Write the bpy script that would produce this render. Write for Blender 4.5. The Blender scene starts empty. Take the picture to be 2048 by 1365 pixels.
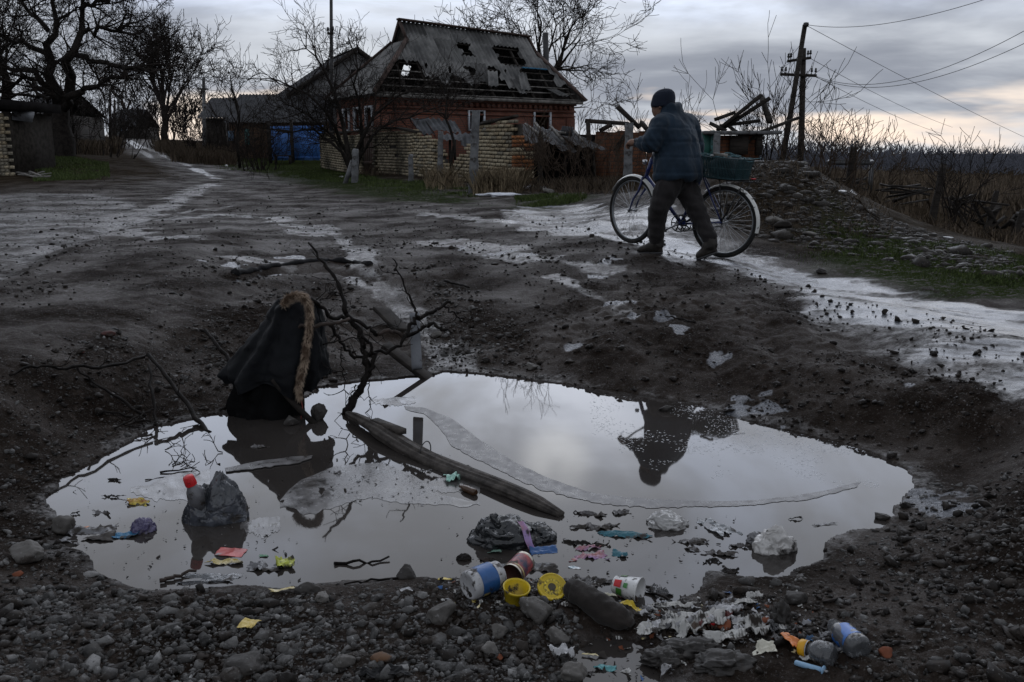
import bpy, math, random
import numpy as np
from mathutils import Vector, Matrix, Euler
random.seed(7); np.random.seed(7)
scene = bpy.context.scene
COL = scene.collection

# ------------------------------------------------------------------ camera
F, CX, CY, HOR = 1750.0, 1024.0, 682.5, 305.0      # photograph measures: focal length, centre, horizon row
PITCH = math.atan((CY - HOR) / F); CP, SP = math.cos(PITCH), math.sin(PITCH)
ZC = 1.07                                          # eye height above the track (water lies 0.37 below the track)
WATER = -0.37
cam_d = bpy.data.cameras.new('camera'); cam = bpy.data.objects.new('camera', cam_d); COL.objects.link(cam)
cam_d.sensor_width = 36.0; cam_d.lens = F / 2048.0 * 36.0
cam_d.clip_start = 0.05; cam_d.clip_end = 6000.0
cam.location = (0, 0, ZC); cam.rotation_euler = (math.pi / 2 - PITCH, 0, 0)
scene.camera = cam

# ------------------------------------------------------------------ sky, sun, exposure
SUN_EL, SUN_AZ = math.radians(20.0), math.radians(3.0)     # behind thin cloud, just above the frame
sun_vec = Vector((math.sin(SUN_AZ) * math.cos(SUN_EL), math.cos(SUN_AZ) * math.cos(SUN_EL), math.sin(SUN_EL)))
sun_d = bpy.data.lights.new('sun', 'SUN'); sun_d.energy = 0.35; sun_d.angle = math.radians(70); sun_d.color = (1.0, 0.95, 0.88)
sun = bpy.data.objects.new('sun', sun_d); COL.objects.link(sun)
sun.rotation_euler = (-sun_vec).to_track_quat('-Z', 'Y').to_euler(); sun.location = (0, 0, 30)

world = bpy.data.worlds.new('World'); scene.world = world; world.use_nodes = True
GAPOFF = (1.9, 1.02, 0.66)
def build_world():
    nt = world.node_tree; nt.nodes.clear(); N = nt.nodes.new; L = nt.links.new
    def mth(op, a, b=None, c=None, clamp=False):
        n = N('ShaderNodeMath'); n.operation = op; n.use_clamp = clamp
        for i, v in enumerate((a, b, c)):
            if v is None: continue
            if isinstance(v, (int, float)): n.inputs[i].default_value = v
            else: L(v, n.inputs[i])
        return n.outputs[0]
    def mix(fac, a, b, typ='MIX'):
        n = N('ShaderNodeMix'); n.data_type = 'RGBA'; n.blend_type = typ
        for i, v in ((0, fac), (6, a), (7, b)):
            if isinstance(v, (int, float)): n.inputs[i].default_value = v
            elif isinstance(v, tuple): n.inputs[i].default_value = (*v, 1)
            else: L(v, n.inputs[i])
        return n.outputs[2]
    def rng(v, a, b, lo=0.0, hi=1.0):
        n = N('ShaderNodeMapRange'); n.interpolation_type = 'SMOOTHSTEP'; L(v, n.inputs[0])
        n.inputs[1].default_value = a; n.inputs[2].default_value = b; n.inputs[3].default_value = lo; n.inputs[4].default_value = hi
        return n.outputs[0]
    tc = N('ShaderNodeTexCoord'); sep = N('ShaderNodeSeparateXYZ'); L(tc.outputs['Generated'], sep.inputs[0])
    x, y, z = sep.outputs
    zz = mth('MAXIMUM', z, 0.0)
    den = mth('ADD', zz, 0.13)
    comb = N('ShaderNodeCombineXYZ'); L(mth('DIVIDE', x, den), comb.inputs[0]); L(mth('DIVIDE', y, den), comb.inputs[1])
    def noise(vec, scale, detail, rough, off=(0, 0, 0), str_=(1, 1, 1), dist=0.0):
        m = N('ShaderNodeMapping'); L(vec, m.inputs[0]); m.inputs['Location'].default_value = off; m.inputs['Scale'].default_value = str_
        n = N('ShaderNodeTexNoise'); L(m.outputs[0], n.inputs['Vector']); n.inputs['Scale'].default_value = scale
        n.inputs['Detail'].default_value = detail; n.inputs['Roughness'].default_value = rough; n.inputs['Distortion'].default_value = dist
        return n.outputs['Fac']
    c1 = noise(comb.outputs[0], 0.55, 6, 0.55, off=(3.1, 1.7, 0), dist=0.4)
    c2 = noise(comb.outputs[0], 1.6, 5, 0.5, off=(7.7, 0.3, 0), str_=(0.85, 1.15, 1))
    cl = mth('ADD', mth('MULTIPLY', c1, 0.68), mth('MULTIPLY', c2, 0.32))
    t = rng(cl, 0.36, 0.64)
    cloud = mix(t, (0.188, 0.204, 0.240), (0.43, 0.453, 0.487))
    # thin cloud round the hidden sun
    dot = N('ShaderNodeVectorMath'); dot.operation = 'DOT_PRODUCT'; L(tc.outputs['Generated'], dot.inputs[0]); dot.inputs[1].default_value = sun_vec
    d = dot.outputs['Value']
    wide = rng(d, math.cos(math.radians(44)), math.cos(math.radians(5)))
    c3 = noise(comb.outputs[0], 1.25, 5, 0.6, off=(1.3, 4.4, 0), dist=0.5)
    wide = mth('MULTIPLY', wide, mth('ADD', 0.30, mth('MULTIPLY', rng(c3, 0.36, 0.66), 0.9)))
    high = rng(zz, 0.10, 0.24)
    wide = mth('MULTIPLY', wide, high)
    core = rng(d, math.cos(math.radians(4.2)), 1.0)
    core = mth('POWER', core, 5.0)
    core = mth('MULTIPLY', core, rng(noise(tc.outputs['Generated'], 9.0, 3, 0.5), 0.3, 0.6, 0.35, 1.0))
    col = mix(wide, cloud, (0.84, 0.96, 1.22))
    mid = mth('MULTIPLY', rng(d, math.cos(math.radians(9)), math.cos(math.radians(1.0))), mth('ADD', 0.2, mth('MULTIPLY', rng(c3, 0.36, 0.62), 0.8)))
    col = mix(mid, col, (1.35, 1.45, 1.68))
    col = mix(mth('MULTIPLY', core, 0.6), col, (2.0, 2.04, 2.1))
    # gaps between the clouds low over the horizon let the warm evening sky through
    sky = N('ShaderNodeTexSky'); sky.sky_type = 'NISHITA'; sky.sun_disc = False
    sky.sun_elevation = math.radians(7); sky.sun_rotation = SUN_AZ
    warm = mix(1.0, sky.outputs[0], (0.075, 0.075, 0.085), 'MULTIPLY')
    warm = mix(0.94, warm, (0.62, 0.545, 0.49))
    gapn = noise(tc.outputs['Generated'], 3.1, 5, 0.55, off=GAPOFF, str_=(1.0, 1.0, 5.0), dist=0.3)
    low = rng(zz, 0.03, 0.13, 1.0, 0.0)
    gap = mth('MULTIPLY', rng(mth('ADD', gapn, mth('MULTIPLY', low, 0.10)), 0.60, 0.74), low)
    front = rng(y, 0.0, 0.7)
    gap = mth('MULTIPLY', gap, mth('ADD', 0.25, mth('MULTIPLY', front, 0.75)))
    col = mix(gap, col, warm)
    bg = N('ShaderNodeBackground'); L(col, bg.inputs[0]); bg.inputs[1].default_value = 1.0
    out = N('ShaderNodeOutputWorld'); L(bg.outputs[0], out.inputs[0])
build_world()
scene.view_settings.view_transform = 'Standard'; scene.view_settings.look = 'None'
scene.view_settings.exposure = 0.7; scene.view_settings.gamma = 1.0
scene.cycles.max_bounces = 6; scene.cycles.diffuse_bounces = 3; scene.cycles.glossy_bounces = 4
scene.cycles.transmission_bounces = 6; scene.cycles.transparent_max_bounces = 8
scene.cycles.caustics_reflective = False; scene.cycles.caustics_refractive = False
scene.cycles.use_denoising = True

# ------------------------------------------------------------------ measuring helpers
def ray(px, py):
    u = (px - CX) / F; v = (CY - py) / F
    return np.array([u, CP + v * SP, -SP + v * CP])
def G(px, py, z):                    # the point of height z seen at this pixel
    d = ray(px, py); t = (z - ZC) / d[2]
    return np.array([0, 0, ZC]) + d * t
def D(px, py, Y):                    # the point at distance Y ahead
    d = ray(px, py); return np.array([0, 0, ZC]) + d * (Y / d[1])
def T(px, py, t):                    # the point at forward depth t
    return np.array([0, 0, ZC]) + ray(px, py) * t

# ------------------------------------------------------------------ noise
def _hash(ix, iy, iz, seed):
    h = (ix * 374761393 + iy * 668265263 + iz * 1440670441 + seed * 974711) & 0xffffffff
    h = ((h ^ (h >> 13)) * 1274126177) & 0xffffffff
    h = ((h ^ (h >> 15)) * 2246822519) & 0xffffffff
    return ((h ^ (h >> 16)) & 0xffffff) / float(0xffffff)
def noise3(x, y, z, seed=0):
    x = np.asarray(x, float); y = np.asarray(y, float); z = np.asarray(z, float) + np.zeros_like(x)
    xi, yi, zi = np.floor(x).astype(np.int64), np.floor(y).astype(np.int64), np.floor(z).astype(np.int64)
    fx, fy, fz = x - xi, y - yi, z - zi
    fx, fy, fz = [f * f * (3 - 2 * f) for f in (fx, fy, fz)]
    r = 0
    for a in (0, 1):
        wa = fx if a else 1 - fx
        for b in (0, 1):
            wb = fy if b else 1 - fy
            for c in (0, 1):
                wc = fz if c else 1 - fz
                r = r + wa * wb * wc * _hash(xi + a, yi + b, zi + c, seed)
    return r * 2 - 1
_LAT = np.random.RandomState(99).uniform(-1, 1, (512, 512)).astype(np.float32)
def noise2(x, y, seed=0):
    x = np.asarray(x, np.float64); y = np.asarray(y, np.float64)
    x0, y0 = np.floor(x), np.floor(y); fx, fy = (x - x0).astype(np.float32), (y - y0).astype(np.float32)
    xi = (x0.astype(np.int32) + seed * 37) & 511; yi = (y0.astype(np.int32) + seed * 71) & 511; xj = (xi + 1) & 511; yj = (yi + 1) & 511
    fx = fx * fx * (3 - 2 * fx); fy = fy * fy * (3 - 2 * fy)
    a = _LAT[xi, yi]; b = _LAT[xi, yj]; a = a + (_LAT[xj, yi] - a) * fx; b = b + (_LAT[xj, yj] - b) * fx
    return a + (b - a) * fy
def fbm2(x, y, oct=4, seed=0, gain=0.5):
    r = 0; a = 1.0; f = 1.0
    for i in range(oct):
        c, s = math.cos(i * 1.1), math.sin(i * 1.1)
        r = r + a * noise2((x * c - y * s) * f, (x * s + y * c) * f, seed + i * 17); a *= gain; f *= 2.03
    return r
def fbm3(p, oct=3, seed=0, gain=0.5):
    r = 0; a = 1.0; f = 1.0
    for i in range(oct):
        r = r + a * noise3(p[:, 0] * f, p[:, 1] * f, p[:, 2] * f, seed + i * 13); a *= gain; f *= 2.03
    return r
def ridged3(p, oct=3, seed=0):
    r = 0; a = 1.0; f = 1.0
    for i in range(oct):
        r = r + a * (1 - np.abs(noise3(p[:, 0] * f, p[:, 1] * f, p[:, 2] * f, seed + i * 13)) * 2); a *= 0.5; f *= 2.1
    return r
def sstep(a, b, x):
    t = np.clip((x - a) / (b - a), 0, 1); return t * t * (3 - 2 * t)

# ------------------------------------------------------------------ mesh builder
class MB:
    def __init__(s): s.v = []; s.f = []; s.n = 0
    def add(s, verts, faces):
        verts = np.asarray(verts, float).reshape(-1, 3)
        if isinstance(faces, np.ndarray): s.f.append(faces.astype(np.int64) + s.n)
        else:
            by = {}
            for f in faces: by.setdefault(len(f), []).append(f)
            for k in by: s.f.append(np.array(by[k], np.int64) + s.n)
        s.v.append(verts); s.n += len(verts); return s
    def box(s, c, size, R=None, jit=0.0):
        h = np.array(size) / 2.0
        v = np.array([[x, y, z] for x in (-1, 1) for y in (-1, 1) for z in (-1, 1)], float) * h
        if jit: v += np.random.uniform(-jit, jit, v.shape)
        if R is not None: v = v @ np.array(R).T
        return s.add(v + np.array(c), np.array([[0, 1, 3, 2], [4, 6, 7, 5], [0, 4, 5, 1], [2, 3, 7, 6], [0, 2, 6, 4], [1, 5, 7, 3]]))
    def beam(s, p0, p1, w, h, up=(0, 0, 1), jit=0.0):
        p0, p1 = np.array(p0, float), np.array(p1, float); d = p1 - p0; L = np.linalg.norm(d); d /= L
        a = np.cross(d, up); a /= max(np.linalg.norm(a), 1e-6); b = np.cross(a, d)
        return s.box((p0 + p1) / 2, (L, w, h), np.array([d, a, b]).T, jit)
    def tube(s, pts, rad, n=8, cap=True):
        pts = np.asarray(pts, float); m = len(pts); rad = np.zeros(m) + np.asarray(rad, float)
        tg = np.gradient(pts, axis=0); tg /= np.maximum(np.linalg.norm(tg, axis=1, keepdims=True), 1e-9)
        ref = np.array([0, 0, 1.0]) if abs(tg[0][2]) < 0.9 else np.array([1.0, 0, 0])
        a = np.cross(tg[0], ref); a /= np.linalg.norm(a); V = []
        an = np.arange(n) * 2 * math.pi / n
        for i in range(m):
            a = a - tg[i] * np.dot(a, tg[i]); a /= max(np.linalg.norm(a), 1e-9); b = np.cross(tg[i], a)
            V.append(pts[i] + rad[i] * (np.cos(an)[:, None] * a + np.sin(an)[:, None] * b))
        V = np.concatenate(V); Fq = []
        for i in range(m - 1):
            for k in range(n):
                k2 = (k + 1) % n; Fq.append((i * n + k, i * n + k2, (i + 1) * n + k2, (i + 1) * n + k))
        s.add(V, np.array(Fq))
        if cap:
            s.f.append(np.array([list(range(n))[::-1]]) + s.n - len(V)); s.f.append(np.array([list(range(n))]) + s.n - n)
        return s
    def segs(s, P0, P1, R0, R1, n=4):
        P0, P1 = np.asarray(P0, float), np.asarray(P1, float); R0, R1 = np.asarray(R0, float), np.asarray(R1, float)
        m = len(P0)
        if m == 0: return s
        d = P1 - P0; ln = np.linalg.norm(d, axis=1, keepdims=True); d = d / np.maximum(ln, 1e-9)
        P1 = P1 + d * np.minimum(R1[:, None] * 0.6, ln * 0.2)
        ref = np.where(np.abs(d[:, 2:3]) < 0.9, np.array([[0, 0, 1.0]]), np.array([[1.0, 0, 0]]))
        a = np.cross(d, ref); a /= np.linalg.norm(a, axis=1, keepdims=True); b = np.cross(d, a)
        an = np.arange(n) * 2 * math.pi / n
        ring = np.cos(an)[None, :, None] * a[:, None, :] + np.sin(an)[None, :, None] * b[:, None, :]
        V = np.concatenate([P0[:, None] + ring * R0[:, None, None], P1[:, None] + ring * R1[:, None, None]], 1).reshape(-1, 3)
        k = np.arange(n); k2 = (k + 1) % n
        q = np.stack([k, k2, k2 + n, k + n], 1)
        return s.add(V, (np.arange(m)[:, None, None] * 2 * n + q[None]).reshape(-1, 4))
    def lathe(s, prof, n=24, M=None, wob=0.0, seed=0):
        prof = np.array(prof, float); m = len(prof); an = np.arange(n) * 2 * math.pi / n
        r = prof[:, 0][:, None] * np.ones(n)
        if wob: r = r * (1 + wob * noise2(np.cos(an)[None] * 1.5 + prof[:, 1][:, None] * 20, np.sin(an)[None] * 1.5 + 5.0 + 0 * r, seed))
        V = np.stack([r * np.cos(an), r * np.sin(an), prof[:, 1][:, None] + 0 * r], 2).reshape(-1, 3)
        if M is not None: V = V @ np.array(M.to_3x3()).T + np.array(M.translation)
        i = np.arange(m - 1)[:, None] * n; k = np.arange(n)[None]; k2 = (k + 1) % n
        return s.add(V, np.stack([i + k, i + k2, i + n + k2, i + n + k], 2).reshape(-1, 4))
    def grid(s, P):                      # P: (rows, cols, 3)
        a, b = P.shape[:2]
        i = np.arange(a - 1)[:, None] * b + np.arange(b - 1)[None]
        return s.add(P.reshape(-1, 3), np.stack([i, i + 1, i + b + 1, i + b], 2).reshape(-1, 4))
    def data(s): return np.concatenate(s.v)
    def mesh(s, name, mat=None, smooth=False, origin=None):
        me = bpy.data.meshes.new(name); V = np.concatenate(s.v)
        if origin is not None: V = V - np.array(origin)
        me.vertices.add(len(V)); me.vertices.foreach_set('co', V.astype(np.float32).ravel())
        idx = np.concatenate([f.ravel() for f in s.f]); cnt = np.concatenate([np.full(len(f), f.shape[1]) for f in s.f])
        st = np.concatenate([[0], np.cumsum(cnt)[:-1]])
        me.loops.add(len(idx)); me.loops.foreach_set('vertex_index', idx.astype(np.int32))
        me.polygons.add(len(cnt)); me.polygons.foreach_set('loop_start', st.astype(np.int32))
        if smooth: me.polygons.foreach_set('use_smooth', np.ones(len(cnt), bool))
        me.update(calc_edges=True); me.validate()
        if mat is not None: me.materials.append(mat)
        return me
    def build(s, name, mat, parent=None, smooth=False, world=True):
        """world=True: vertices are in world space; the object hangs at its parent's (unrotated) root."""
        org = None
        if parent is not None and world:
            r = parent
            while r.parent is not None: r = r.parent
            org = np.array(r.location)
        o = bpy.data.objects.new(name, s.mesh(name, mat, smooth, org)); COL.objects.link(o)
        if parent is not None: o.parent = parent
        return o
def tag(o, label=None, cat=None, group=None, kind=None):
    if label: o['label'] = label
    if cat: o['category'] = cat
    if group: o['group'] = group
    if kind: o['kind'] = kind
    return o
def thing(name, label, cat, loc=(0, 0, 0), M=None, group=None):
    o = bpy.data.objects.new(name, None); COL.objects.link(o); o.empty_display_size = 0.1
    if M is not None: o.matrix_world = M
    else: o.location = tuple(float(c) for c in loc)
    return tag(o, label, cat, group, 'thing')
def solo(name, mb, mat, label, cat, loc=None, group=None, smooth=False):
    """a thing that is one mesh: world-space vertices, origin put at its base"""
    V = mb.data()
    if loc is None: loc = np.array([V[:, 0].mean(), V[:, 1].mean(), V[:, 2].min()])
    o = bpy.data.objects.new(name, mb.mesh(name, mat, smooth, loc)); COL.objects.link(o)
    o.location = tuple(float(c) for c in loc)
    return tag(o, label, cat, group, 'thing')
def icos(sub):
    import bmesh
    bm = bmesh.new(); bmesh.ops.create_icosphere(bm, subdivisions=sub, radius=1.0)
    v = np.array([x.co[:] for x in bm.verts]); f = np.array([[y.index for y in x.verts] for x in bm.faces]); bm.free()
    return v, f
ICO = {k: icos(k) for k in (1, 2, 3, 4, 5)}
def attr(o, name, vals):
    a = o.data.attributes.new(name, 'FLOAT', 'POINT'); a.data.foreach_set('value', np.asarray(vals, np.float32))

# ------------------------------------------------------------------ materials
class NT:
    def __init__(s, name):
        s.m = bpy.data.materials.new(name); s.m.use_nodes = True; s.t = s.m.node_tree
        s.b = s.t.nodes['Principled BSDF']; s.tc = None
    def N(s, t): return s.t.nodes.new(t)
    def L(s, a, b): s.t.links.new(a, b)
    def co(s):
        if s.tc is None: s.tc = s.N('ShaderNodeTexCoord')
        return s.tc.outputs['Object']
    def put(s, sock, v):
        if isinstance(v, (int, float)): sock.default_value = v
        elif isinstance(v, (tuple, list)): sock.default_value = (*v, 1) if len(v) == 3 and sock.type == 'RGBA' else v
        else: s.L(v, sock)
    def noise(s, scale, detail=4, rough=0.55, stretch=None, dist=0.0, vec=None):
        n = s.N('ShaderNodeTexNoise'); n.inputs['Scale'].default_value = scale; n.inputs['Detail'].default_value = detail
        n.inputs['Roughness'].default_value = rough; n.inputs['Distortion'].default_value = dist
        v = vec or s.co()
        if stretch:
            mp = s.N('ShaderNodeMapping'); mp.inputs['Scale'].default_value = stretch; s.L(v, mp.inputs[0]); v = mp.outputs[0]
        s.L(v, n.inputs['Vector']); return n.outputs['Fac']
    def rng(s, v, a, b, lo=0.0, hi=1.0):
        n = s.N('ShaderNodeMapRange'); n.interpolation_type = 'SMOOTHSTEP'; s.L(v, n.inputs[0])
        for i, q in enumerate((a, b, lo, hi)): n.inputs[i + 1].default_value = q
        return n.outputs[0]
    def mix(s, fac, a, b, typ='MIX'):
        n = s.N('ShaderNodeMix'); n.data_type = 'RGBA'; n.blend_type = typ
        s.put(n.inputs[0], fac); s.put(n.inputs[6], a); s.put(n.inputs[7], b); return n.outputs[2]
    def math(s, op, a, b=0.0, clamp=False):
        n = s.N('ShaderNodeMath'); n.operation = op; n.use_clamp = clamp; s.put(n.inputs[0], a); s.put(n.inputs[1], b); return n.outputs[0]
    def attr(s, name):
        n = s.N('ShaderNodeAttribute'); n.attribute_name = name; return n.outputs['Fac']
    def bump(s, h, strength=0.3, dist=0.02, normal=None):
        n = s.N('ShaderNodeBump'); n.inputs['Strength'].default_value = strength; n.inputs['Distance'].default_value = dist
        s.L(h, n.inputs['Height'])
        if normal: s.L(normal, n.inputs['Normal'])
        s.L(n.outputs[0], s.b.inputs['Normal']); return n.outputs[0]
    def set(s, **k):
        for a, v in k.items(): s.put(s.b.inputs[{'col': 'Base Color', 'rough': 'Roughness', 'spec': 'Specular IOR Level', 'metal': 'Metallic', 'trans': 'Transmission Weight', 'ior': 'IOR', 'alpha': 'Alpha', 'sheen': 'Sheen Weight', 'coat': 'Coat Weight'}[a]], v)
        return s
MUD = (0.030, 0.024, 0.020)
def mat(name, col, rough=0.8, spec=0.3, var=0.35, scale=6.0, bump=0.25, bscale=30.0, bdist=0.01, col2=None, mud=0.0, mscale=9.0, metal=0.0, trans=0.0, stretch=None, rvar=0.0):
    s = NT(name); n = s.noise(scale, 5, 0.6, stretch)
    dark = tuple(c * (1 - var) for c in col); lite = tuple(min(1, c * (1 + var)) for c in (col2 or col))
    c = s.mix(s.rng(n, 0.3, 0.7), dark, lite)
    if mud:
        mk = s.noise(mscale, 6, 0.65); f = s.rng(mk, 0.62 - mud * 0.35, 0.72 - mud * 0.3)
        c = s.mix(f, c, MUD)
        rr = s.mix(f, (rough,) * 3, (0.7,) * 3); s.set(rough=rr)
        if trans: s.set(trans=s.math('MULTIPLY', s.math('SUBTRACT', 1.0, f), trans))
    else:
        if rvar: s.set(rough=s.rng(n, 0.3, 0.7, max(0.02, rough - rvar), min(1, rough + rvar)))
        else: s.set(rough=rough)
        if trans: s.set(trans=trans)
    s.set(col=c, spec=spec, metal=metal)
    if bump: s.bump(s.noise(bscale, 5, 0.65, stretch), bump, bdist)
    return s.m
# ------------------------------------------------------------------ terrain
CTRL_P = [(0,1365,-.24),(400,1365,-.30),(800,1365,-.31),(1200,1365,-.36),(1600,1365,-.31),(2048,1365,-.22),
 (60,1150,-.28),(30,1000,-.27),(0,900,-.17),(150,850,-.2),(300,780,-.2),(0,760,-.03),(120,700,-.03),(300,640,-.06),
 (450,700,-.2),(420,780,-.3),(650,700,-.28),(0,600,.02),(200,560,.05),(350,500,.10),(500,500,.03),(250,475,.07),
 (0,480,0.0),(100,430,.03),(300,420,.03),(560,560,-.04),(700,600,-.17),(600,640,-.15),(780,640,-.24),(900,700,-.33),(760,560,-.08),
 (700,480,0),(900,480,.03),(950,600,-.1),(1100,640,-.15),(1050,720,-.3),(1250,700,-.2),(1450,740,-.22),
 (1200,540,0.02),(1320,506,.09),(1410,519,.05),(1440,516,.045),(1259,487,.119),(1400,600,-.05),(1600,620,-.04),(1700,740,-.15),(1850,800,-.13),(2048,760,-.05),
 (2048,900,-.12),(1920,950,-.25),(2048,1100,-.2),(1850,1100,-.31),(1750,1200,-.33),(1600,560,.0),(1800,600,0),(2048,660,0),
 (1000,440,.1),(1150,430,.13),(850,420,.1),(600,420,.08),(400,380,.1),(150,390,.1),(950,385,.15),(1100,402,.2),(700,350,.2),(500,330,.45)]
CTRL_D = [(1560,12.2,.97),(1480,12.5,.9),(1640,12,.66),(1750,11,.3),(1900,10,.1),(2048,9,.05),(1500,10.2,.22),(1600,9.6,.14),(1750,8.6,.08),(1950,7.5,.05),
 (1600,16,.4),(1750,16,-.2),(1900,16,-.6),(2048,15,-.6),(1450,16,.6),(1700,28,-.35),(1900,25,-1.0),(2048,25,-1.1),(1900,60,-1.8),(2048,60,-2),(1700,60,-1),
 (1700,200,-2.5),(2048,200,-3),(1700,800,-4),(1200,22,.25),(1250,24,.2),(1400,26,.2),(1040,23,.19),(650,40,.4),(600,48,.62),(775,34,.35),(1165,40,.4),
 (1000,60,.6),(1300,60,.2),(1000,200,1),(1300,200,0),(128,36,.95),(0,30,.35),(60,30,.4),(265,100,2.45),(300,70,1.5),(330,50,.93),(100,60,1.4),(0,60,1.2),
 (400,60,1.1),(400,30,.2),(200,110,2.8),(500,100,2),(0,200,3),(265,200,3.6),(700,200,2),(1024,1.0,-.28),(0,1.0,-.25),(2048,1.0,-.22),(2048,700,-4),(0,700,3),(1024,700,0)]
_cp = [G(a, b, z) for a, b, z in CTRL_P] + [np.array([(px - CX) / F * Y * (CP + (CY - HOR) / F * SP) , Y, z]) for px, Y, z in CTRL_D]
_cp = np.array(_cp)
AZS = 2.2
def _azr(x, y):
    az = np.clip(np.arctan2(x, y), -0.78, 0.78); r = np.log(np.maximum(np.hypot(x, y), 0.8)); return az * AZS, r
_cu, _cr = _azr(_cp[:, 0], _cp[:, 1])
def _tps(d2): return 0.5 * d2 * np.log(d2 + 1e-9)
def _solve():
    n = len(_cp); K = _tps((_cu[:, None] - _cu) ** 2 + (_cr[:, None] - _cr) ** 2) + np.eye(n) * 0.004
    P = np.stack([np.ones(n), _cu, _cr], 1); A = np.block([[K, P], [P.T, np.zeros((3, 3))]])
    return np.linalg.solve(A, np.concatenate([_cp[:, 2], np.zeros(3)]))
_w = _solve()
def _tab():
    U, R = np.meshgrid(np.linspace(-.78, .78, 260) * AZS, np.linspace(math.log(.8), math.log(4200), 420), indexing='ij')
    z = _w[-3] + _w[-2] * U + _w[-1] * R
    for i in range(len(_cp)): z = z + _w[i] * _tps((U - _cu[i]) ** 2 + (R - _cr[i]) ** 2)
    return np.clip(z, -6, 6)
_TAB = _tab()
def base_h(x, y):                     # read the interpolated table bilinearly
    u, r = _azr(x, y); a = (u / AZS + .78) / 1.56 * 259; b = (r - math.log(.8)) / (math.log(4200) - math.log(.8)) * 419
    a = np.clip(a, 0, 258.999); b = np.clip(b, 0, 418.999); i, j = a.astype(int), b.astype(int); fa, fb = a - i, b - j
    return (_TAB[i, j] * (1 - fa) + _TAB[i + 1, j] * fa) * (1 - fb) + (_TAB[i, j + 1] * (1 - fa) + _TAB[i + 1, j + 1] * fa) * fb
def poly_sd(x, y, poly):              # signed distance, negative inside
    A = np.array([p[:2] for p in poly]); lo, hi = A.min(0) - 1.6, A.max(0) + 1.6
    box = (x > lo[0]) & (x < hi[0]) & (y > lo[1]) & (y < hi[1])
    if not box.all():
        r = np.full(x.shape, 1.6); r[box] = poly_sd(x[box], y[box], poly) if box.any() else 0; return r
    d = np.full(x.shape, 1e9); ins = np.zeros(x.shape, bool); n = len(poly)
    for i in range(n):
        ax, ay = poly[i][:2]; bx, by = poly[(i + 1) % n][:2]; ex, ey = bx - ax, by - ay
        t = np.clip(((x - ax) * ex + (y - ay) * ey) / (ex * ex + ey * ey + 1e-12), 0, 1)
        d = np.minimum(d, (x - ax - t * ex) ** 2 + (y - ay - t * ey) ** 2)
        c = ((ay > y) != (by > y)) & (x < (bx - ax) * (y - ay) / (by - ay + 1e-12) + ax); ins ^= c
    d = np.sqrt(d); return np.where(ins, -d, d)
def line_d(x, y, pl):
    A = np.array([p[:2] for p in pl]); lo, hi = A.min(0) - 1.6, A.max(0) + 1.6
    box = (x > lo[0]) & (x < hi[0]) & (y > lo[1]) & (y < hi[1])
    if not box.all():
        r = np.full(x.shape, 1.6); r[box] = line_d(x[box], y[box], pl) if box.any() else 0; return r
    d = np.full(x.shape, 1e9)
    for (a, b) in zip(pl[:-1], pl[1:]):
        ex, ey = b[0] - a[0], b[1] - a[1]; t = np.clip(((x - a[0]) * ex + (y - a[1]) * ey) / (ex * ex + ey * ey + 1e-12), 0, 1)
        d = np.minimum(d, np.hypot(x - a[0] - t * ex, y - a[1] - t * ey))
    return d
WPX = [(95,995),(130,960),(200,930),(240,885),(310,852),(400,832),(470,824),(600,806),(640,775),(720,762),(800,760),(860,757),(890,746),(960,748),(1020,756),
 (1130,766),(1220,784),(1400,814),(1520,845),(1640,873),(1740,905),(1800,930),(1843,955),(1836,985),(1800,1012),(1775,1050),(1700,1070),(1660,1090),(1640,1120),
 (1560,1145),(1490,1155),(1425,1150),(1405,1185),(1345,1215),(1290,1215),(1230,1200),(1160,1182),(1130,1172),(1060,1158),(930,1158),(860,1160),(780,1163),
 (700,1173),(620,1180),(560,1190),(440,1186),(330,1190),(260,1175),(200,1145),(150,1112),(112,1080),(100,1040)]
WPOLY = [G(a, b, WATER) for a, b in WPX]
W2PX = [(1150,1298),(1185,1278),(1225,1274),(1285,1288),(1318,1318),(1330,1350),(1340,1400),(1150,1400),(1165,1345),(1140,1320)]
WPOLY2 = [G(a, b, WATER) for a, b in W2PX]
def gl(pts, z=0.03): return [G(a, b, z) for a, b in pts]
RUTS = [(gl([(1000,445),(1150,470),(1300,520),(1480,560),(1640,620),(1800,680),(2048,760)], 0), .16, .035),
        (gl([(1040,425),(1200,450),(1400,500),(1600,555),(1800,600),(2048,650)], 0), .2, .03),
        (gl([(0,560),(80,515),(170,480),(260,450),(380,420)], 0), .12, .03), (gl([(0,590),(110,540),(200,490)], 0), .09, -.03),
        (gl([(900,560),(1100,600),(1300,660),(1500,740),(1700,830),(1900,900)], -.08), .18, .035)]
TRENCH = gl([(468,552),(520,540),(570,532),(640,524),(700,528),(740,534)], 0.0)
CONTACT = [G(1316, 506, .095), G(1280, 506, .095), G(1410, 519, .05), G(1440, 516, .045), G(1259, 487, .119)]     # feet and wheels press the mud flat
SMOOTH = [gl([(1000,428),(1080,418),(1240,440),(1400,478),(1500,500),(1640,535),(1800,568),(2048,606),(2300,640),(2300,790),(2048,722),(1900,684),(1750,640),(1600,585),(1480,535),(1300,512),(1150,480),(1010,450)], .06),
          gl([(-400,372),(0,385),(200,385),(330,395),(420,385),(420,430),(330,450),(260,470),(180,485),(80,535),(0,590),(-400,700)], .05)]
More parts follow.
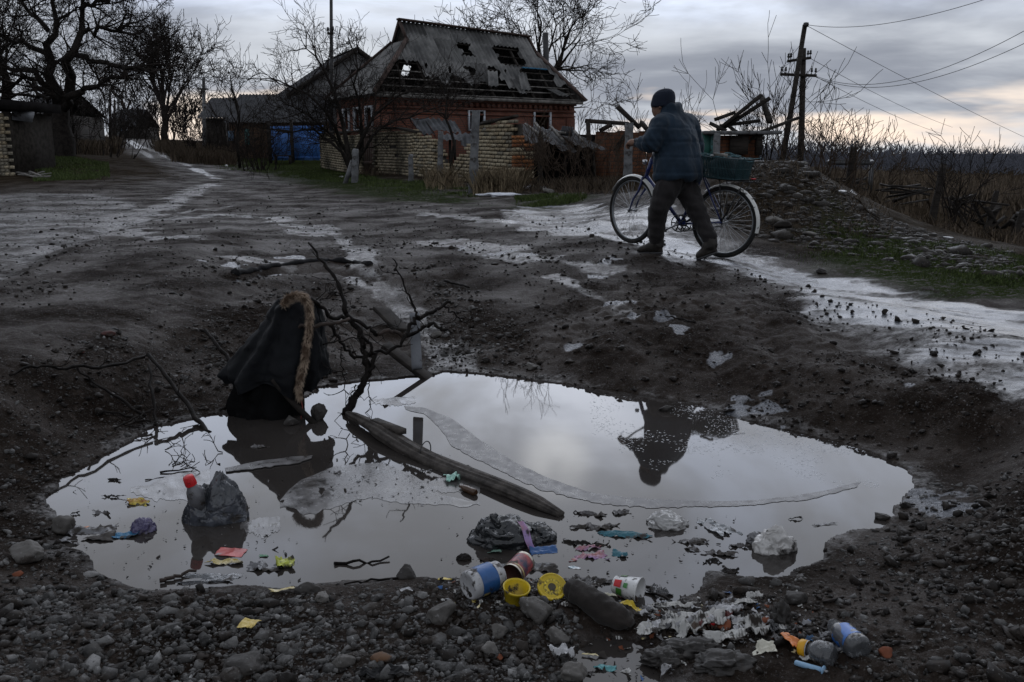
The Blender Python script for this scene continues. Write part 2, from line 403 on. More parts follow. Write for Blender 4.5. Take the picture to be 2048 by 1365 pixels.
def H(x, y, fine=True):
    x = np.atleast_1d(np.asarray(x, float)); y = np.atleast_1d(np.asarray(y, float))
    z = base_h(x, y); r = np.hypot(x, y)
    near = 1 - sstep(14, 40, r)
    for pl, w, dep in RUTS: z = z - dep * np.exp(-(line_d(x, y, pl) / w) ** 2)
    z = z - .09 * np.exp(-(line_d(x, y, TRENCH) / .12) ** 2)
    n1 = fbm2(x * 1.1, y * 1.1, 4, 3); n2 = fbm2(x * 4.2, y * 4.2, 4, 11, 0.55)
    rough = 0.55 + 0.9 * sstep(-0.2, 0.6, noise2(x * .7 + 3, y * .7, 5))
    rough = rough * (1 - 0.6 * sstep(6.0, 8.5, r) * (1 - .5 * sstep(18, 26, r)))
    flat = np.zeros_like(x)
    for pl in SMOOTH: flat = np.maximum(flat, 1 - sstep(-.15, .25, poly_sd(x, y, pl)))
    rough = rough * (1 - .82 * flat)
    amp = (0.036 * n1 * (1 - .5 * sstep(5, 8, r)) + 0.022 * n2 * rough) * (0.35 + 0.65 * near) - 0.03 * np.maximum(0, noise2(x * 2.3, y * 2.3, 91)) ** 2 * near
    if fine:
        n3 = fbm2(x * 17, y * 17, 3, 23, 0.6); cl = np.abs(noise2(x * 9, y * 9, 41)) ** 0.7
        amp = amp + (0.008 * n3 * rough + 0.006 * (0.5 - cl) * rough) * (1 - sstep(12, 30, r))
        crumb = (np.abs(noise2(x * 26, y * 26, 51)) * .013 + np.abs(noise2(x * 55, y * 55, 57)) * .006 + .010 * np.maximum(0, noise2(x * 11, y * 11, 63)) ** 1.5) * (1 - sstep(4.2, 6.5, r)) * (.55 + .45 * rough)
        amp = amp + crumb
    uu, vv = x * .72 - y * .69, x * .69 + y * .72
    amp = amp + flat * (.010 * fbm2(uu * .8, vv * 5.0, 4, 151) + .004 * fbm2(uu * 5, vv * 14, 2, 157))
    z = z + amp
    for c in CONTACT: z = z + (c[2] - z) * np.exp(-((x - c[0]) ** 2 + (y - c[1]) ** 2) / .05)
    near_w = np.nonzero((y > 1.0) & (y < 7.5) & (np.abs(x) < 4))[0]; zall = z; x, y, z, amp = x[near_w], y[near_w], z[near_w], amp[near_w]
    wob = 0.045 * fbm2(x * 3.1, y * 3.1, 4, 77)
    sd = np.minimum(poly_sd(x, y, WPOLY) + wob, poly_sd(x, y, WPOLY2) + wob * .5)
    bank = WATER + 0.006 + amp * 0.5 * sstep(0, .1, sd) + 0.16 * np.maximum(sd, 0)
    zo = bank + (z - bank) * sstep(0.05, 0.7, sd)
    zo = np.maximum(zo, WATER + 0.004 + np.minimum(sd, .1) * .12)
    z = np.where(sd > 0, zo, np.minimum(z, WATER - 0.012 + np.maximum(sd, -0.45) * 0.3))
    zall[near_w] = z
    return zall
def h1(x, y, fine=False): return float(H([x], [y], fine)[0])
def on_ground(px, py):                    # where the ray of this pixel meets the terrain
    d = ray(px, py); t = np.linspace(1.6, 60, 3000) if py > 330 else np.linspace(10, 200, 4000)
    X, Y, Z = d[0] * t, d[1] * t, ZC + d[2] * t; h = H(X, Y, False); k = np.argmax(Z < h)
    return np.array([X[k], Y[k], h[k]])

def gpx(px, Y): return np.array([D(px, 300, Y)[0], Y])
def build_ground():
    th = np.concatenate([np.linspace(-math.pi, -0.72, 40, endpoint=False), np.linspace(-0.70, 0.70, 520), np.linspace(0.72, math.pi, 41)[1:]])
    rr = np.concatenate([[0.02, 0.3, 0.7, 1.1, 1.4], np.geomspace(1.6, 7.0, 410), np.geomspace(7.0, 45, 220)[1:], np.geomspace(45, 4000, 50)[1:]])
    X = rr[:, None] * np.sin(th)[None]; Y = rr[:, None] * np.cos(th)[None]
    Z = H(X.ravel(), Y.ravel()).reshape(X.shape)
    mb = MB().grid(np.stack([X, Y, Z], 2)); mb.f[0] = mb.f[0][:, ::-1]
    x, y, z = X.ravel(), Y.ravel(), Z.ravel(); r = np.hypot(x, y)
    def P(pts, zz, soft, nz=0.5, ns=2.0, seed=1):
        poly = [G(a, b, zz) if b > 306 else D(a, b, 60) for a, b in pts]
        sd = poly_sd(x, y, poly) + nz * soft * (np_[ns] if ns in np_ else np_.setdefault(ns, fbm2(x * ns, y * ns, 4, seed))); return 1 - sstep(-soft, soft, sd)
    nl_ = fbm2(x * 3, y * 3, 4, 9); np_ = {}
    def Ln(pts, zz, w, seed=1):
        d = line_d(x, y, gl(pts, zz)) + w * .7 * nl_; return 1 - sstep(w * .5, w * 1.2, d)
    wet = 1.1 * P([(1000,428),(1080,418),(1240,440),(1400,478),(1500,500),(1640,535),(1800,568),(2048,606),(2300,640),(2300,790),(2048,722),(1900,684),(1750,640),(1600,585),(1480,535),(1300,512),(1150,480),(1010,450)], .06, .22, 1.0)
    wet = np.maximum(wet, .12 + .34 * sstep(-.1, .5, fbm2(x * .8, y * .8, 4, 63)) * sstep(5.5, 8, r) * (1 - sstep(14, 24, r))); wet = np.maximum(wet, (.66 + .5 * sstep(-.5, .5, fbm2(x * .7, y * 1.6, 4, 67))) * P([(-400,380),(0,392),(200,392),(290,410),(330,440),(260,465),(180,480),(80,530),(0,585),(-400,700)], .04, .3, .9, 1.0))
    for pts, zz, w in (([(430,372),(380,385),(345,410),(250,430),(235,455),(280,475),(330,480)], .05, .35), ([(330,440),(450,432),(560,440),(640,470)], .03, .25),
                       ([(640,470),(720,520),(760,570),(830,610),(890,650),(905,700),(880,745)], -.1, .17), ([(560,525),(480,520)], 0, .2), ([(330,425),(460,415)], .05, .25),
                       ([(850,430),(1000,445)], .08, .3), ([(700,560),(830,600)], -.1, .15), ([(900,490),(1060,520),(1200,540)], .02, .2), ([(1100,560),(1250,610)], -.05, .10), ([(880,480),(1030,500)], .03, .25)):
        wet = np.maximum(wet, 1.05 * Ln(pts, zz, w, 9))
    road = [np.array([D(a, 300, Y)[0], Y]) for a, Y in ((425, 31), (370, 40), (322, 52), (285, 70), (262, 100))]
    road2 = [np.array([D(a, 300, Y)[0], Y]) for a, Y in ((330, 30), (302, 40), (290, 52), (272, 70), (254, 100))]
    for rd in (road, road2): wet = np.maximum(wet, 1.6 * (1 - sstep(.06, .30, line_d(x, y, rd) + .15 * fbm2(x * 1.2, y * 1.2, 3, 6))))
    sdw = np.minimum(poly_sd(x, y, WPOLY), poly_sd(x, y, WPOLY2)); wet = np.maximum(wet, .85 * (1 - sstep(.0, .14, sdw + .05 * fbm2(x * 6, y * 6, 3, 8))))
    ice = np.zeros_like(x); n7 = fbm2(x * 7, y * 7, 4, 31)
    for a, b, w in ((1205,545,.16),(1190,565,.12),(1240,600,.10),(1270,617,.08),(1325,620,.12),(1370,636,.14),(1530,703,.16),(1550,720,.12),(1575,742,.1),(1660,790,.22),(1690,803,.2),(1640,780,.12),
                    (1900,875,.16),(1930,888,.1),(1880,862,.1),(1000,520,.2),(1050,528,.15),(520,552,.22),(470,545,.12),(580,522,.25),(1150,640,.08),(1430,668,.08),(940,508,.2),(1480,720,.1),(1750,800,.1),(1820,730,.08),(400,545,.08)):
        w *= .62; p = G(a, b, -.05); d = np.hypot((x - p[0]) * .8, (y - p[1]) * .75) + w * 1.1 * n7; ice = np.maximum(ice, 1 - sstep(w * .55, w * .95, d))
    trk = P([(1000,425),(1120,418),(1240,440),(1400,478),(1500,500),(1640,535),(1800,568),(2048,606),(2300,640),(2300,760),(2048,712),(1900,670),(1750,625),(1600,575),(1480,530),(1300,510),(1150,478),(1010,450)], .06, .2, 1.0)
    # long glazed streaks run with the track
    u = x * .72 + y * -.69; v = x * .69 + y * .72
    stre = sstep(-.1, .75, fbm2(u * .9, v * 5.5, 5, 51, .6) + .25)
    ice = np.maximum(ice * .8, trk * (.16 + .75 * stre)); wet = np.where(trk > .05, wet * (.9 + .5 * stre), wet)
    gr = np.zeros_like(x)
    for pts, zz in (([(430,322),(520,326),(700,338),(760,352),(950,380),(960,392),(820,385),(700,372),(560,350),(440,330)], .3), ([(1040,396),(1150,396),(1165,408),(1070,412)], .2), ([(60,322),(215,322),(200,333),(70,334)], .42),
                    ([(1640,455),(1750,475),(1900,500),(2048,515),(2300,560),(2300,600),(2048,572),(1900,560),(1750,530),(1640,500)], .12)):
        gr = np.maximum(gr, P(pts, zz, .5 if zz > .15 else .3, .8, 1.5))
    field = sstep(13, 20, r) * sstep(.20, .40, np.arctan2(x, y)); left = 1.4 * sstep(22, 34, r) * sstep(1.5, 3.2, np.abs((x - np.interp(y, [20, 31, 40, 52, 70, 100, 200], [-7.5, -9.0, -13.4, -19.6, -28.5, -43.0, -86.0]))))
    mound = 1 - sstep(-.2, .35, poly_sd(x, y, [gpx(a, b) for a, b in ((1430,10.6),(1500,9.75),(1620,9.2),(1760,8.4),(1900,7.8),(2060,7.0),(2300,6.6),(2300,12),(2060,13),(1900,15),(1700,16),(1500,16),(1430,14))]))
    dry = np.clip(np.maximum(np.maximum(field, left * .7), .92 * mound), 0, 1); wet = wet * (1 - dry)
    o = mb.build('ground', mat_ground(), smooth=True); tag(o, kind='structure')
    for nm, a in (('wet', wet), ('ice', ice), ('grass', gr), ('dry', dry)): attr(o, nm, a)
    return o
def mat_ground():
    s = NT('wet_mud'); n1 = s.noise(1.3, 6, 0.6); n2 = s.noise(14, 6, 0.65); n3 = s.noise(75, 4, 0.6)
    c = s.mix(s.rng(n1, .35, .65), (0.0125, 0.0088, 0.0066), (0.030, 0.0215, 0.0165))
    c = s.mix(s.rng(n2, .52, .74), c, (0.042, 0.0315, 0.0255))
    c = s.mix(s.rng(n3, .61, .72), c, (0.085, 0.078, 0.072)); c = s.mix(s.rng(s.noise(38, 5, .7), .42, .30), c, (0.006, 0.0045, 0.0036))
    dry = s.attr('dry'); c = s.mix(s.math('MULTIPLY', dry, .8), c, s.mix(s.rng(n2, .35, .65), (0.016, 0.0125, 0.009), (0.042, 0.032, 0.021)))
    gr = s.attr('grass'); gm = s.math('MULTIPLY', gr, s.rng(n2, .35, .5)); c = s.mix(gm, c, (0.020, 0.028, 0.009))
    ice = s.attr('ice'); im = s.rng(s.math('ADD', ice, s.math('MULTIPLY', s.math('SUBTRACT', n2, .5), .55)), .22, .95)
    c = s.mix(im, c, s.mix(s.rng(n3, .4, .6), (0.055, 0.06, 0.072), (0.14, 0.15, 0.175)))
    wet = s.attr('wet'); wm = s.math('MULTIPLY', s.rng(s.math('ADD', s.math('ADD', wet, s.math('MULTIPLY', s.math('SUBTRACT', n2, .5), 1.9)), s.math('MULTIPLY', s.math('SUBTRACT', s.noise(46, 5, .7), .5), 1.7)), .35, 1.5), s.rng(s.noise(2.1, 5, .65), .3, .6, .4, 1.0))
    c = s.mix(s.math('MULTIPLY', wm, .35), c, (0.03, 0.03, 0.033))
    rg = s.mix(wm, s.mix(s.rng(n1, .35, .65), (0.8,) * 3, (0.55,) * 3), (0.24,) * 3); rg = s.mix(im, rg, (0.20,) * 3); rg = s.mix(gm, rg, (.85,) * 3)
    sp = s.mix(wm, s.mix(s.rng(n1, .35, .65), (0.02,) * 3, (0.13,) * 3), (0.55,) * 3); sp = s.mix(dry, sp, (.0,) * 3); sp = s.mix(gm, sp, (.0,) * 3); sp = s.mix(im, sp, (.6,) * 3)
    gl = s.math('MULTIPLY', s.rng(s.noise(95, 3, .6), .60, .70), s.math('SUBTRACT', 1.0, dry)); rg = s.mix(gl, rg, (0.25,) * 3); sp = s.mix(gl, sp, (.5,) * 3)      # wet grains
    s.set(col=c, rough=rg, spec=sp)
    hb = s.math('ADD', s.math('MULTIPLY', s.noise(32, 5, .65), .5), s.math('MULTIPLY', s.noise(120, 4, .7), .35))
    st = s.mix(wm, (0.75,) * 3, (0.2,) * 3)
    b = s.bump(hb, .8, .034); bn = b.node; s.L(st, bn.inputs['Strength'])
    return s.m
ground = build_ground()

def build_water():
    s = NT('muddy_water')
    c = s.mix(s.rng(s.noise(1.2, 4), .3, .7), (0.028, 0.0245, 0.0225), (0.042, 0.037, 0.034))
    s.set(col=c, rough=0.025, spec=0.5, ior=1.36)
    s.bump(s.noise(4, 2, .4), .02, .01)
    lo = np.array(WPOLY)[:, :2].min(0) - .35; hi = np.array(WPOLY)[:, :2].max(0) + .35
    gx, gy = np.linspace(lo[0], hi[0], 12), np.linspace(lo[1] - .9, hi[1], 12)
    P = np.stack(np.meshgrid(gx, gy) + [np.full((12, 12), WATER)], 2)
    o = MB().grid(P).build('puddle_water', s.m); tag(o, kind='structure'); return o
puddle = build_water()

# ------------------------------------------------------------------ loose stones and clods
def rockshape(sub, seed, sharp=.35, flat=1.0):
    v, f = ICO[sub]; rng_ = np.random.RandomState(seed); r = np.full(len(v), 1.25)
    for k in range(15):                        # a faceted solid: nearest of fifteen random planes
        n = rng_.normal(size=3); n /= np.linalg.norm(n); r = np.minimum(r, rng_.uniform(.55, .95) / np.maximum(v @ n, .2))
    v = v * r[:, None]
    v = v * (1 + (.05 if sub < 3 else .09) * fbm3(v * 3.2 + seed, 3, seed))[:, None]; v[:, 2] *= flat
    return v, f
def hullshape(seed, npts=12):
    import bmesh
    rs = np.random.RandomState(seed); p = rs.normal(size=(npts, 3)); p /= np.linalg.norm(p, axis=1, keepdims=True); p *= rs.uniform(.75, 1.15, (npts, 1)); bm = bmesh.new()
    for q in p: bm.verts.new(q)
    r = bmesh.ops.convex_hull(bm, input=bm.verts); bmesh.ops.delete(bm, geom=[g for g in set(r['geom_interior'] + r['geom_unused']) if isinstance(g, bmesh.types.BMVert)], context='VERTS')
    bm.verts.index_update(); bmesh.ops.triangulate(bm, faces=bm.faces[:]); bmesh.ops.recalc_face_normals(bm, faces=bm.faces[:]); v = np.array([x.co[:] for x in bm.verts]); f = np.array([[y.index for y in x.verts] for x in bm.faces]); bm.free(); return v, f
def mat_stone(name, dark, lite, sc=1.0):
    s = NT(name); a = s.attr('shade'); n = s.noise(22 * sc, 5, .65); n2 = s.noise(90 * sc, 4, .6)
    c = s.mix(s.math('ADD', s.math('MULTIPLY', a, .75), s.math('MULTIPLY', s.rng(n, .3, .7), .3)), dark, lite)
    mk = s.rng(s.noise(11 * sc, 5, .6), .48, .62); c = s.mix(s.math('MULTIPLY', mk, .9), c, MUD); c = s.mix(s.math('MULTIPLY', s.rng(n2, .60, .72), .5), c, (.3, .3, .3)); c = s.mix(s.math('MULTIPLY', s.rng(n2, .42, .30), .7), c, (.012, .010, .009))
    s.set(col=c, rough=s.rng(n, .3, .7, .38, .8), spec=.18); s.bump(n2, .5, .006); return s.m
STONE = mat_stone('wet_gravel_stone', (0.005, 0.0043, 0.0038), (0.30, 0.295, 0.29))
def scatter(name, N, regions, size, sub, mt, label, cat, seed=5, sink=-.05, shade=None, flat=(.5, .9), cluster=0.3):
    """regions: list of (px polygon, weight, ground height)"""
    rs = np.random.RandomState(seed); polys = [([G(a, b, z) for a, b in p], w) for p, w, z in regions]
    X = []; Y = []; tot = sum(w for _, w in polys)
    for poly, w in polys:
        A = np.array(poly)[:, :2]; need = int(N * w / tot); got = 0; lo, hi = A.min(0), A.max(0)
        az0, az1 = np.arctan2(A[:, 0], A[:, 1]).min(), np.arctan2(A[:, 0], A[:, 1]).max(); r = np.hypot(A[:, 0], A[:, 1]); 
        for _ in range(60):
            a = rs.uniform(az0, az1, need * 2); q = np.exp(rs.uniform(math.log(r.min()), math.log(r.max()), need * 2))
            x, y = q * np.sin(a), q * np.cos(a); ok = (poly_sd(x, y, poly) < rs.exponential(.06, len(x)))
            cn = .5 + .5 * fbm2(x * 2.2, y * 2.2, 3, seed) ; ok &= rs.uniform(size=len(x)) < np.clip((1 - cluster) + cluster * 2 * (cn - .25), 0.02, 1)
            x, y = x[ok][:need - got], y[ok][:need - got]; X.append(x); Y.append(y); got += len(x)
            if got >= need: break
    X, Y = np.concatenate(X), np.concatenate(Y)
    S = np.clip(np.exp(rs.normal(math.log(size), .62, len(X))), size * .35, size * 4.5)
    sd = np.minimum(poly_sd(X, Y, WPOLY), poly_sd(X, Y, WPOLY2)); k = sd > S * .3 - .02; X, Y, S = X[k], Y[k], S[k]; n = len(X)
    Z = H(X, Y)
    pick = rs.randint(0, 16, n); mb = MB(); sh = (rs.beta(.36, 2.7, n) if shade is None else rs.uniform(*shade, n)); SH = []
    for si in range(16):
        v, f = hullshape(500 + si + seed * 31, 8 + 2 * sub + si % 4); g = np.nonzero(pick == si)[0]; m = len(g)
        if m == 0: continue
        B = v[None] * np.stack([rs.uniform(.75, 1.35, m), rs.uniform(.65, 1.1, m), rs.uniform(*flat, m)], 1)[:, None, :]
        a = rs.uniform(0, 6.283, m); t = rs.normal(0, .5, m); ca, sa, ct, st_ = np.cos(a)[:, None], np.sin(a)[:, None], np.cos(t)[:, None], np.sin(t)[:, None]; S_ = S[g][:, None]
        x, y, z = B[..., 0], B[..., 1] * ct - B[..., 2] * st_, B[..., 1] * st_ + B[..., 2] * ct
        V = np.stack([(x * ca - y * sa) * S_ + X[g][:, None], (x * sa + y * ca) * S_ + Y[g][:, None], z * S_ + (Z[g] + S[g] * sink)[:, None]], 2)
        mb.add(V.reshape(-1, 3), (np.arange(m)[:, None, None] * len(v) + f[None]).reshape(-1, 3)); SH.append(np.repeat(sh[g], len(v)))
    o = mb.build(name, mt); tag(o, label, cat, kind='stuff')
    attr(o, 'shade', np.concatenate(SH)); return o
FG = [(0,1190),(200,1165),(330,1200),(560,1195),(860,1165),(1000,1175),(1130,1200),(1160,1260),(1140,1390),(-60,1420),(-60,1190)]
LB = [(-60,830),(120,740),(300,680),(460,650),(470,760),(420,820),(300,850),(210,920),(100,985),(100,1100),(200,1150),(-60,1200)]
RB = [(1840,960),(1900,940),(2100,980),(2100,1420),(1760,1400),(1660,1290),(1500,1215),(1430,1200),(1420,1160),(1560,1150),(1660,1100),(1790,1050)]
TB = [(860,600),(960,640),(1080,700),(1090,745),(900,742),(850,690)]
MID = [(400,560),(700,560),(760,640),(640,700),(450,690),(250,640)]
RD = [(700,470),(1000,470),(1250,560),(1450,640),(1750,760),(2048,830),(2048,940),(1850,930),(1500,830),(1150,755),(950,620)]
scatter('gravel', 4200, [(FG, 5, -.31), (LB, 1.0, -.2), (RB, .5, -.28), (TB, .9, -.25)], (.0078), 2, STONE, 'grey broken gravel piled along the near edge of the puddle', 'gravel', 5, cluster=.6)
scatter('pebbles', 12000, [(FG, 5, -.31), (LB, 2.5, -.15), (RB, 1.8, -.28), (TB, .8, -.25), (MID, 1.3, -.1)], .0048, 1, STONE, 'small grey pebbles pressed into the mud', 'pebbles', 6, cluster=.6)
CLOD = mat_stone('mud_clod', (0.009, 0.007, 0.006), (0.024, 0.02, 0.0175))
scatter('mud_clods', 6500, [(FG, 1.5, -.31), (LB, 2.5, -.15), (RB, 3, -.28), (TB, 1.2, -.25), (MID, 2.5, -.1), (RD, 3, -.12)], .0085, 1, CLOD, 'dark wet clods of churned mud around the puddle', 'mud', 8, .15, flat=(.4, .8), cluster=.8)
ROADALL = [(0,400),(400,350),(700,390),(1000,420),(1300,500),(1700,600),(2048,680),(2048,780),(1700,760),(1300,640),(900,560),(600,540),(300,560),(0,640)]
scatter('road_grit', 6000, [(ROADALL, 1, 0)], .0075, 1, CLOD, 'loose grit and crumbs of mud on the village road', 'grit', 9, .2, cluster=.7)
# ------------------------------------------------------------------ shared materials
WOOD_DK = mat('dark_weathered_wood', (0.028, 0.024, 0.021), .85, .2, .5, 3, .5, 30, .01, stretch=(1, 1, 6))
WOOD_GR = mat('grey_weathered_wood', (0.15, 0.142, 0.132), .85, .2, .5, 4, .5, 40, .01)
BARK = mat('dark_bark', (0.020, 0.017, 0.015), .9, .15, .5, 8, .6, 30, .02)
TWIG = mat('bare_twig', (0.022, 0.018, 0.016), .9, .1, .4, 2, 0)
TWIG_BR = mat('brown_twig', (0.055, 0.040, 0.030), .9, .1, .4, 2, 0)
CONC = mat('weathered_concrete', (0.13, 0.133, 0.138), .9, .2, .4, 5, .5, 25, .01, mud=.25, mscale=4)
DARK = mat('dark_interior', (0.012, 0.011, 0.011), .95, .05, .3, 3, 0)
ASB = mat('corrugated_asbestos_sheet', (0.125, 0.125, 0.126), .9, .2, .45, 1.3, .3, 20, .01, col2=(0.14, 0.138, 0.135))
ASB2 = mat('mossy_asbestos_sheet', (0.092, 0.091, 0.09), .9, .2, .5, 1.0, .3, 20, .01)
METAL_DK = mat('dark_metal', (0.02, 0.02, 0.022), .5, .5, .4, 8, .1, 40)
WHITE_FR = mat('white_window_frame', (0.42, 0.44, 0.48), .5, .4, .3, 5, .05)

def brick_mat(name, c1, c2, mortar, bw, rh, scale=1.0, ms=.012):
    s = NT(name); b = s.N('ShaderNodeTexBrick'); tc = s.N('ShaderNodeTexCoord'); s.L(tc.outputs['UV'], b.inputs['Vector'])
    b.inputs['Scale'].default_value = 1.0; b.inputs['Brick Width'].default_value = bw; b.inputs['Row Height'].default_value = rh; b.inputs['Mortar Size'].default_value = ms
    b.inputs['Color1'].default_value = (*c1, 1); b.inputs['Color2'].default_value = (*c2, 1); b.inputs['Mortar'].default_value = (*mortar, 1)
    n = s.noise(.9, 6, .65); c = s.mix(s.rng(n, .4, .75), b.outputs['Color'], tuple(x * .35 for x in c1))
    s.set(col=c, rough=.9, spec=.15); s.bump(b.outputs['Fac'], -.5, .01); return s.m
RED_BRICK = brick_mat('red_brick', (0.19, 0.072, 0.048), (0.135, 0.056, 0.041), (0.075, 0.055, 0.047), .25, .085)
TAN_BRICK = brick_mat('tan_brick', (0.13, 0.085, 0.055), (0.10, 0.055, 0.035), (0.05, 0.04, 0.035), .25, .085)
def wall_uv(o, u, org):
    me = o.data; uv = me.uv_layers.new(name='UV'); co = np.zeros(len(me.vertices) * 3); me.vertices.foreach_get('co', co); co = co.reshape(-1, 3)
    li = np.zeros(len(me.loops), int); me.loops.foreach_get('vertex_index', li); c = co[li]
    nrm = np.zeros(len(me.polygons) * 3); me.polygons.foreach_get('normal', nrm); nrm = nrm.reshape(-1, 3)
    lt = np.zeros(len(me.polygons), int); me.polygons.foreach_get('loop_total', lt); nl = np.repeat(nrm, lt, 0)
    u = np.array(u); w = np.array([-u[1], u[0], 0]); use_w = np.abs(nl @ u) > .7
    a = np.where(use_w, c @ w, c @ u); uv.data.foreach_set('uv', np.stack([a, c[:, 2]], 1).ravel())

def wall_with_holes(mb, p, u, L, z0, z1, th, holes):
    """vertical wall from p along u (length L), outer face on the p-u line, thickness towards the left of u; holes (a0,a1,b0,b1)"""
    u = np.array([u[0], u[1], 0.0]); n = np.array([-u[1], u[0], 0.0]); R = np.array([u, n, [0, 0, 1]]).T
    def bx(a0, a1, b0, b1):
        if a1 - a0 < .01 or b1 - b0 < .01: return
        c = np.array([p[0], p[1], 0]) + u * (a0 + a1) / 2 + n * th / 2 + np.array([0, 0, (b0 + b1) / 2]); mb.box(c, (a1 - a0, th, b1 - b0), R)
    a = 0.0
    for h in sorted(holes):
        bx(a, h[0], z0, z1); bx(h[0], h[1], z0, h[2]); bx(h[0], h[1], h[3], z1); a = h[1]
    bx(a, L, z0, z1)

# ------------------------------------------------------------------ bare trees
def _rot(d, ax, an):
    c, s = math.cos(an), math.sin(an); k = ax; dt = d[0]*k[0]+d[1]*k[1]+d[2]*k[2]
    cx = (k[1]*d[2]-k[2]*d[1], k[2]*d[0]-k[0]*d[2], k[0]*d[1]-k[1]*d[0])
    return tuple(d[i]*c + cx[i]*s + k[i]*dt*(1-c) for i in range(3))
def _nrm(d):
    l = math.sqrt(d[0]**2+d[1]**2+d[2]**2) or 1.0; return (d[0]/l, d[1]/l, d[2]/l)
def _perp(d, R):
    v = (R.gauss(0, 1), R.gauss(0, 1), R.gauss(0, 1)); k = v[0]*d[0]+v[1]*d[1]+v[2]*d[2]
    return _nrm((v[0]-k*d[0], v[1]-k*d[1], v[2]-k*d[2]))
def grow(S, p, d, L, r, lvl, R, wig=.16, trop=.05, n=(7, 6, 5, 4), kids=(0, 3, 5, 7, 6), ang=(.5, 1.0), rat=(.45, .75), rmin=.004, start=.25, step=None):
    ns = max(3, n[min(lvl, len(n)-1)]); st = L / ns; rr = r; total = kids[min(lvl, len(kids)-1)] if lvl > 0 else 0
    spots = sorted(R.uniform(start, 1.0) for _ in range(total)); k = 0
    for i in range(ns):
        ax = _perp(d, R); d = _rot(d, ax, R.gauss(0, wig)); d = _nrm((d[0], d[1], d[2] + trop))
        q = (p[0]+d[0]*st, p[1]+d[1]*st, p[2]+d[2]*st); r1 = max(rmin, r * (1 - .72 * (i + 1) / ns))
        S.append((p, q, rr, r1, lvl)); p = q; rr = r1
        while k < len(spots) and spots[k] <= (i + 1) / ns:
            k += 1
            grow(S, p, _rot(d, _perp(d, R), R.uniform(*ang)), L * R.uniform(*rat), max(rmin, rr * R.uniform(.5, .8)), lvl - 1, R, wig, trop, n, kids, ang, rat, rmin, start * .8)
def seg_mesh(S, thick=.03):
    a = np.array([s[0] for s in S]); b = np.array([s[1] for s in S]); r0 = np.array([s[2] for s in S]); r1 = np.array([s[3] for s in S])
    mb = MB(); big = r0 > thick; mb.segs(a[big], b[big], r0[big], r1[big], 8)
    mid = (r0 <= thick) & (r0 > thick * .35); mb.segs(a[mid], b[mid], r0[mid], r1[mid], 4)
    sm = r0 <= thick * .35; mb.segs(a[sm], b[sm], r0[sm], r1[sm], 3); return mb
def tree(name, label, cat, base, trunk, limbs, R, mt=None, tw=None, group=None, tname='trunk', **kw):
    """trunk: list of world points with radii; limbs: list of (point, dir, length, radius, level)"""
    root = thing(name, label, cat, base, group=group)
    for k, (pts, rad) in enumerate(trunk): MB().tube(pts, rad, 10).build('trunk' if k == 0 and tname == 'trunk' else ('limb' if tname == 'trunk' else tname), mt or BARK, root, True)
    S = []
    for (p, d, L, r, lvl) in limbs: grow(S, tuple(p), _nrm(tuple(d)), L, r, lvl, R, **kw)
    seg_mesh(S).build('crown', tw or TWIG, root); return root
def jag(pts, n, amp, seed):
    pts = np.array(pts, float); t = np.linspace(0, 1, len(pts)); q = np.linspace(0, 1, n); P = np.stack([np.interp(q, t, pts[:, k]) for k in range(3)], 1)
    rs = np.random.RandomState(seed); j = rs.normal(0, amp, P.shape); j[0] = 0; return P + j
def gp(px, Y, dz=0.0):                        # point on the terrain at this column and distance
    x = D(px, 300, Y)[0]; return np.array([x, Y, h1(x, Y) + dz])

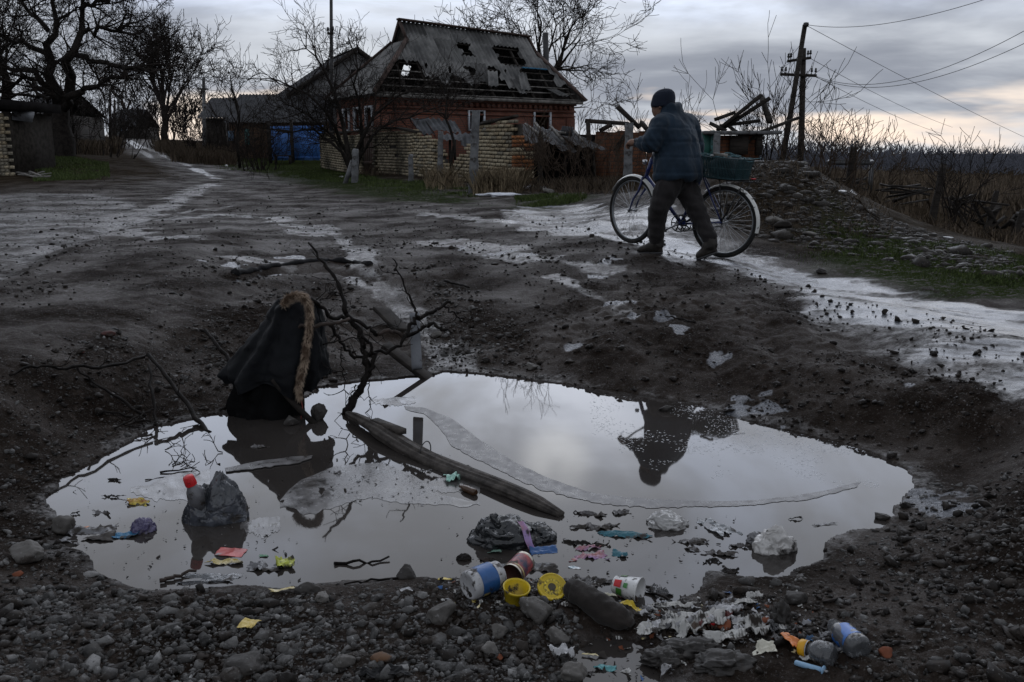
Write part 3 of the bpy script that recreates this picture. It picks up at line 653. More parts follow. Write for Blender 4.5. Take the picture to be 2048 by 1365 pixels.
def limb_fan(p, n, L, r, lvl, R, up=.5, spread=1.0, az=None):
    out = []
    for i in range(n):
        a = (i + R.uniform(-.35, .35)) * 6.283 / n if az is None else R.uniform(*az)
        out.append((p, (math.cos(a) * spread, math.sin(a) * spread, up * R.uniform(.6, 1.4)), L * R.uniform(.75, 1.15), r * R.uniform(.7, 1.1), lvl))
    return out
def build_trees():
    R = random.Random(3)
    # big dark tree on the left
    b = gp(128, 36); tp = [b + [0, 0, -.3], b + [0, 0, .8], D(122, 255, 36), D(120, 215, 36)]
    fork = D(120, 215, 36)
    tr = [(jag(tp, 8, .03, 1), np.linspace(.46, .30, 8))]
    lim = []
    for pts, r in (([(120,215),(98,150),(95,90),(112,40),(105,-30)], .24), ([(122,215),(140,150),(150,95),(165,40),(160,-40)], .24), ([(125,220),(150,185),(200,170),(238,152)], .17),
                   ([(110,180),(70,150),(20,140),(-60,110)], .15), ([(98,120),(50,90),(0,70),(-50,40)], .12), ([(150,110),(200,125),(250,135),(290,140)], .12), ([(112,200),(60,165),(10,160)], .13),
                   ([(155,70),(195,55),(220,60),(260,50)], .10), ([(95,60),(60,20),(20,-40)], .1), ([(160,20),(210,0),(240,-20)], .1), ([(120,210),(105,195),(60,190),(20,195)], .09)):
        P = jag([D(a, c, 36 + R.uniform(-1.2, 1.2) * (k > 0)) for k, (a, c) in enumerate(pts)], 9, .09, int(r * 1000) + pts[1][0]); tr.append((P, np.linspace(r, .05, 9)))
        for i in range(2, 9):
            for _ in range(2):
                d = _rot(_nrm(tuple(P[i] - P[i-1])), _perp(_nrm(tuple(P[i] - P[i-1])), R), R.uniform(.4, 1.2)); lim.append((P[i], d, R.uniform(.9, 1.7), .04, 3))
    tree('bare_tree', 'big dark leafless tree leaning over the white fence on the left', 'tree', b, tr, lim, R, kids=(0, 3, 4, 4), n=(3, 4, 4, 5), wig=.22, trop=.03, rmin=.0085)
    # a second, thinner one behind it
    b = gp(20, 44); lim = limb_fan(b + [0, 0, 2.0], 5, 4.5, .13, 4, R, 1.4, .7)
    tree('bare_tree', 'tall leafless tree at the very left edge behind the brick shed', 'tree', b, [(jag([b + [0, 0, -.2], b + [0, 0, 2.2]], 5, .03, 5), np.linspace(.24, .17, 5))], lim, R, kids=(0, 3, 4, 4, 5), n=(4, 4, 4, 6, 7), wig=.2, rmin=.010)
    # round tree far up the road
    b = gp(333, 82); H0 = 9.0; lim = []
    for i in range(9): a = i * .7; lim.append((b + [0, 0, 1.6 + .35 * i], (math.cos(a) * .5, math.sin(a) * .5, 1.0), 5.6 - .28 * i, .16, 4))
    tree('bare_tree', 'round leafless tree standing alone far up the road', 'tree', b, [(jag([b + [0, 0, -.2], b + [0, 0, 3], b + [.2, 0, 6.2]], 7, .05, 8), np.linspace(.36, .12, 7))], lim, R, kids=(0, 3, 4, 4, 6), n=(3, 3, 4, 5, 6), wig=.17, trop=.06, rmin=.018)
    b = gp(258, 130); tree('bare_tree', 'small pale leafless tree beyond the house at the end of the road', 'tree', b, [(jag([b, b + [0, 0, 5]], 5, .1, 8), np.linspace(.25, .12, 5))], limb_fan(b + [0, 0, 3.5], 7, 4.5, .12, 3, R, 1.6, .7), R, kids=(0, 3, 5, 6), n=(3, 4, 5, 6), rmin=.02, tw=TWIG_BR)
    # behind the red house
    b = gp(1085, 52); lim = limb_fan(b + [0, 0, 4.2], 8, 4.3, .13, 4, R, 1.4, .9) + limb_fan(b + [0, 0, 2.6], 4, 3.4, .09, 4, R, .6, 1.0)
    tree('bare_tree', 'wide leafless tree rising behind the red brick house', 'tree', b, [(jag([b + [0, 0, -.2], b + [0, 0, 4.5]], 6, .06, 3), np.linspace(.38, .24, 6))], lim, R, kids=(0, 3, 4, 4, 5), n=(3, 3, 4, 6, 7), wig=.2, rmin=.011)
    # multi-stemmed tree before the brick wall
    b = gp(703, 31); tr = []; lim = []
    for pts, r in (([(700,345),(690,300),(672,262),(645,210),(600,180),(560,165)], .09), ([(702,345),(700,290),(680,230),(668,170),(640,120),(612,95)], .1), ([(705,345),(715,290),(738,240),(775,205),(830,180)], .085),
                   ([(700,330),(670,290),(640,262),(600,262),(560,262)], .06), ([(706,320),(722,270),(722,215),(710,160),(715,115)], .07), ([(704,340),(730,300),(752,265),(800,235),(850,225)], .065), ([(698,320),(662,270),(625,240),(590,215)], .055)):
        P = jag([D(a, c, 31 + R.uniform(-.8, .8) * (k > 0)) for k, (a, c) in enumerate(pts)], 8, .05, pts[2][0]); P[0] = b + [R.uniform(-.1, .1), R.uniform(-.1, .1), -.15]; tr.append((P, np.linspace(r, .018, 8)))
        for i in range(2, 8):
            d0 = _nrm(tuple(P[i] - P[i-1]))
            for _ in range(3): lim.append((P[i], _rot(d0, _perp(d0, R), R.uniform(.4, 1.1)), R.uniform(.7, 1.5), .022, 2))
    tree('bare_tree', 'many-stemmed leafless fruit tree in front of the pale brick wall', 'tree', b, tr, lim, R, kids=(0, 4, 5), n=(4, 4, 5), wig=.24, trop=.03, rmin=.0065)
    # thin ones near the sheds
    b = gp(478, 40); tree('bare_sapling', 'slender leafless sapling before the low shed left of the blue gates', 'tree', b, [(jag([b, b + [0, 0, 2.6], b + [-.15, 0, 4.0]], 6, .04, 8), np.linspace(.07, .025, 6))], limb_fan(b + [0, 0, 1.7], 6, 1.9, .03, 2, R, 1.0, .9) + limb_fan(b + [-.1, 0, 2.9], 5, 1.5, .022, 2, R, 1.0, .8), R, kids=(0, 4, 5), n=(4, 4, 5), wig=.22, rmin=.0085)
    b = gp(905, 26); tree('bare_sapling', 'young leafless tree growing in the gap of the broken brick wall', 'tree', b, [(jag([b, D(905, 290, 26), D(893, 235, 26), D(895, 190, 26)], 7, .03, 8), np.linspace(.06, .02, 7))], limb_fan(D(893, 240, 26), 6, 1.1, .022, 2, R, .9, 1.0) + limb_fan(D(895, 200, 26), 5, .9, .018, 2, R, .8, 1), R, kids=(0, 4, 5), n=(4, 4, 5), wig=.25, rmin=.006)
    # shrubs
    def shrub(name, label, px, Y, n, L, lvl, spread=.45, w=.5, rmin=.007, mt=TWIG, r=.03, kids=(0, 4, 5)):
        b = gp(px, Y); lim = []
        for i in range(n):
            a = R.uniform(0, 6.283); q = b + np.array([math.cos(a), math.sin(a), 0]) * R.uniform(0, w); q[2] = h1(q[0], q[1]) - .05
            lim.append((q, (math.cos(a) * spread * R.uniform(.2, 1.2), math.sin(a) * spread * R.uniform(.2, 1.2), 1), L * R.uniform(.6, 1.15), r * R.uniform(.6, 1), lvl))
        st = [(jag([l[0], np.array(l[0]) + np.array(l[1]) * .25], 3, .01, 4), np.linspace(l[3] * 1.15, l[3], 3)) for l in lim]
        return tree(name, label, 'shrub', b, st if n <= 18 else st[:6], lim, R, tw=mt, tname='stem', kids=kids, n=(4, 4, 6, 6), wig=.14, trop=.04, rmin=rmin, ang=(.3, .8), rat=(.35, .6))
    shrub('bare_shrub', 'tall bare shrub behind the utility pole on the rubble mound', 1530, 30, 20, 2.8, 2, .45, 1.3, .008)
    shrub('bare_shrub', 'bushy brown bare shrub just right of the utility pole', 1660, 26, 18, 2.0, 2, .6, .9, .007, TWIG_BR)
    shrub('bare_shrub', 'fan-shaped bare shrub beside the leaning fence stake on the right', 1925, 22, 11, 1.7, 2, .55, .25, .006)
    shrub('bare_shrub', 'thin bare shrub showing behind the person in the blue hat', 1300, 27, 10, 1.75, 2, .45, 1.6, .006, TWIG_BR)
    shrub('bare_shrub', 'low tangled shrub beneath the big dark tree on the left', 150, 40, 34, 2.2, 2, .6, 2.6, .010)
    shrub('bare_shrub', 'dense dark shrub under the round tree up the road', 345, 70, 46, 3.4, 2, .5, 3.4, .018)
    shrub('bare_shrub', 'dark hedge-like shrub before the low shed left of the gates', 425, 47, 26, 1.9, 2, .5, 1.8, .011)
    shrub('bare_shrub', 'grey bare shrub left of the blue gates by the roadside', 520, 38, 20, 1.4, 2, .5, .8, .008)
    shrub('bare_shrub', 'tangle of bare stems before the collapsed lean-to roof', 1120, 21.5, 22, 1.3, 2, .55, 1.2, .005, TWIG_BR, .014)
    shrub('bare_shrub', 'brown bare stems beside the concrete post behind the bicycle', 1215, 20, 18, 1.0, 2, .5, .8, .004, TWIG_BR, .012)
    shrub('bare_shrub', 'sparse bare shrub beyond the metal frame in the right-hand field', 1775, 36, 12, 1.6, 2, .5, 1.6, .008, TWIG_BR)
    shrub('bare_shrub', 'dark scrub at the left verge where the road bends away', 232, 62, 30, 2.2, 2, .5, 2.4, .014)
build_trees()
# ------------------------------------------------------------------ the red brick house with the shelled roof
def corr_sheet(mb, P, a0, a1, v0, v1, keep=None, pitch=.19, amp=.036, rows=6, lift=0.0, nrm=(0, 0, 1), seed=0):
    """corrugated sheet on the surface P(a, v) between a0..a1 (metres) and v0..v1 (0 ridge, 1 eave)"""
    k = max(3, int(round((a1 - a0) / pitch * 6))); A = np.linspace(a0, a1, k + 1); Vv = np.linspace(v0, v1, rows + 1)
    n = np.array(nrm); wv = amp * np.sin(A / pitch * 2 * math.pi)
    pts = np.array([[P(a, v) + n * (w + lift * (v1 - v) / (v1 - v0) * -1 + lift) for a, w in zip(A, wv)] for v in Vv])
    i = (np.arange(rows)[:, None] * (k + 1) + np.arange(k)[None]); q = np.stack([i, i + 1, i + k + 2, i + k + 1], 2).reshape(-1, 4)
    if keep is not None:
        am = (A[:-1] + A[1:]) / 2; vm = (Vv[:-1] + Vv[1:]) / 2
        m = np.array([[keep(a, v) for a in am] for v in vm]).ravel(); q = q[m]
        if len(q) == 0: return False
        # keep the largest connected piece of the sheet
        M2 = m.reshape(rows, k); lab = np.zeros_like(M2, int); best = 0; bl = 0; nl = 0
        for i0 in range(rows):
            for j0 in range(k):
                if M2[i0, j0] and not lab[i0, j0]:
                    nl += 1; stack = [(i0, j0)]; lab[i0, j0] = nl; c = 0
                    while stack:
                        i_, j_ = stack.pop(); c += 1
                        for a_, b_ in ((i_ + 1, j_), (i_ - 1, j_), (i_, j_ + 1), (i_, j_ - 1)):
                            if 0 <= a_ < rows and 0 <= b_ < k and M2[a_, b_] and not lab[a_, b_]: lab[a_, b_] = nl; stack.append((a_, b_))
                    if c > best: best, bl = c, nl
        if best < 6: return False
        i = (np.arange(rows)[:, None] * (k + 1) + np.arange(k)[None]); q = np.stack([i, i + 1, i + k + 2, i + k + 1], 2).reshape(-1, 4)[(lab == bl).ravel()]
    us, inv = np.unique(q, return_inverse=True); mb.add(pts.reshape(-1, 3)[us], inv.reshape(-1, 4)); return True
def _sn(a, b, k): return math.sin(a * 2.1 + k) * math.cos(b * 1.7 - k * 2) * .6 + math.sin(a * 5.3 + b * 3.1 + k) * .4
def red_house():
    E0, E1 = D(748, 186, 33.5), D(1172, 192, 38.4); E1[2] = E0[2] - .05
    ud = (E1 - E0); Lr = np.linalg.norm(ud[:2]); u = np.array([ud[0], ud[1], 0]) / Lr; w = np.array([-u[1], u[0], 0]); Dp = 5.4
    R0 = D(800, 42, E0[1] + u[1] * 2.1 + w[1] * Dp / 2); R1 = D(1056, 76, E0[1] + u[1] * 8.3 + w[1] * Dp / 2)
    aR0, aR1 = (R0 - E0) @ u, (R1 - E0) @ u; zR = lambda a: R0[2] + (R1[2] - R0[2]) * (a - aR0) / (aR1 - aR0)
    zE = lambda a: E0[2] + (E1[2] - E0[2]) * a / Lr
    def PF(a, v): p = E0 + u * a + w * (Dp / 2 * (1 - v)); p[2] = zR(a) + (zE(a) - zR(a)) * v; return p
    def PB(a, v): p = E0 + u * a + w * (Dp / 2 * (1 + v)); p[2] = zR(a) + (zE(a) - zR(a)) * v; return p
    vg = .26
    ul = lambda v: aR0 if v < vg else aR0 * (1 - (v - vg) / (1 - vg))
    ur = lambda v: aR1 if v < vg else aR1 + (Lr - aR1) * (v - vg) / (1 - vg)
    nF = np.cross(PF(1, 1) - PF(0, 1), PF(0, 0) - PF(0, 1)); nF /= np.linalg.norm(nF); nB = np.cross(PB(0, 0) - PB(0, 1), PB(1, 1) - PB(0, 1)); nB /= np.linalg.norm(nB)
    gz = .2
    root = thing('brick_house', 'red brick house with a shell-torn corrugated roof', 'house', (E0[0], E0[1], gz))
    wl = E0 + u * .35 + w * .35; LW, DW = Lr - .7, Dp - .7
    def pxu(px): d = (px - CX) / F * 1.0 * (CP + (CY - HOR) / F * SP) ** -1 * 1.0; d = D(px, 300, 1.0)[0]; return (d * wl[1] - wl[0]) / (u[0] - d * u[1])
    def zat(py, Y): return D(1024, py, Y)[2]
    wz = E0[2] - .05
    a0, a1 = pxu(1066), pxu(1101); Yw = wl[1] + u[1] * a0; H1 = (a0, a1, zat(262, Yw), zat(220, Yw)); b0, b1 = pxu(936), pxu(970); Yw2 = wl[1] + u[1] * b0; H2 = (b0, b1, zat(262, Yw2), zat(218, Yw2))
    mb = MB(); wall_with_holes(mb, wl, u, LW, gz - .5, wz, .38, [H2, H1])
    o = mb.build('front_wall', RED_BRICK, root); wall_uv(o, u, wl); walls = [o]
    for k in range(3): pass
    SH = [(.8 + k * 1.25, .8 + k * 1.25 + .75, zat(262, 36), zat(215, 36)) for k in range(3)]
    mb = MB(); p = wl + w * DW; wall_with_holes(mb, p - w * .002, -w, DW - .385, gz - .5, wz - .004, .38, SH); o = mb.build('side_wall', RED_BRICK, root); wall_uv(o, u, wl)
    mb = MB(); p = wl + u * LW + w * .385; wall_with_holes(mb, p, w, DW - .385, gz - .5, wz - .006, .38, []); o = mb.build('side_wall', RED_BRICK, root); wall_uv(o, u, wl)
    mb = MB(); p = wl + u * (LW - .385) + w * DW; wall_with_holes(mb, p, -u, LW - .775, gz - .5, wz - .008, .38, []); o = mb.build('back_wall', RED_BRICK, root); wall_uv(o, u, wl)
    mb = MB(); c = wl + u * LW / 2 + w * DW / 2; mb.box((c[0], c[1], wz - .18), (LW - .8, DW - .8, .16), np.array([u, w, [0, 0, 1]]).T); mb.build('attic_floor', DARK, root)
    # cornice: two string courses and a row of dentil bricks, corner pilaster
    Rm = np.array([u, w, [0, 0, 1]]).T; mb = MB()
    for z, dd, hh in ((wz - .10, .13, .16), (wz - .42, .075, .08), (wz - .62, .05, .07)): c = wl + u * LW / 2 - w * (dd / 2 + .001); mb.box((c[0], c[1], z), (LW + .06, dd, hh), Rm)
    for k in range(int(LW / .25)): c = wl + u * (.12 + k * .25) - w * .05; mb.box((c[0], c[1], wz - .27), (.125, .10, .16), Rm)
    for a in (.2, LW - .2): c = wl + u * a - w * .028; mb.box((c[0], c[1], (wz + gz) / 2 - .5), (.42, .055, wz - gz + .3 - .66), Rm)
    o = mb.build('cornice', RED_BRICK, root); wall_uv(o, u, wl)
    for Hh, uu, pp, nn in ((H1, u, wl, -w), (H2, u, wl, -w)) + tuple((s, -w, wl + w * DW, -u) for s in SH):
        mb = MB(); Rw = np.array([uu, nn, [0, 0, 1]]).T
        cc = lambda a, z: np.array([*(pp + uu * a + nn * .012)[:2], z])
        for a in (Hh[0] + .04, Hh[1] - .04): mb.box(cc(a, (Hh[2] + Hh[3]) / 2), (.065, .12, Hh[3] - Hh[2] - .002), Rw)
        mb.box(cc((Hh[0] + Hh[1]) / 2, Hh[3] - .045), (Hh[1] - Hh[0] - .172, .115, .09), Rw); mb.box(cc((Hh[0] + Hh[1]) / 2, Hh[2] + .03), (Hh[1] - Hh[0] - .172, .16, .06), Rw)
        fr = mb.build('window_frame', WHITE_FR, root)
    # roof timbers
    rs = np.random.RandomState(4)
    for k in range(int(Lr / .95)):
        a = .5 + k * .95; v0 = 0.02 if aR0 < a < aR1 else (vg + (1 - vg) * ((aR0 - a) / aR0 if a <= aR0 else (a - aR1) / (Lr - aR1))) + .02
        if v0 < .9: MB().beam(PF(a, v0) - nF * .16, PF(a, .99) - nF * .16, .07, .13).build('rafter', WOOD_DK, root)
    for v in (.1, .22, .34, .46, .57, .68, .78, .88, .97):
        sag = rs.uniform(-.03, .03); MB().beam(PF(ul(v) + .1, v) - nF * .075, PF(ur(v) - .1, min(1, v + sag * .3)) - nF * .075, .05, .045).build('batten', WOOD_GR if v > .6 else WOOD_DK, root)
    # roof sheets of the front slope, each its own piece
    rows = [(-.01, .20), (.17, .52), (.49, .86), (.84, 1.02)]; cw = 1.02
    holes = [(4.55, 5.05, .22, .42), (6.2, 7.4, .20, .50), (7.05, 8.5, .535, 1.1), (4.4, 4.7, .58, .72), (5.5, 5.85, .54, .76), (2.0, 2.35, .56, .75)]
    for ri, (v0, v1) in enumerate(rows):
        a = ul(v1) - .1 if ri else aR0 - .02; k = 0
        while a < ur(v1):
            a2 = a + cw; off = .012 * ri + .006 * (k % 2)
            cut = rs.uniform(.62, .9)
            def keep(x, v):
                if not (ul(v) - .02 <= x <= ur(v) + .02): return False
                for h in holes:
                    if h[0] + .1 * math.sin(v * 40) < x < h[1] + .1 * math.sin(v * 31 + 1) and h[2] < v < h[3]: return False
                if ri == 2:
                    lim = .78 + .05 * math.sin(x * 3.1) + .04 * _sn(x * 3.0, 2.0, 3)
                    if x < 3.0: lim -= .12 * (3.0 - x)
                    if x < 1.4 and v > .52: return False
                    if 6.0 < x < 7.05: lim = .88
                    if x > 8.5: lim = .78 + .03 * math.sin(x * 9)
                    if v > lim: return False
                    if _sn(x * 3.3, v * 9, 8) > .72: return False
                if ri == 3: return False
                return True
            mb = MB()
            if corr_sheet(mb, PF, a, min(a2 + .06, Lr), v0, v1, keep, rows=26 if ri == 2 else (20 if ri == 1 else 8), lift=.02, nrm=nF): 
                for j in range(len(mb.v)): mb.v[j] = mb.v[j] + nF * off
                mb.build('roof_sheet', ASB if (ri + k) % 3 else ASB2, root)
            a = a2; k += 1
    # loose and slipped sheets along the eave
    for (px, py, px2, py2, wd, ri) in ((975, 142, 977, 172, .45, 0), (1020, 158, 1040, 187, .35, 1), (1035, 145, 1043, 180, .4, 2), (1092, 178, 1120, 192, .5, 3), (880, 152, 884, 168, .4, 4)):
        Y = E0[1] + u[1] * pxu(px); p0, p1 = D(px, py, Y + .9), D(px2, py2, Y + .1); d = p1 - p0; mb = MB()
        P2 = lambda a, v, p0=p0, d=d: p0 + d * v + u * a
        corr_sheet(mb, P2, 0, wd, 0, 1, rows=4, nrm=nF); mb.build('roof_sheet', ASB2 if ri % 2 else ASB, root)
    # back slope, hips, gablets, ridge and hip caps
    mb = MB(); corr_sheet(mb, PB, .1, Lr - .1, 0, 1.02, lambda x, v: ul(v) <= x <= ur(v) and not (.50 < v < .62 and 3.05 < x < 3.35) and not (.62 < v < .70 and 1.4 < x < 1.65), rows=24, nrm=nB); mb.build('back_roof', ASB2, root)
    for s, aE, aR in ((-1, 0.0, aR0), (1, Lr, aR1)):
        def PH(b, v, aE=aE, aR=aR):             # b across the hip, v 0 gablet base .. 1 eave
            half = Dp / 2 * (vg + (1 - vg) * v); bb = max(-half, min(half, b)); a = aR + (aE - aR) * v; p = E0 + u * a + w * (Dp / 2 + bb)
            p[2] = zR(aR) + (zE(aE) - zR(aR)) * (vg + (1 - vg) * v); return p
        mb = MB(); nh = np.array([*(u * s)[:2], .55]); nh /= np.linalg.norm(nh); corr_sheet(mb, PH, -Dp / 2, Dp / 2, 0, 1.0, rows=10, nrm=nh, amp=.018); mb.build('hip_roof', ASB, root)
        g = MB(); a_, b_, c_ = PF(aR, 0), PF(aR, vg), PB(aR, vg); off = -u * s * .12
        g.add(np.array([a_, b_, c_]) + off - [0, 0, .06], [(0, 1, 2)]); g.build('gable_board', WOOD_DK, root)
        for q in (b_, c_): MB().beam(a_ + [0, 0, .03], q, .16, .05, up=u).build('barge_board', mat_cap, root)
        MB().beam(PF(aR, vg) + nF * .05, PF(aE, 1) + nF * .05, .18, .05, up=nF).build('hip_cap', mat_cap, root)
        MB().beam(PB(aR, vg) + nB * .05, PB(aE, 1) + nB * .05, .18, .05, up=nB).build('hip_cap', mat_cap, root)
    MB().beam(R0 - u * .1 + [0, 0, .06], R1 + u * .1 + [0, 0, .06], .26, .07).build('ridge_cap', mat_cap, root)
    MB().beam(PF(7.15, .53) + nF * .05, PF(8.4, .53) + nF * .06, .05, .05).build('blue_batten', mat('blue_painted_batten', (.03, .14, .25), .6), root)
    MB().beam(PF(0.1, 1.0) - nF * .10, PF(Lr - .1, 1.0) - nF * .10, .05, .12).build('fascia_board', WOOD_GR, root)
    # chimney pipe behind the right hip
    p = D(1092, 125, 40.5); MB().tube([p - [0, 0, 1.8], p, D(1091, 66, 40.5)], [.14, .13, .13], 10).build('chimney_pipe', METAL_DK, root)
    # plaster heap and rags inside the eave
    return root
mat_cap = mat('rusty_ridge_cap', (0.062, 0.042, 0.036), .8, .2, .4, 3, .2, 20)
red_house()

def gable_house(name, label, px_l, px_r, px_a, ya, ye, Y, depth, gz, wallm, roofm, uang, gap=None):
    """gable-fronted house: left/right eave columns, apex column and row"""
    u = np.array([math.cos(uang), math.sin(uang), 0]); w = np.array([-u[1], u[0], 0])
    A = D(px_l, ye, Y); d = D(px_r, 300, 1.0)[0]; L = (d * A[1] - A[0]) / (u[0] - d * u[1]); B = A + u * L; da = D(px_a, 300, 1.0)[0]
    la = (da * A[1] - A[0]) / (u[0] - da * u[1]); Ap = A + u * la; Ap[2] = D(px_a, ya, Ap[1])[2]
    root = thing(name, label, 'house', (A[0], A[1], gz)); ins = .3
    a, b = A + u * ins + w * .3, B - u * ins + w * .3; ap = Ap + w * .3 - [0, 0, .15]; ze = A[2] - .1; f = np.array([a, b, b, ap, a]); f[0, 2] = f[1, 2] = gz - .5; f[2, 2] = f[4, 2] = ze
    bk = f + w * (depth - .6); V = np.concatenate([f, bk]); MB().add(V, [(0, 1, 2, 3, 4), (9, 8, 7, 6, 5), (1, 6, 7, 2), (5, 0, 4, 9)]).build('wall', wallm, root)
    for P, s in ((A, -1), (B, 1)):
        nn = np.cross(w, Ap - P) * s; nn /= np.linalg.norm(nn)
        if nn[2] < 0: nn = -nn
        Pf = lambda q, v, P=P: Ap + (P - Ap) * v * 1.03 + w * q
        mb = MB(); corr_sheet(mb, Pf, 0, depth, 0, 1, rows=3, nrm=nn, pitch=.3, amp=.03); mb.build('roof', roofm, root)
        MB().beam(Ap, P + (P - Ap) * .03, .05, .22, up=nn).build('barge_board', WOOD_DK, root)
    MB().beam(Ap - w * .05 + [0, 0, .06], Ap + w * depth + [0, 0, .06], .25, .06).build('ridge_cap', roofm, root)
    return root, A, u, w, L, Ap
GREYWALL = mat('grey_rendered_wall', (0.17, 0.17, 0.172), .9, .15, .3, 2, .4, 20)
DKROOF = mat('dark_slate_roof', (0.040, 0.041, 0.045), .85, .2, .4, 2, .2, 20)
r_, A_, u_, w_, L_, Ap_ = gable_house('gabled_house', 'grey gable-ended house behind the red brick house', 578, 850, 722, 98, 190, 55, 9, .5, GREYWALL, DKROOF, .42)
q = A_ + u_ * L_ * .5 + w_ * .27; q[2] = D(705, 152, q[1])[2]; MB().box(q, (.7, .06, .75), np.array([u_, w_, [0, 0, 1]]).T).build('attic_window', DARK, r_)
MB().tube([Ap_ + [0, 0, -.1], Ap_ + [0, 0, .25]], [.1, .07], 8).build('finial', WOOD_DK, r_)
# low sheds left of the blue gates
def low_shed(name, label, px0, px1, yr, ye, yb, Y, run, gz, wallm, roofm, dY=0.0, win=()):
    A = D(px0, ye, Y); B = D(px1, ye, Y + dY); u = B - A; u[2] = 0; L = np.linalg.norm(u); u /= L; w = np.array([-u[1], u[0], 0]); root = thing(name, label, 'shed', (A[0], A[1], gz))
    zr = D(px0, yr, Y + run)[2]; ze = A[2]
    mb = MB(); wall_with_holes(mb, A + w * .35 + u * .2, u, L - .4, gz - .5, ze - .03, .3, []); o = mb.build('front_wall', wallm, root); wall_uv(o, u, A)
    mb = MB(); 
    for s in (.2, L - .5): c = A + u * (s + .15) + w * (run + .4); mb.box((c[0], c[1], (gz - .5 + ze - .06) / 2), (.3, run * 1.9 - .35, ze - .06 - gz + .5), np.array([u, w, [0, 0, 1]]).T)
    o = mb.build('side_wall', wallm, root); wall_uv(o, u, A)
    for s in (0, 1):
        P = (lambda a, v: A + u * a + w * run * (1 - v) + [0, 0, zr - ze - (zr - ze) * v]) if s == 0 else (lambda a, v: A + u * a + w * run * (1 + v) + [0, 0, zr - ze - (zr - ze) * v])
        mb = MB(); corr_sheet(mb, P, 0, L, 0, 1.04, rows=4, nrm=(0, 0, 1), pitch=.2, amp=.03); mb.build('roof', roofm, root)
    for (x0, x1, y0, y1, m) in win:
        a = D(x0, 300, 1)[0]; t0 = (a * A[1] - A[0]) / (u[0] - a * u[1]); a = D(x1, 300, 1)[0]; t1 = (a * A[1] - A[0]) / (u[0] - a * u[1]); z0, z1 = D(x0, y1, Y)[2], D(x0, y0, Y)[2]
        c = A + u * (t0 + t1) / 2 + w * .33; c[2] = (z0 + z1) / 2; MB().box(c, (t1 - t0, .08, z1 - z0), np.array([u, w, [0, 0, 1]]).T).build('window', m, root)
    return root
TEAL = mat('faded_teal_paint', (0.06, 0.15, 0.15), .7, .3, .4, 4, .2, 20, mud=.3)
PALEBL = mat('faded_blue_shutter', (0.10, 0.15, 0.22), .7, .3, .4, 4, .2, 20)
low_shed('brick_outbuilding', 'long low outbuilding with a dark roof left of the blue gates', 447, 660, 189, 243, 300, 52, 3.4, .75, TAN_BRICK, DKROOF, 0, ((455, 466, 262, 282, PALEBL), (488, 497, 258, 290, TEAL)))
low_shed('dark_outbuilding', 'small dark-roofed outbuilding behind the grey roadside pole', 395, 452, 196, 235, 290, 60, 3.0, 1.1, WOOD_DK, DKROOF)
low_shed('far_house', 'dark house closing the far end of the road', 214, 272, 219, 252, 275, 118, 4.0, 2.7, WOOD_DK, DKROOF, 0, ((242, 248, 252, 262, PALEBL), (252, 257, 254, 262, WHITE_FR)))
low_shed('hedge_shed', 'low black shed behind the big tree on the left', 30, 105, 185, 225, 300, 46, 3.0, .8, WOOD_DK, DKROOF)

# ------------------------------------------------------------------ blue gates
BLUE = mat('faded_blue_gate_paint', (0.05, 0.15, 0.42), .55, .35, .25, 2.2, .1, 30, mud=.12, mscale=3, stretch=(1, 1, .3))
def blue_gates():
    Y = 46; b0 = gp(597, Y); root = thing('blue_gates', 'pair of faded blue metal gates left of the brick wall', 'gate', b0)
    for x0, x1 in ((543, 583), (589, 649)):
        p0, p1 = D(x0, 320, Y + (600 - x0) * .01), D(x1, 320, Y + (600 - x1) * .01); zt = D(x0, 252, Y)[2]; zb = D(x0, 321, Y)[2]; d = p1 - p0; d[2] = 0; L = np.linalg.norm(d); d /= L; n = np.array([-d[1], d[0], 0]); Rm = np.array([d, n, [0, 0, 1]]).T
        c = (p0 + p1) / 2; c[2] = (zt + zb) / 2; lf = MB().box(c, (L, .03, zt - zb), Rm).build('gate_leaf', BLUE, root)
        mb = MB()
        for k in range(1, 4): q = p0 + d * L * k / 4 - n * .02; q[2] = c[2]; mb.box(q, (.02, .016, (zt - zb) * .96), Rm)
        for z in (zb + .15, zt - .12): q = c - n * .024; q[2] = z; mb.box(q, (L * .97, .02, .05), Rm)
        mb.build('rib', BLUE, lf)
    p = D(586, 320, Y - .1); zt = D(586, 247, Y)[2]; MB().box((p[0], p[1], (zt + b0[2]) / 2), (.14, .14, zt - b0[2] + .3)).build('gate_post', WOOD_DK, root)
    for x in (541, 651): p = D(x, 320, Y); MB().box((p[0], p[1], (zt + b0[2]) / 2), (.16, .16, zt - b0[2] + .2)).build('gate_post', WOOD_DK, root)
blue_gates()
b = gp(565, 44.5); mb = MB(); mb.box(b + [0, 0, .42], (.85, .4, .06)); [mb.box(b + [sx * .36, 0, .2], (.06, .36, .4)) for sx in (-1, 1)]
solo('roadside_bench', mb, WOOD_DK, 'small dark bench in front of the left blue gate leaf', 'bench')

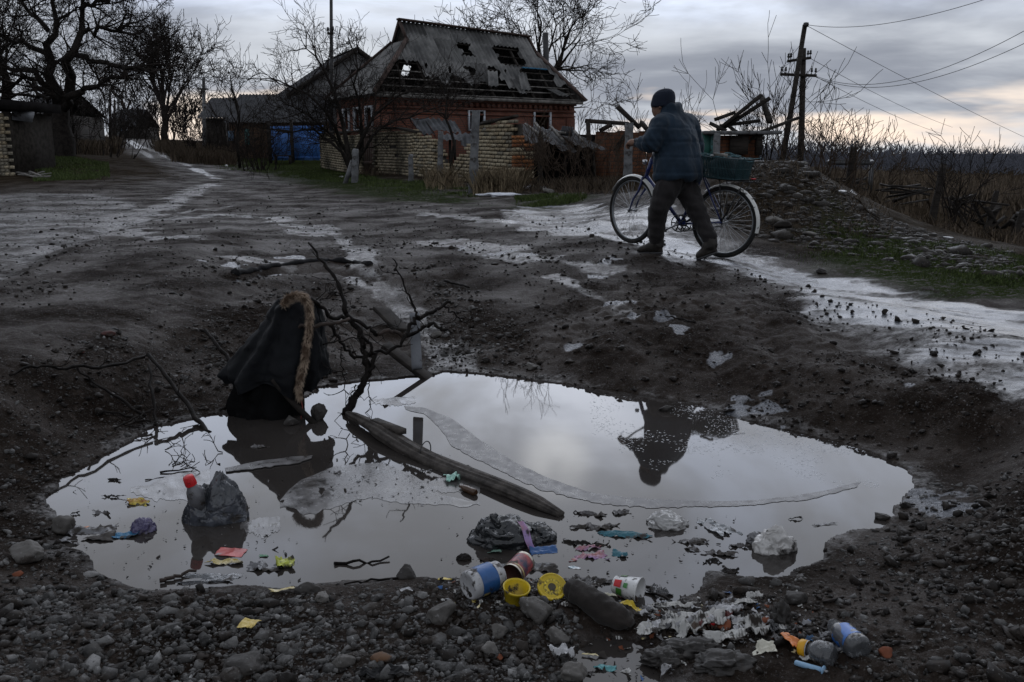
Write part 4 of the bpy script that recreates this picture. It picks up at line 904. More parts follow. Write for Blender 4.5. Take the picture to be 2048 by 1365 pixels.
# ------------------------------------------------------------------ pale brick wall, brick by brick
BR = [mat('pale_brick_%s' % n, c, .9, .15, .3, 9, .4, 40, .004, mud=.22, mscale=5) for n, c in (('cream', (.36, .31, .22)), ('tan', (.28, .23, .155)), ('grey', (.20, .18, .14)), ('orange', (.27, .115, .05)), ('brown', (.17, .07, .035)))]
MORTAR = mat('dark_mortar', (0.035, 0.031, 0.027), .95, .1, .4, 6, .5, 30)
def brick_wall():
    s0, Y0 = np.array([.21, 23.0]), 23.0; d = np.array([-.456, .89]); d /= np.linalg.norm(d); n = np.array([-d[1], d[0]]); 
    if n @ s0 > 0: n = -n                                   # towards the street
    ht = lambda s: np.interp(s, [0, .6, 2.4, 2.62, 3.2, 4.0, 4.55, 4.8, 5.1, 5.5, 7, 7.3, 11.7, 11.72, 12.95, 13, 19.3], [1.72, 1.70, 1.55, 1.3, .95, .62, .25, .55, .95, 1.22, 1.32, 1.48, 1.6, 0, 0, 1.55, 1.55])
    root = thing('brick_wall', 'pale brick boundary wall with a V-shaped shell hole', 'wall', (s0[0], s0[1], .15)); rs = np.random.RandomState(11)
    rot = math.atan2(d[1], d[0]); meshes = [MB().box((0, 0, 0), (.318, .12, .078), None, .004).mesh('brick', m) for m in BR]; 
    _S = np.linspace(-.5, 20, 120); _g = H(s0[0] + d[0] * _S, s0[1] + d[1] * _S, False); gh = lambda q: float(np.interp(q, _S, _g))
    spots = []
    lean = lambda s, z: .10 * z * sstep(3.2, 0, s) * math.sin(max(0, 2.6 - s)) 
    for c in range(18):
        z = .05 + c * .1; s = (.18 if c % 2 else 0) + .18
        while s < 19.2:
            g = gh(s); h = float(ht(s)) + .06 * _sn(s * 3.0, c * 1.7, 2) * (2.4 < s < 5.6)
            if z < h and not (11.6 < s < 13.0):
                pil = .06 if (5.45 < s < 5.95 or 11.2 < s < 11.65 or 13.0 < s < 13.5) else 0
                if rs.uniform() > .012: spots.append((s, z, g, pil, c))
            s += .36
    # end pier facing the camera
    pier = []
    for c in range(13):
        for k in range(2):
            pier.append((c, k))
    spots.sort(key=lambda q: q[0]); rest = MB(); cnt = 0; first = True
    for (s, z, g, pil, c) in spots:
        off = lean(s, z) + pil + rs.uniform(-.006, .006); p = s0 + d * s + n * off; zz = g + z; r = rot + rs.normal(0, .012); k = rs.choice(3, p=[.5, .32, .18])
        if cnt < 274:
            o = bpy.data.objects.new('brick', meshes[k]); COL.objects.link(o); o.parent = root; o.location = (p[0] - s0[0], p[1] - s0[1], zz - .15); o.rotation_euler = (0, 0, r); cnt += 1
        else:
            cc, ss = math.cos(r), math.sin(r); rest.box((p[0], p[1], zz), (.315, .12, .077), np.array([[cc, -ss, 0], [ss, cc, 0], [0, 0, 1]]), .003)
    sm = NT('pale_brick_far'); nz = sm.noise(4.2, 2, .5); sm.set(col=sm.mix(sm.rng(sm.noise(.8, 5, .6), .4, .65), sm.mix(sm.rng(nz, .35, .65), (.35, .30, .215), (.21, .18, .13)), (.06, .055, .04)), rough=.9, spec=.15)
    tag(rest.build('far_bricks', sm.m, root), kind='stuff')
    for c, k in pier:
        z = .06 + c * .1; p = s0 + d * (-.10 if (c + k) % 2 else -.12) + n * (-.02 + (k - .5) * .27); g = h1(*s0)
        if c > 10 and k == 0: continue
        o = bpy.data.objects.new('brick', meshes[[3, 0, 3, 4, 1][(c * 2 + k * 3) % 5]]); COL.objects.link(o); o.parent = root
        o.location = (p[0] - s0[0] + rs.normal(0, .008), p[1] - s0[1] + rs.normal(0, .008), g + z - .15); o.rotation_euler = (0, 0, rot + math.pi / 2 + rs.normal(0, .02))
    for lo, hi in ((.05, 11.6), (13.0, 19.2)):
      core = MB()
      for s in np.arange(lo, hi, .14):
        h = max(.12, float(ht(s)) - .13)
        g = gh(s); p = s0 + d * s + n * (lean(s, .1) - .012); core.box((p[0], p[1], g + h / 2 - .1), (.15, .11, h + .2), np.array([[d[0], n[0], 0], [d[1], n[1], 0], [0, 0, 1]]))
      core.build('mortar_core', MORTAR, root)
    for a, b_ in ((.1, 1.2), (1.25, 2.3), (7.1, 9.0), (9.1, 11.5), (13.1, 16), (16.1, 19)):
        p, q = s0 + d * a + n * lean(a, 1.6), s0 + d * b_ + n * lean(b_, 1.6); cap = MB(); cap.beam((*p, h1(*p) + float(ht(a)) + .05), (*q, h1(*q) + float(ht(b_)) + .05), .2, .07, jit=.02); cap.build('coping', MORTAR, root)
    # brown plank gate in the wall
    gt = thing('plank_gate', 'brown plank gate set in the pale brick wall', 'gate', (*(s0 + d * 12.3), h1(*(s0 + d * 12.3))))
    gm = mat('brown_gate_plank', (0.05, 0.033, 0.027), .85, .2, .4, 3, .4, 30, .01, stretch=(1, 1, .2))
    for k in range(5): p = s0 + d * (11.82 + k * .245); MB().box((p[0], p[1], h1(*p) + .85), (.235, .04, 1.75 + rs.uniform(-.05, .05)), np.array([[d[0], n[0], 0], [d[1], n[1], 0], [0, 0, 1]])).build('plank', gm, gt)
    for z in (.4, 1.4): p = s0 + d * 12.3 + n * .045; MB().box((p[0], p[1], gt.location[2] + z), (1.2, .04, .1), np.array([[d[0], n[0], 0], [d[1], n[1], 0], [0, 0, 1]])).build('rail', gm, gt)
    return s0, d, n
WS, WD, WN = brick_wall()

# ------------------------------------------------------------------ lean-to roofs behind the wall
def fallen_roof(name, label, quad, nx, mt, props=()):
    """a corrugated roof on a quad of four world points (top-left, top-right, bottom-right, bottom-left), sheet by sheet"""
    a, b, c, d = [np.array(q) for q in quad]; base = (c + d) / 2; root = thing(name, label, 'roof', (base[0], base[1], h1(base[0], base[1]))); n = np.cross(b - a, d - a); n /= np.linalg.norm(n)
    if n[2] < 0: n = -n
    W = np.linalg.norm(b - a); rs = np.random.RandomState(int(abs(a[0]) * 100))
    for k in range(nx):
        tilt = rs.normal(0, .06); sh = rs.uniform(-.05, .08)
        P = lambda q, v: a + (b - a) * q / W + (d - a + ((c - b) - (d - a)) * q / W) * (v + sh) + n * (tilt * v + .02 * (k % 2))
        mb = MB(); corr_sheet(mb, P, W * k / nx, W * (k + 1) / nx + .04, 0, 1, rows=5, nrm=n, amp=.028); mb.build('roof_sheet', mt if rs.uniform() > .25 or mt is not ASBL else ASB2, root)
    for p0, p1 in props: MB().beam(p0, p1, .08, .08).build('prop', WOOD_DK, root)
    return root
ASBL = mat('pale_asbestos_sheet', (0.065, 0.068, 0.075), .9, .2, .4, 2, .3, 20)
fallen_roof('lean_to_roof', 'grey corrugated lean-to roof showing over the brick wall', [D(820, 236, 31.5), D(905, 240, 31.5), D(920, 262, 30), D(840, 262, 30)], 3, ASBL, [(D(850, 262, 30.6), D(850, 330, 30.6)), (D(910, 262, 30.6), D(910, 330, 30.6))])
fallen_roof('shed_roof', 'grey corrugated shed roof behind the gap in the brick wall', [D(880, 268, 28.5), D(955, 268, 28.5), D(960, 285, 27.6), D(885, 285, 27.6)], 2, ASBL, [(D(900, 280, 28), D(900, 350, 28)), (D(948, 280, 28), D(948, 350, 28))])
ASBD = mat('dark_asbestos_sheet', (.045, .045, .048), .9, .2, .4, 2, .3, 20)  # a darker grey sheet for the collapsed roof
fr = fallen_roof('collapsed_roof', 'collapsed corrugated roof sagging beside the orange brick pier', [D(1042, 250, 26), D(1150, 268, 26), D(1215, 312, 23.5), D(1050, 285, 23.5)], 5, ASBD, [(D(1060, 275, 24.4), D(1060, 372, 24.4)), (D(1130, 285, 24.4), D(1130, 372, 24.4)), (D(1185, 300, 24.4), D(1190, 360, 24.4))])
for (a, b, c, d_) in ((1050, 248, 1088, 276), (1070, 246, 1092, 275), (1100, 252, 1125, 280), (1148, 262, 1165, 282), (1045, 276, 1098, 277), (1110, 264, 1130, 266)): MB().beam(D(a, b, 25), D(c, d_, 24.0), .07, .05).build('fallen_batten', WOOD_GR, fr)
MB().box(D(1134, 263, 24.6), (.34, .03, .26), Euler((.4, .1, .3)).to_matrix()).build('broken_sheet', ASBL, fr)
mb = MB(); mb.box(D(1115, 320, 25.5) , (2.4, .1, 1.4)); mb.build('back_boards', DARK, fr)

# ------------------------------------------------------------------ ruined brick outbuilding on the right
def ruin():
    b = gp(1350, 25); root = thing('ruined_outbuilding', 'ruined low brick outbuilding with a teal door behind the person', 'ruin', b); u = np.array([1.0, .05, 0]); u /= np.linalg.norm(u)
    zt = lambda py: D(1024, py, 25)[2]
    def seg(x0, x1, yt, nm='wall'):
        p, q = D(x0, 300, 25), D(x1, 300, 25); L = q[0] - p[0]; mb = MB(); k = 0; s = 0
        while s < L:
            e = min(L, s + .3); mb.box((p[0] + (s + e) / 2, 25 + .12, (zt(yt) + b[2] - .3) / 2 + random.uniform(-.05, .03)), (e - s, .25, zt(yt) - b[2] + .3)); s = e + .0; k += 1
        o = mb.build(nm, ORB, root); wall_uv(o, u, p)
    ORB = brick_mat('orange_brick', (0.15, 0.062, 0.033), (0.10, 0.045, 0.027), (0.045, 0.035, 0.03), .26, .1)
    seg(1192, 1292, 262); seg(1296, 1396, 270); seg(1438, 1518, 268)
    mb = MB(); mb.box(D(1412, 291, 24.95) , (.34, .05, .66)); mb.build('door', mat('teal_door_paint', (.025, .095, .08), .6, .3, .3, 3), root)
    MB().box(D(1425, 287, 24.9), (.1, .05, .7)).build('door_edge', TEAL, root)
    MB().box((D(1480, 268, 25)[0], 25.2, zt(266)), (2.1, 1.2, .09)).build('roof_slab', CONC, root)
    for a, b_ in (((1434, 262), (1524, 190)), ((1446, 258), (1540, 196)), ((1420, 247), (1452, 262)), ((1430, 240), (1470, 225)), ((1448, 246), (1500, 285)), ((1480, 290), (1538, 262)), ((1500, 272), (1600, 235)), ((1522, 192), (1540, 245)), ((1440, 252), (1520, 242))):
        MB().beam(D(*a, 25.2), D(*b_, 24.9 + random.uniform(-.4, .4)), .13, .09, jit=.01).build('fallen_beam', WOOD_DK, root)
    for a, b_ in (((1170, 242), (1258, 248)), ((1176, 240), (1178, 300)), ((1200, 262), (1222, 250)), ((1230, 300), (1260, 258)), ((1282, 245), (1296, 262))): MB().beam(D(*a, 25), D(*b_, 24.8), .1, .1, jit=.01).build('fallen_beam', WOOD_DK, root)
    MB().box(D(1478, 291, 24.86), (.5, .1, .5)).build('rubble_heap', WOOD_DK, root)
    MB().box(D(1518, 288, 24.9), (.16, .16, .62)).build('wooden_post', WOOD_DK, root)
ruin()
# ------------------------------------------------------------------ concrete posts
def post(px, yb, yt, wd, Y, label, lean=0, cat='post', mt=None, broken=False, name='concrete_post'):
    p = gp(px, Y, -.1); t = D(px + lean, yt, Y); n = 9; mb = MB(); rs = np.random.RandomState(int(px)); V = []
    for i in range(n):
        f = i / (n - 1); c = p + (t - p) * f; w = wd / F * Y * (1 - .14 * f) / 2
        j = rs.normal(0, .008, (8, 3)); ring = np.array([[-1, -.8], [-.8, -1], [.8, -1], [1, -.8], [1, .8], [.8, 1], [-.8, 1], [-1, .8]]) * w
        V.append(np.concatenate([ring + c[:2], np.full((8, 1), c[2])], 1) + j)
    V = np.array(V); 
    if broken: V[-1, :4, 2] -= .05
    mb.add(V.reshape(-1, 3), [(i * 8 + k, i * 8 + (k + 1) % 8, (i + 1) * 8 + (k + 1) % 8, (i + 1) * 8 + k) for i in range(n - 1) for k in range(8)] + [tuple(range((n - 1) * 8, n * 8))])
    return solo(name, mb, mt or CONC, label, cat)
post(944, 378, 222, 17, 20.3, 'tall concrete fence post standing before the wall end', 8)
post(879, 358, 263, 11, 25.5, 'concrete fence post beside the shell hole in the wall', 2)
post(821, 360, 309, 10, 26.5, 'short broken concrete post stump before the brick wall', 0, broken=True)
post(707, 352, 298, 13, 27, 'stubby concrete post at the foot of the many-stemmed tree', 4, broken=True)
p0, p1 = gp(686, 27, .03), D(706, 322, 27.1); solo('concrete_brace', MB().beam(p0 - [0, 0, .1], p1, .14, .13, jit=.015), CONC, 'slanting concrete brace leaning on the stubby post', 'post')
post(1256, 352, 247, 17, 19, 'concrete post behind the bicycle front wheel', 3)
post(1434, 330, 268, 13, 22, 'concrete post rising behind the bicycle basket', 0)
p0, p1 = D(1236, 213, 19.05), D(1278, 256, 19.05); solo('broken_beam', MB().beam(p0, p1, .12, .10, jit=.02), WOOD_DK, 'broken timber leaning across the post behind the bicycle', 'beam')
post(1080, 330, 262, 9, 22.3, 'dark wooden stake among the weeds beside the brick pier', 2, mt=WOOD_DK, name='wooden_stake')
post(1703, 396, 294, 13, 27, 'dark wooden stake beside the metal frame in the field', 4, mt=WOOD_DK, name='wooden_stake')
post(1876, 440, 328, 12, 24, 'leaning dark stake beside the fan-shaped shrub', 12, mt=WOOD_DK, name='wooden_stake')
post(1990, 440, 382, 9, 23, 'short dark stake at the broken fence on the right', 4, mt=WOOD_DK, name='wooden_stake')
post(2046, 470, 420, 10, 20, 'dark stake cut by the right edge of the picture', 0, mt=WOOD_DK, name='wooden_stake')
def frames():
    # rusty metal frame standing in the field
    b = gp(1700, 31); root = thing('metal_frame', 'rusty rectangular metal frame standing in the right-hand field', 'frame', b); c = [D(1655, 327, 31), D(1746, 327, 31), D(1742, 323, 32), D(1660, 323, 32)]
    for k in range(4): MB().beam(c[k], c[(k + 1) % 4], .1, .12).build('rail', METAL_DK, root)
    for k in range(4): q = c[k].copy(); q[2] = h1(q[0], q[1]) - .2; MB().beam(q, c[k], .07, .07, up=(0, 1, 0)).build('leg', METAL_DK, root)
    for (a, b_, c_, d_, Y, nm, lb) in ((1660, 352, 1740, 395, 29.5, 'board_pile', 'dark heap of boards under the metal frame'), (1752, 362, 1870, 408, 27, 'board_pile', 'long dark heap of collapsed boards in the field'), (1893, 385, 1938, 410, 25, 'board_pile', 'dark board heap left of the leaning crate'), (1952, 392, 2000, 440, 22, 'broken_crate', 'dark broken crate near the right edge'), (2020, 415, 2040, 440, 21, 'broken_crate', 'small dark box beyond the right-hand stake')):
        p0, p1 = D(a, d_, Y), D(c_, d_, Y); g = gp((a + c_) / 2, Y); z1 = D(a, b_, Y)[2]; rt = thing(nm, lb, 'boards', g); rs = np.random.RandomState(a)
        for k in range(9): f = rs.uniform(); z = g[2] + (z1 - g[2]) * (k + .5) / 9; x0 = p0[0] + (p1[0] - p0[0]) * rs.uniform(0, .25); x1 = p1[0] - (p1[0] - p0[0]) * rs.uniform(0, .25); MB().beam((x0, Y + rs.uniform(-.4, .4), g[2] + (z1 - g[2]) * rs.uniform(0, .9)), (x1, Y + rs.uniform(-.4, .4), g[2] + (z1 - g[2]) * rs.uniform(0, 1)), .14, .05, jit=.01).build('board', WOOD_DK, rt)
frames()
# ------------------------------------------------------------------ left edge: brick shed corner and white board fence
def left_edge():
    b = gp(0, 29); root = thing('brick_shed', 'corner of a pale brick shed at the left edge', 'shed', b); x1 = D(23, 300, 29)[0]; zt = D(0, 222, 29)[2]; rs = np.random.RandomState(2); ms = [MB().box((0, 0, 0), (.27, .12, .098), None, .004).mesh('brick', m) for m in BR[:3]]
    for c in range(int((zt - b[2]) / .11)):
        for k in range(7):
            x = x1 - .135 - k * .28 - (.14 if c % 2 else 0); 
            o = bpy.data.objects.new('brick', ms[rs.randint(3)]); COL.objects.link(o); o.parent = root; o.location = (x - b[0], rs.normal(0, .005), c * .11 + .05)
    MB().box((x1 - 1.1, 29 + 1.4, (b[2] + zt) / 2 - .1), (2.15, 2.72, zt - b[2] + .1)).build('mortar_core', MORTAR, root)
    MB().box((x1 - 1.0, 30.3, zt + .22), (2.6, 3.2, .3), Euler((0, .03, 0)).to_matrix()).build('roof_edge', DARK, root)
    f = thing('board_fence', 'whitish board fence between the brick shed and the big tree', 'fence', gp(60, 31)); WB = mat('weathered_white_board', (.15, .155, .165), .85, .2, .5, 2, .3, 20, mud=.2, mscale=3, stretch=(1, 1, .3))
    for k in range(11):
        px = 28 + k * 7.6; Y = 30 + k * .45; p = gp(px, Y); h = D(px, 242 + k * .9 + rs.uniform(-2, 2), Y)[2] - p[2]; t = rs.normal(0, .03)
        MB().beam(p - [0, 0, .1], p + [t, 0, h], .12 + .025 * rs.uniform(), .025, up=(0, 1, 0)).build('board', WB, f)
    sh = [D(22, 212, 29.6), D(68, 226, 30), D(64, 245, 29.6), D(24, 240, 29.2)]; MB().add(np.array(sh + [q + [0, .05, .02] for q in sh]), [(0, 1, 2, 3), (7, 6, 5, 4), (0, 4, 5, 1), (1, 5, 6, 2), (2, 6, 7, 3), (3, 7, 4, 0)]).build('loose_sheet', WB, f)
    mb = MB()
    for k in range(16): p = gp(rs.uniform(25, 80), rs.uniform(27.5, 29)); a = rs.uniform(0, 3.1); mb.beam(p + [0, 0, .05], p + [math.cos(a) * .5, math.sin(a) * .3, rs.uniform(.05, .2)], .08, .03)
    solo('scrap_heap', mb, WOOD_GR, 'low heap of scrap boards at the foot of the brick shed', 'scrap')
left_edge()
# ------------------------------------------------------------------ poles and wires
def poles():
    def pole(px, yt, Y, r, label, lean=0, mt=WOOD_DK, arms=(), name='utility_pole', yb=None):
        b = gp(px, Y, -.3); t = D(px + lean, yt, Y); root = thing(name, label, 'pole', b); MB().tube([b, (b + t) / 2 + [.02, 0, 0], t], [r * 1.15, r, r * .85], 10).build('shaft', mt, root)
        for (x0, x1, y0, y1) in arms:
            p, q = D(x0, y0, Y - r * 1.1), D(x1, y1, Y - r * 1.1); MB().beam(p, q, .1, .11).build('crossarm', WOOD_DK, root)
            for f in (.03, .14, .86, .97): c = p + (q - p) * f; MB().lathe([(.0, .0), (.015, .0), (.015, .08), (.05, .09), (.055, .14), (.035, .17), (.045, .2), (.03, .25), (0, .26)], 8, Matrix.Translation(Vector(c) + Vector((0, 0, .055)))).build('insulator', METAL_DK, root)
        return root
    pole(1604, 97, 38, .125, 'upright wooden utility pole with two crossarms on the right', 3, arms=((1561, 1633, 149, 152), (1575, 1622, 123, 116)))
    r2 = pole(1560, 50, 37.4, .11, 'dark utility pole leaning against the crossarmed pole', 50)
    q = D(1612, 50, 37.2); MB().lathe([(0, -.1), (.1, -.08), (.12, 0), (.1, .08), (0, .1)], 10, Matrix.Translation(Vector(q))).build('insulator', METAL_DK, r2)
    pole(661, -60, 46, .09, 'tall thin dark pole above the many-stemmed tree', 1, METAL_DK, ((655, 667, 68, 66),), name='antenna_pole')
    pole(713, 68, 47, .03, 'thin antenna mast on the grey gable-ended house', 0, METAL_DK, name='antenna_mast')
    pole(407, 156, 55, .11, 'pale grey roadside pole before the dark outbuilding', 0, CONC)
    pole(220, 178, 75, .1, 'dark roadside pole left of the far road', 0); pole(237, 190, 88, .12, 'grey pole halfway up the far road', 0, CONC); pole(229, 200, 105, .13, 'farthest dark pole by the house closing the road', 0)
    WIRE = mat('grey_wire', (.03, .03, .033), .6, .4, .2, 5, 0)
    def wire(a, b, Ya, Yb, sag, label, r=.011):
        p, q = D(*a, Ya), D(*b, Yb); t = np.linspace(0, 1, 28)[:, None]; P = p + (q - p) * t - np.array([0, 0, 1]) * sag * 4 * t * (1 - t); solo('power_wire', MB().tube(P, r * np.linspace(1, min(1, Yb / Ya) ** .5, 28), 5), WIRE, label, 'wire', loc=p)
    wire((1614, 50), (2010, -14), 37.2, 22, .35, 'uppermost power wire rising right from the leaning pole')
    wire((1630, 152), (2060, 56), 37.8, 22, .75, 'upper of the two wires curving right from the crossarm')
    wire((1632, 155), (2060, 82), 37.8, 22, .7, 'lower of the two wires curving right from the crossarm')
    wire((1614, 52), (2060, 280), 37.2, 60, .1, 'long straight wire descending right from the leaning pole top')
    wire((1622, 118), (1905, 255), 37.8, 75, .2, 'wire descending right from the upper crossarm')
    wire((1632, 154), (1885, 268), 37.8, 75, .2, 'lowest wire descending right from the lower crossarm')
    wire((407, 160), (330, 130), 55, 75, .1, 'thin wire leaving the grey roadside pole to the left')
    wire((407, 160), (480, 140), 55, 48, .3, 'thin wire leaving the grey roadside pole to the right')
poles()
# ------------------------------------------------------------------ far woodland, verge grass, dry weeds, rubble
def far_wood():
    R = np.random.RandomState(3); n = 11000; px = R.uniform(1500, 2500, n); Y = R.uniform(150, 330, n); x = np.array([D(a, 300, 1)[0] for a in px]) * Y; z = H(x, Y, False)
    env = 5.0 + 3.2 * fbm2(x * .045, Y * .02, 4, 2); h0 = R.uniform(0, .8, n) * env; P0 = np.stack([x, Y, z + h0 - .3], 1); ang = R.normal(0, .6, n); ln = R.uniform(.8, 2.4, n)
    P1 = P0 + np.stack([np.sin(ang) * ln, R.normal(0, .4, n), np.cos(ang) * ln], 1); mb = MB().segs(P0, P1, np.full(n, .11), np.full(n, .025), 3)
    tag(mb.build('distant_woodland', mat('haze_tinted_twigs', (.10, .105, .125), .95, .05, .3, .1, 0)), 'belt of bare woodland with painted-in haze on the right-hand horizon', 'woodland', kind='stuff')  # distance haze is painted into the twigs as a paler, bluish colour
far_wood()
def blades(name, label, cat, polys, n, hgt, wd, mt, seed, spread=.35, clump=.5):
    R = np.random.RandomState(seed); X = []; Y = []
    for poly, w in polys:
        A = np.array(poly)[:, :2]; k = int(n * w); r = np.hypot(A[:, 0], A[:, 1]); az = np.arctan2(A[:, 0], A[:, 1])
        a = R.uniform(az.min(), az.max(), k * 4); q = np.exp(R.uniform(math.log(r.min()), math.log(r.max()), k * 4)); x, y = q * np.sin(a), q * np.cos(a)
        ok = (poly_sd(x, y, poly) < R.exponential(.12, len(x)) + .022 * q * fbm2(x * .5, y * .5, 3, seed + 1)) & (R.uniform(size=len(x)) < np.clip(1 - clump + clump * 2 * (fbm2(x * 1.6, y * 1.6, 3, seed) + .2), .03, 1)); X.append(x[ok][:k]); Y.append(y[ok][:k])
    x, y = np.concatenate(X), np.concatenate(Y); m = len(x); z = H(x, y, False); h = hgt * R.uniform(.25, 1.3, m); a = R.uniform(0, 6.283, m); b = R.normal(0, spread, m)
    d = np.stack([np.cos(a), np.sin(a), 0 * a], 1); w = wd * R.uniform(.6, 1.3, m); P = np.stack([x, y, z - .01], 1); lean = np.stack([np.cos(a + 1.6) * b * h, np.sin(a + 1.6) * b * h, h], 1)
    V = np.stack([P - d * w[:, None], P + d * w[:, None], P + lean * .6 + d * w[:, None] * .7, P + lean * np.array([1.25, 1.25, 1]), P + lean * .6 - d * w[:, None] * .7], 1).reshape(-1, 3)
    mb = MB().add(V, np.arange(m)[:, None] * 5 + np.array([[0, 1, 2, 3, 4]])); o = mb.build(name, mt); tag(o, label, cat, kind='stuff'); attr(o, 'shade', np.repeat(R.uniform(size=m), 5)); return o
def blade_mat(name, a, b):
    s = NT(name); s.set(col=s.mix(s.attr('shade'), a, b), rough=.7, spec=.2); return s.m
GRASS = blade_mat('green_grass_blade', (.030, .046, .012), (.085, .115, .034)); DRYG = blade_mat('dry_grass_blade', (.13, .10, .065), (.40, .32, .21)); WEED = blade_mat('dead_weed_stem', (.05, .038, .028), (.17, .13, .092))
gd = lambda pts: [gp(a, b) for a, b in pts]
VERGE = gd([(425,46),(520,44),(620,40),(700,33.5),(780,29),(860,26),(960,21.5),(955,18.8),(860,20),(760,24),(650,29),(540,35),(440,40)])
blades('verge_grass', 'short green grass along the verge before the brick wall', 'grass', [(VERGE, 1)], 30000, .07, .009, GRASS, 2, .4, .8)
blades('verge_grass', 'green grass patch at the foot of the weeds left of the bicycle', 'grass', [(gd([(1030,17.8),(1150,17.5),(1175,16),(1080,15.4)]), 1)], 9000, .06, .007, GRASS, 3)
blades('verge_grass', 'green grass patch under the big tree on the left', 'grass', [(gd([(60,36),(215,34),(205,27.5),(80,26.5)]), 1)], 14000, .08, .012, GRASS, 4)
blades('mound_grass', 'thin green grass on the right flank of the rubble mound', 'grass', [(gd([(1560,9.6),(1700,9.9),(1900,9.6),(2060,8.8),(2200,8.0),(2160,6.6),(2050,6.9),(1900,7.6),(1740,8.5),(1600,9.2)]), 1)], 15000, .04, .0035, GRASS, 5, .5, 1.0)
blades('dry_grass', 'tall straw-coloured grass at the end of the brick wall', 'grass', [(gd([(955,22.2),(1035,22.2),(1045,20.5),(990,19.6),(945,20.2)]), 1), (gd([(860,25.5),(930,23),(930,21.5),(850,23.5)]), .25)], 1700, .5, .0055, DRYG, 6, .35)
blades('dead_weeds', 'brown dead weeds between the brick pier and the rubble mound', 'weeds', [(gd([(1035,22.5),(1200,22),(1330,21),(1480,17),(1420,14.5),(1240,16),(1150,18),(1050,20)]), 1)], 6000, .26, .004, WEED, 7, .4)
blades('dead_weeds', 'brown dead weeds across the right-hand field', 'weeds', [(gd([(1640,15),(1800,13),(2000,11),(2200,10.5),(2200,22),(2000,24),(1800,26),(1650,26)]), 1)], 8000, .2, .005, WEED, 8, .45)
blades('dead_weeds', 'dead scrub covering the far field under the woodland', 'weeds', [(gd([(1600,30),(1800,30),(2000,27),(2250,26),(2250,120),(2000,140),(1800,140),(1620,120)]), 1)], 9000, .7, .03, WEED, 12, .3)
blades('dead_weeds', 'dead weeds on the rubble mound', 'weeds', [(gd([(1440,11),(1500,10.2),(1640,9.7),(1800,9.2),(1800,11),(1650,12.5),(1500,13)]), 1)], 900, .12, .003, WEED, 13, .5)
blades('dead_weeds', 'dead weeds beside the left verge of the far road', 'weeds', [(gd([(100,40),(230,42),(245,60),(225,90),(120,60)]), 1), (gd([(395,42),(470,44),(420,60),(330,78),(310,66)]), 1)], 10000, .6, .014, WEED, 9, .3)
blades('dead_weeds', 'brown weeds at the foot of the brick wall', 'weeds', [(gd([(650,42),(760,34),(880,28),(880,26.6),(760,32.5),(655,39.5)]), 1)], 1800, .3, .008, WEED, 10, .35)
RUB = mat_stone('mound_rubble', (.011, .009, .0075), (.085, .078, .07))
def rubble():
    poly = gd([(1440,10.8),(1500,9.9),(1620,9.35),(1760,8.5),(1900,7.9),(2060,7.1),(2060,9.0),(1900,10),(1750,11.2),(1650,12),(1560,12.6),(1470,12.6)]); R = np.random.RandomState(8); A = np.array(poly)[:, :2]; lo, hi = A.min(0), A.max(0)
    x, y = R.uniform(lo[0], hi[0], 8500), R.uniform(lo[1], hi[1], 8500); k = poly_sd(x, y, poly) < .05; x, y = x[k], y[k]; n = len(x); z = H(x, y); S = np.clip(np.exp(R.normal(math.log(.017), .75, n)), .006, .13); sh = [rockshape(1, 300 + i, .5) for i in range(10)]; B = np.stack([q[0] for q in sh])[R.randint(0, 10, n)]
    B = B * np.stack([R.uniform(.8, 1.6, n), R.uniform(.6, 1.1, n), R.uniform(.25, .8, n)], 1)[:, None]; a = R.uniform(0, 6.283, n); c, s = np.cos(a)[:, None], np.sin(a)[:, None]
    V = np.stack([(B[..., 0] * c - B[..., 1] * s) * S[:, None] + x[:, None], (B[..., 0] * s + B[..., 1] * c) * S[:, None] + y[:, None], B[..., 2] * S[:, None] + (z - S * .05)[:, None]], 2); nv = B.shape[1]
    o = MB().add(V.reshape(-1, 3), (np.arange(n)[:, None, None] * nv + sh[0][1]).reshape(-1, 3)).build('mound_rubble', RUB); tag(o, 'broken masonry and earth lumps strewn over the mound', 'rubble', kind='stuff'); attr(o, 'shade', np.repeat(R.beta(.6, 3.5, n), nv))
rubble()
# ------------------------------------------------------------------ helpers for soft bodies
def remesh(mb, voxel, smooth_it=4, name='tmp'):
    me = mb.mesh(name); o = bpy.data.objects.new(name, me); COL.objects.link(o)
    m = o.modifiers.new('r', 'REMESH'); m.mode = 'VOXEL'; m.voxel_size = voxel
    if smooth_it: k = o.modifiers.new('s', 'SMOOTH'); k.factor = .5; k.iterations = smooth_it
    dg = bpy.context.evaluated_depsgraph_get(); ev = o.evaluated_get(dg); m2 = ev.to_mesh()
    V = np.zeros(len(m2.vertices) * 3); m2.vertices.foreach_get('co', V); V = V.reshape(-1, 3)
    Nn = np.zeros(len(m2.vertices) * 3); m2.vertices.foreach_get('normal', Nn); Nn = Nn.reshape(-1, 3)
    Fq = [tuple(p.vertices) for p in m2.polygons]; ev.to_mesh_clear(); bpy.data.objects.remove(o); bpy.data.meshes.remove(me)
    return V, Nn, Fq
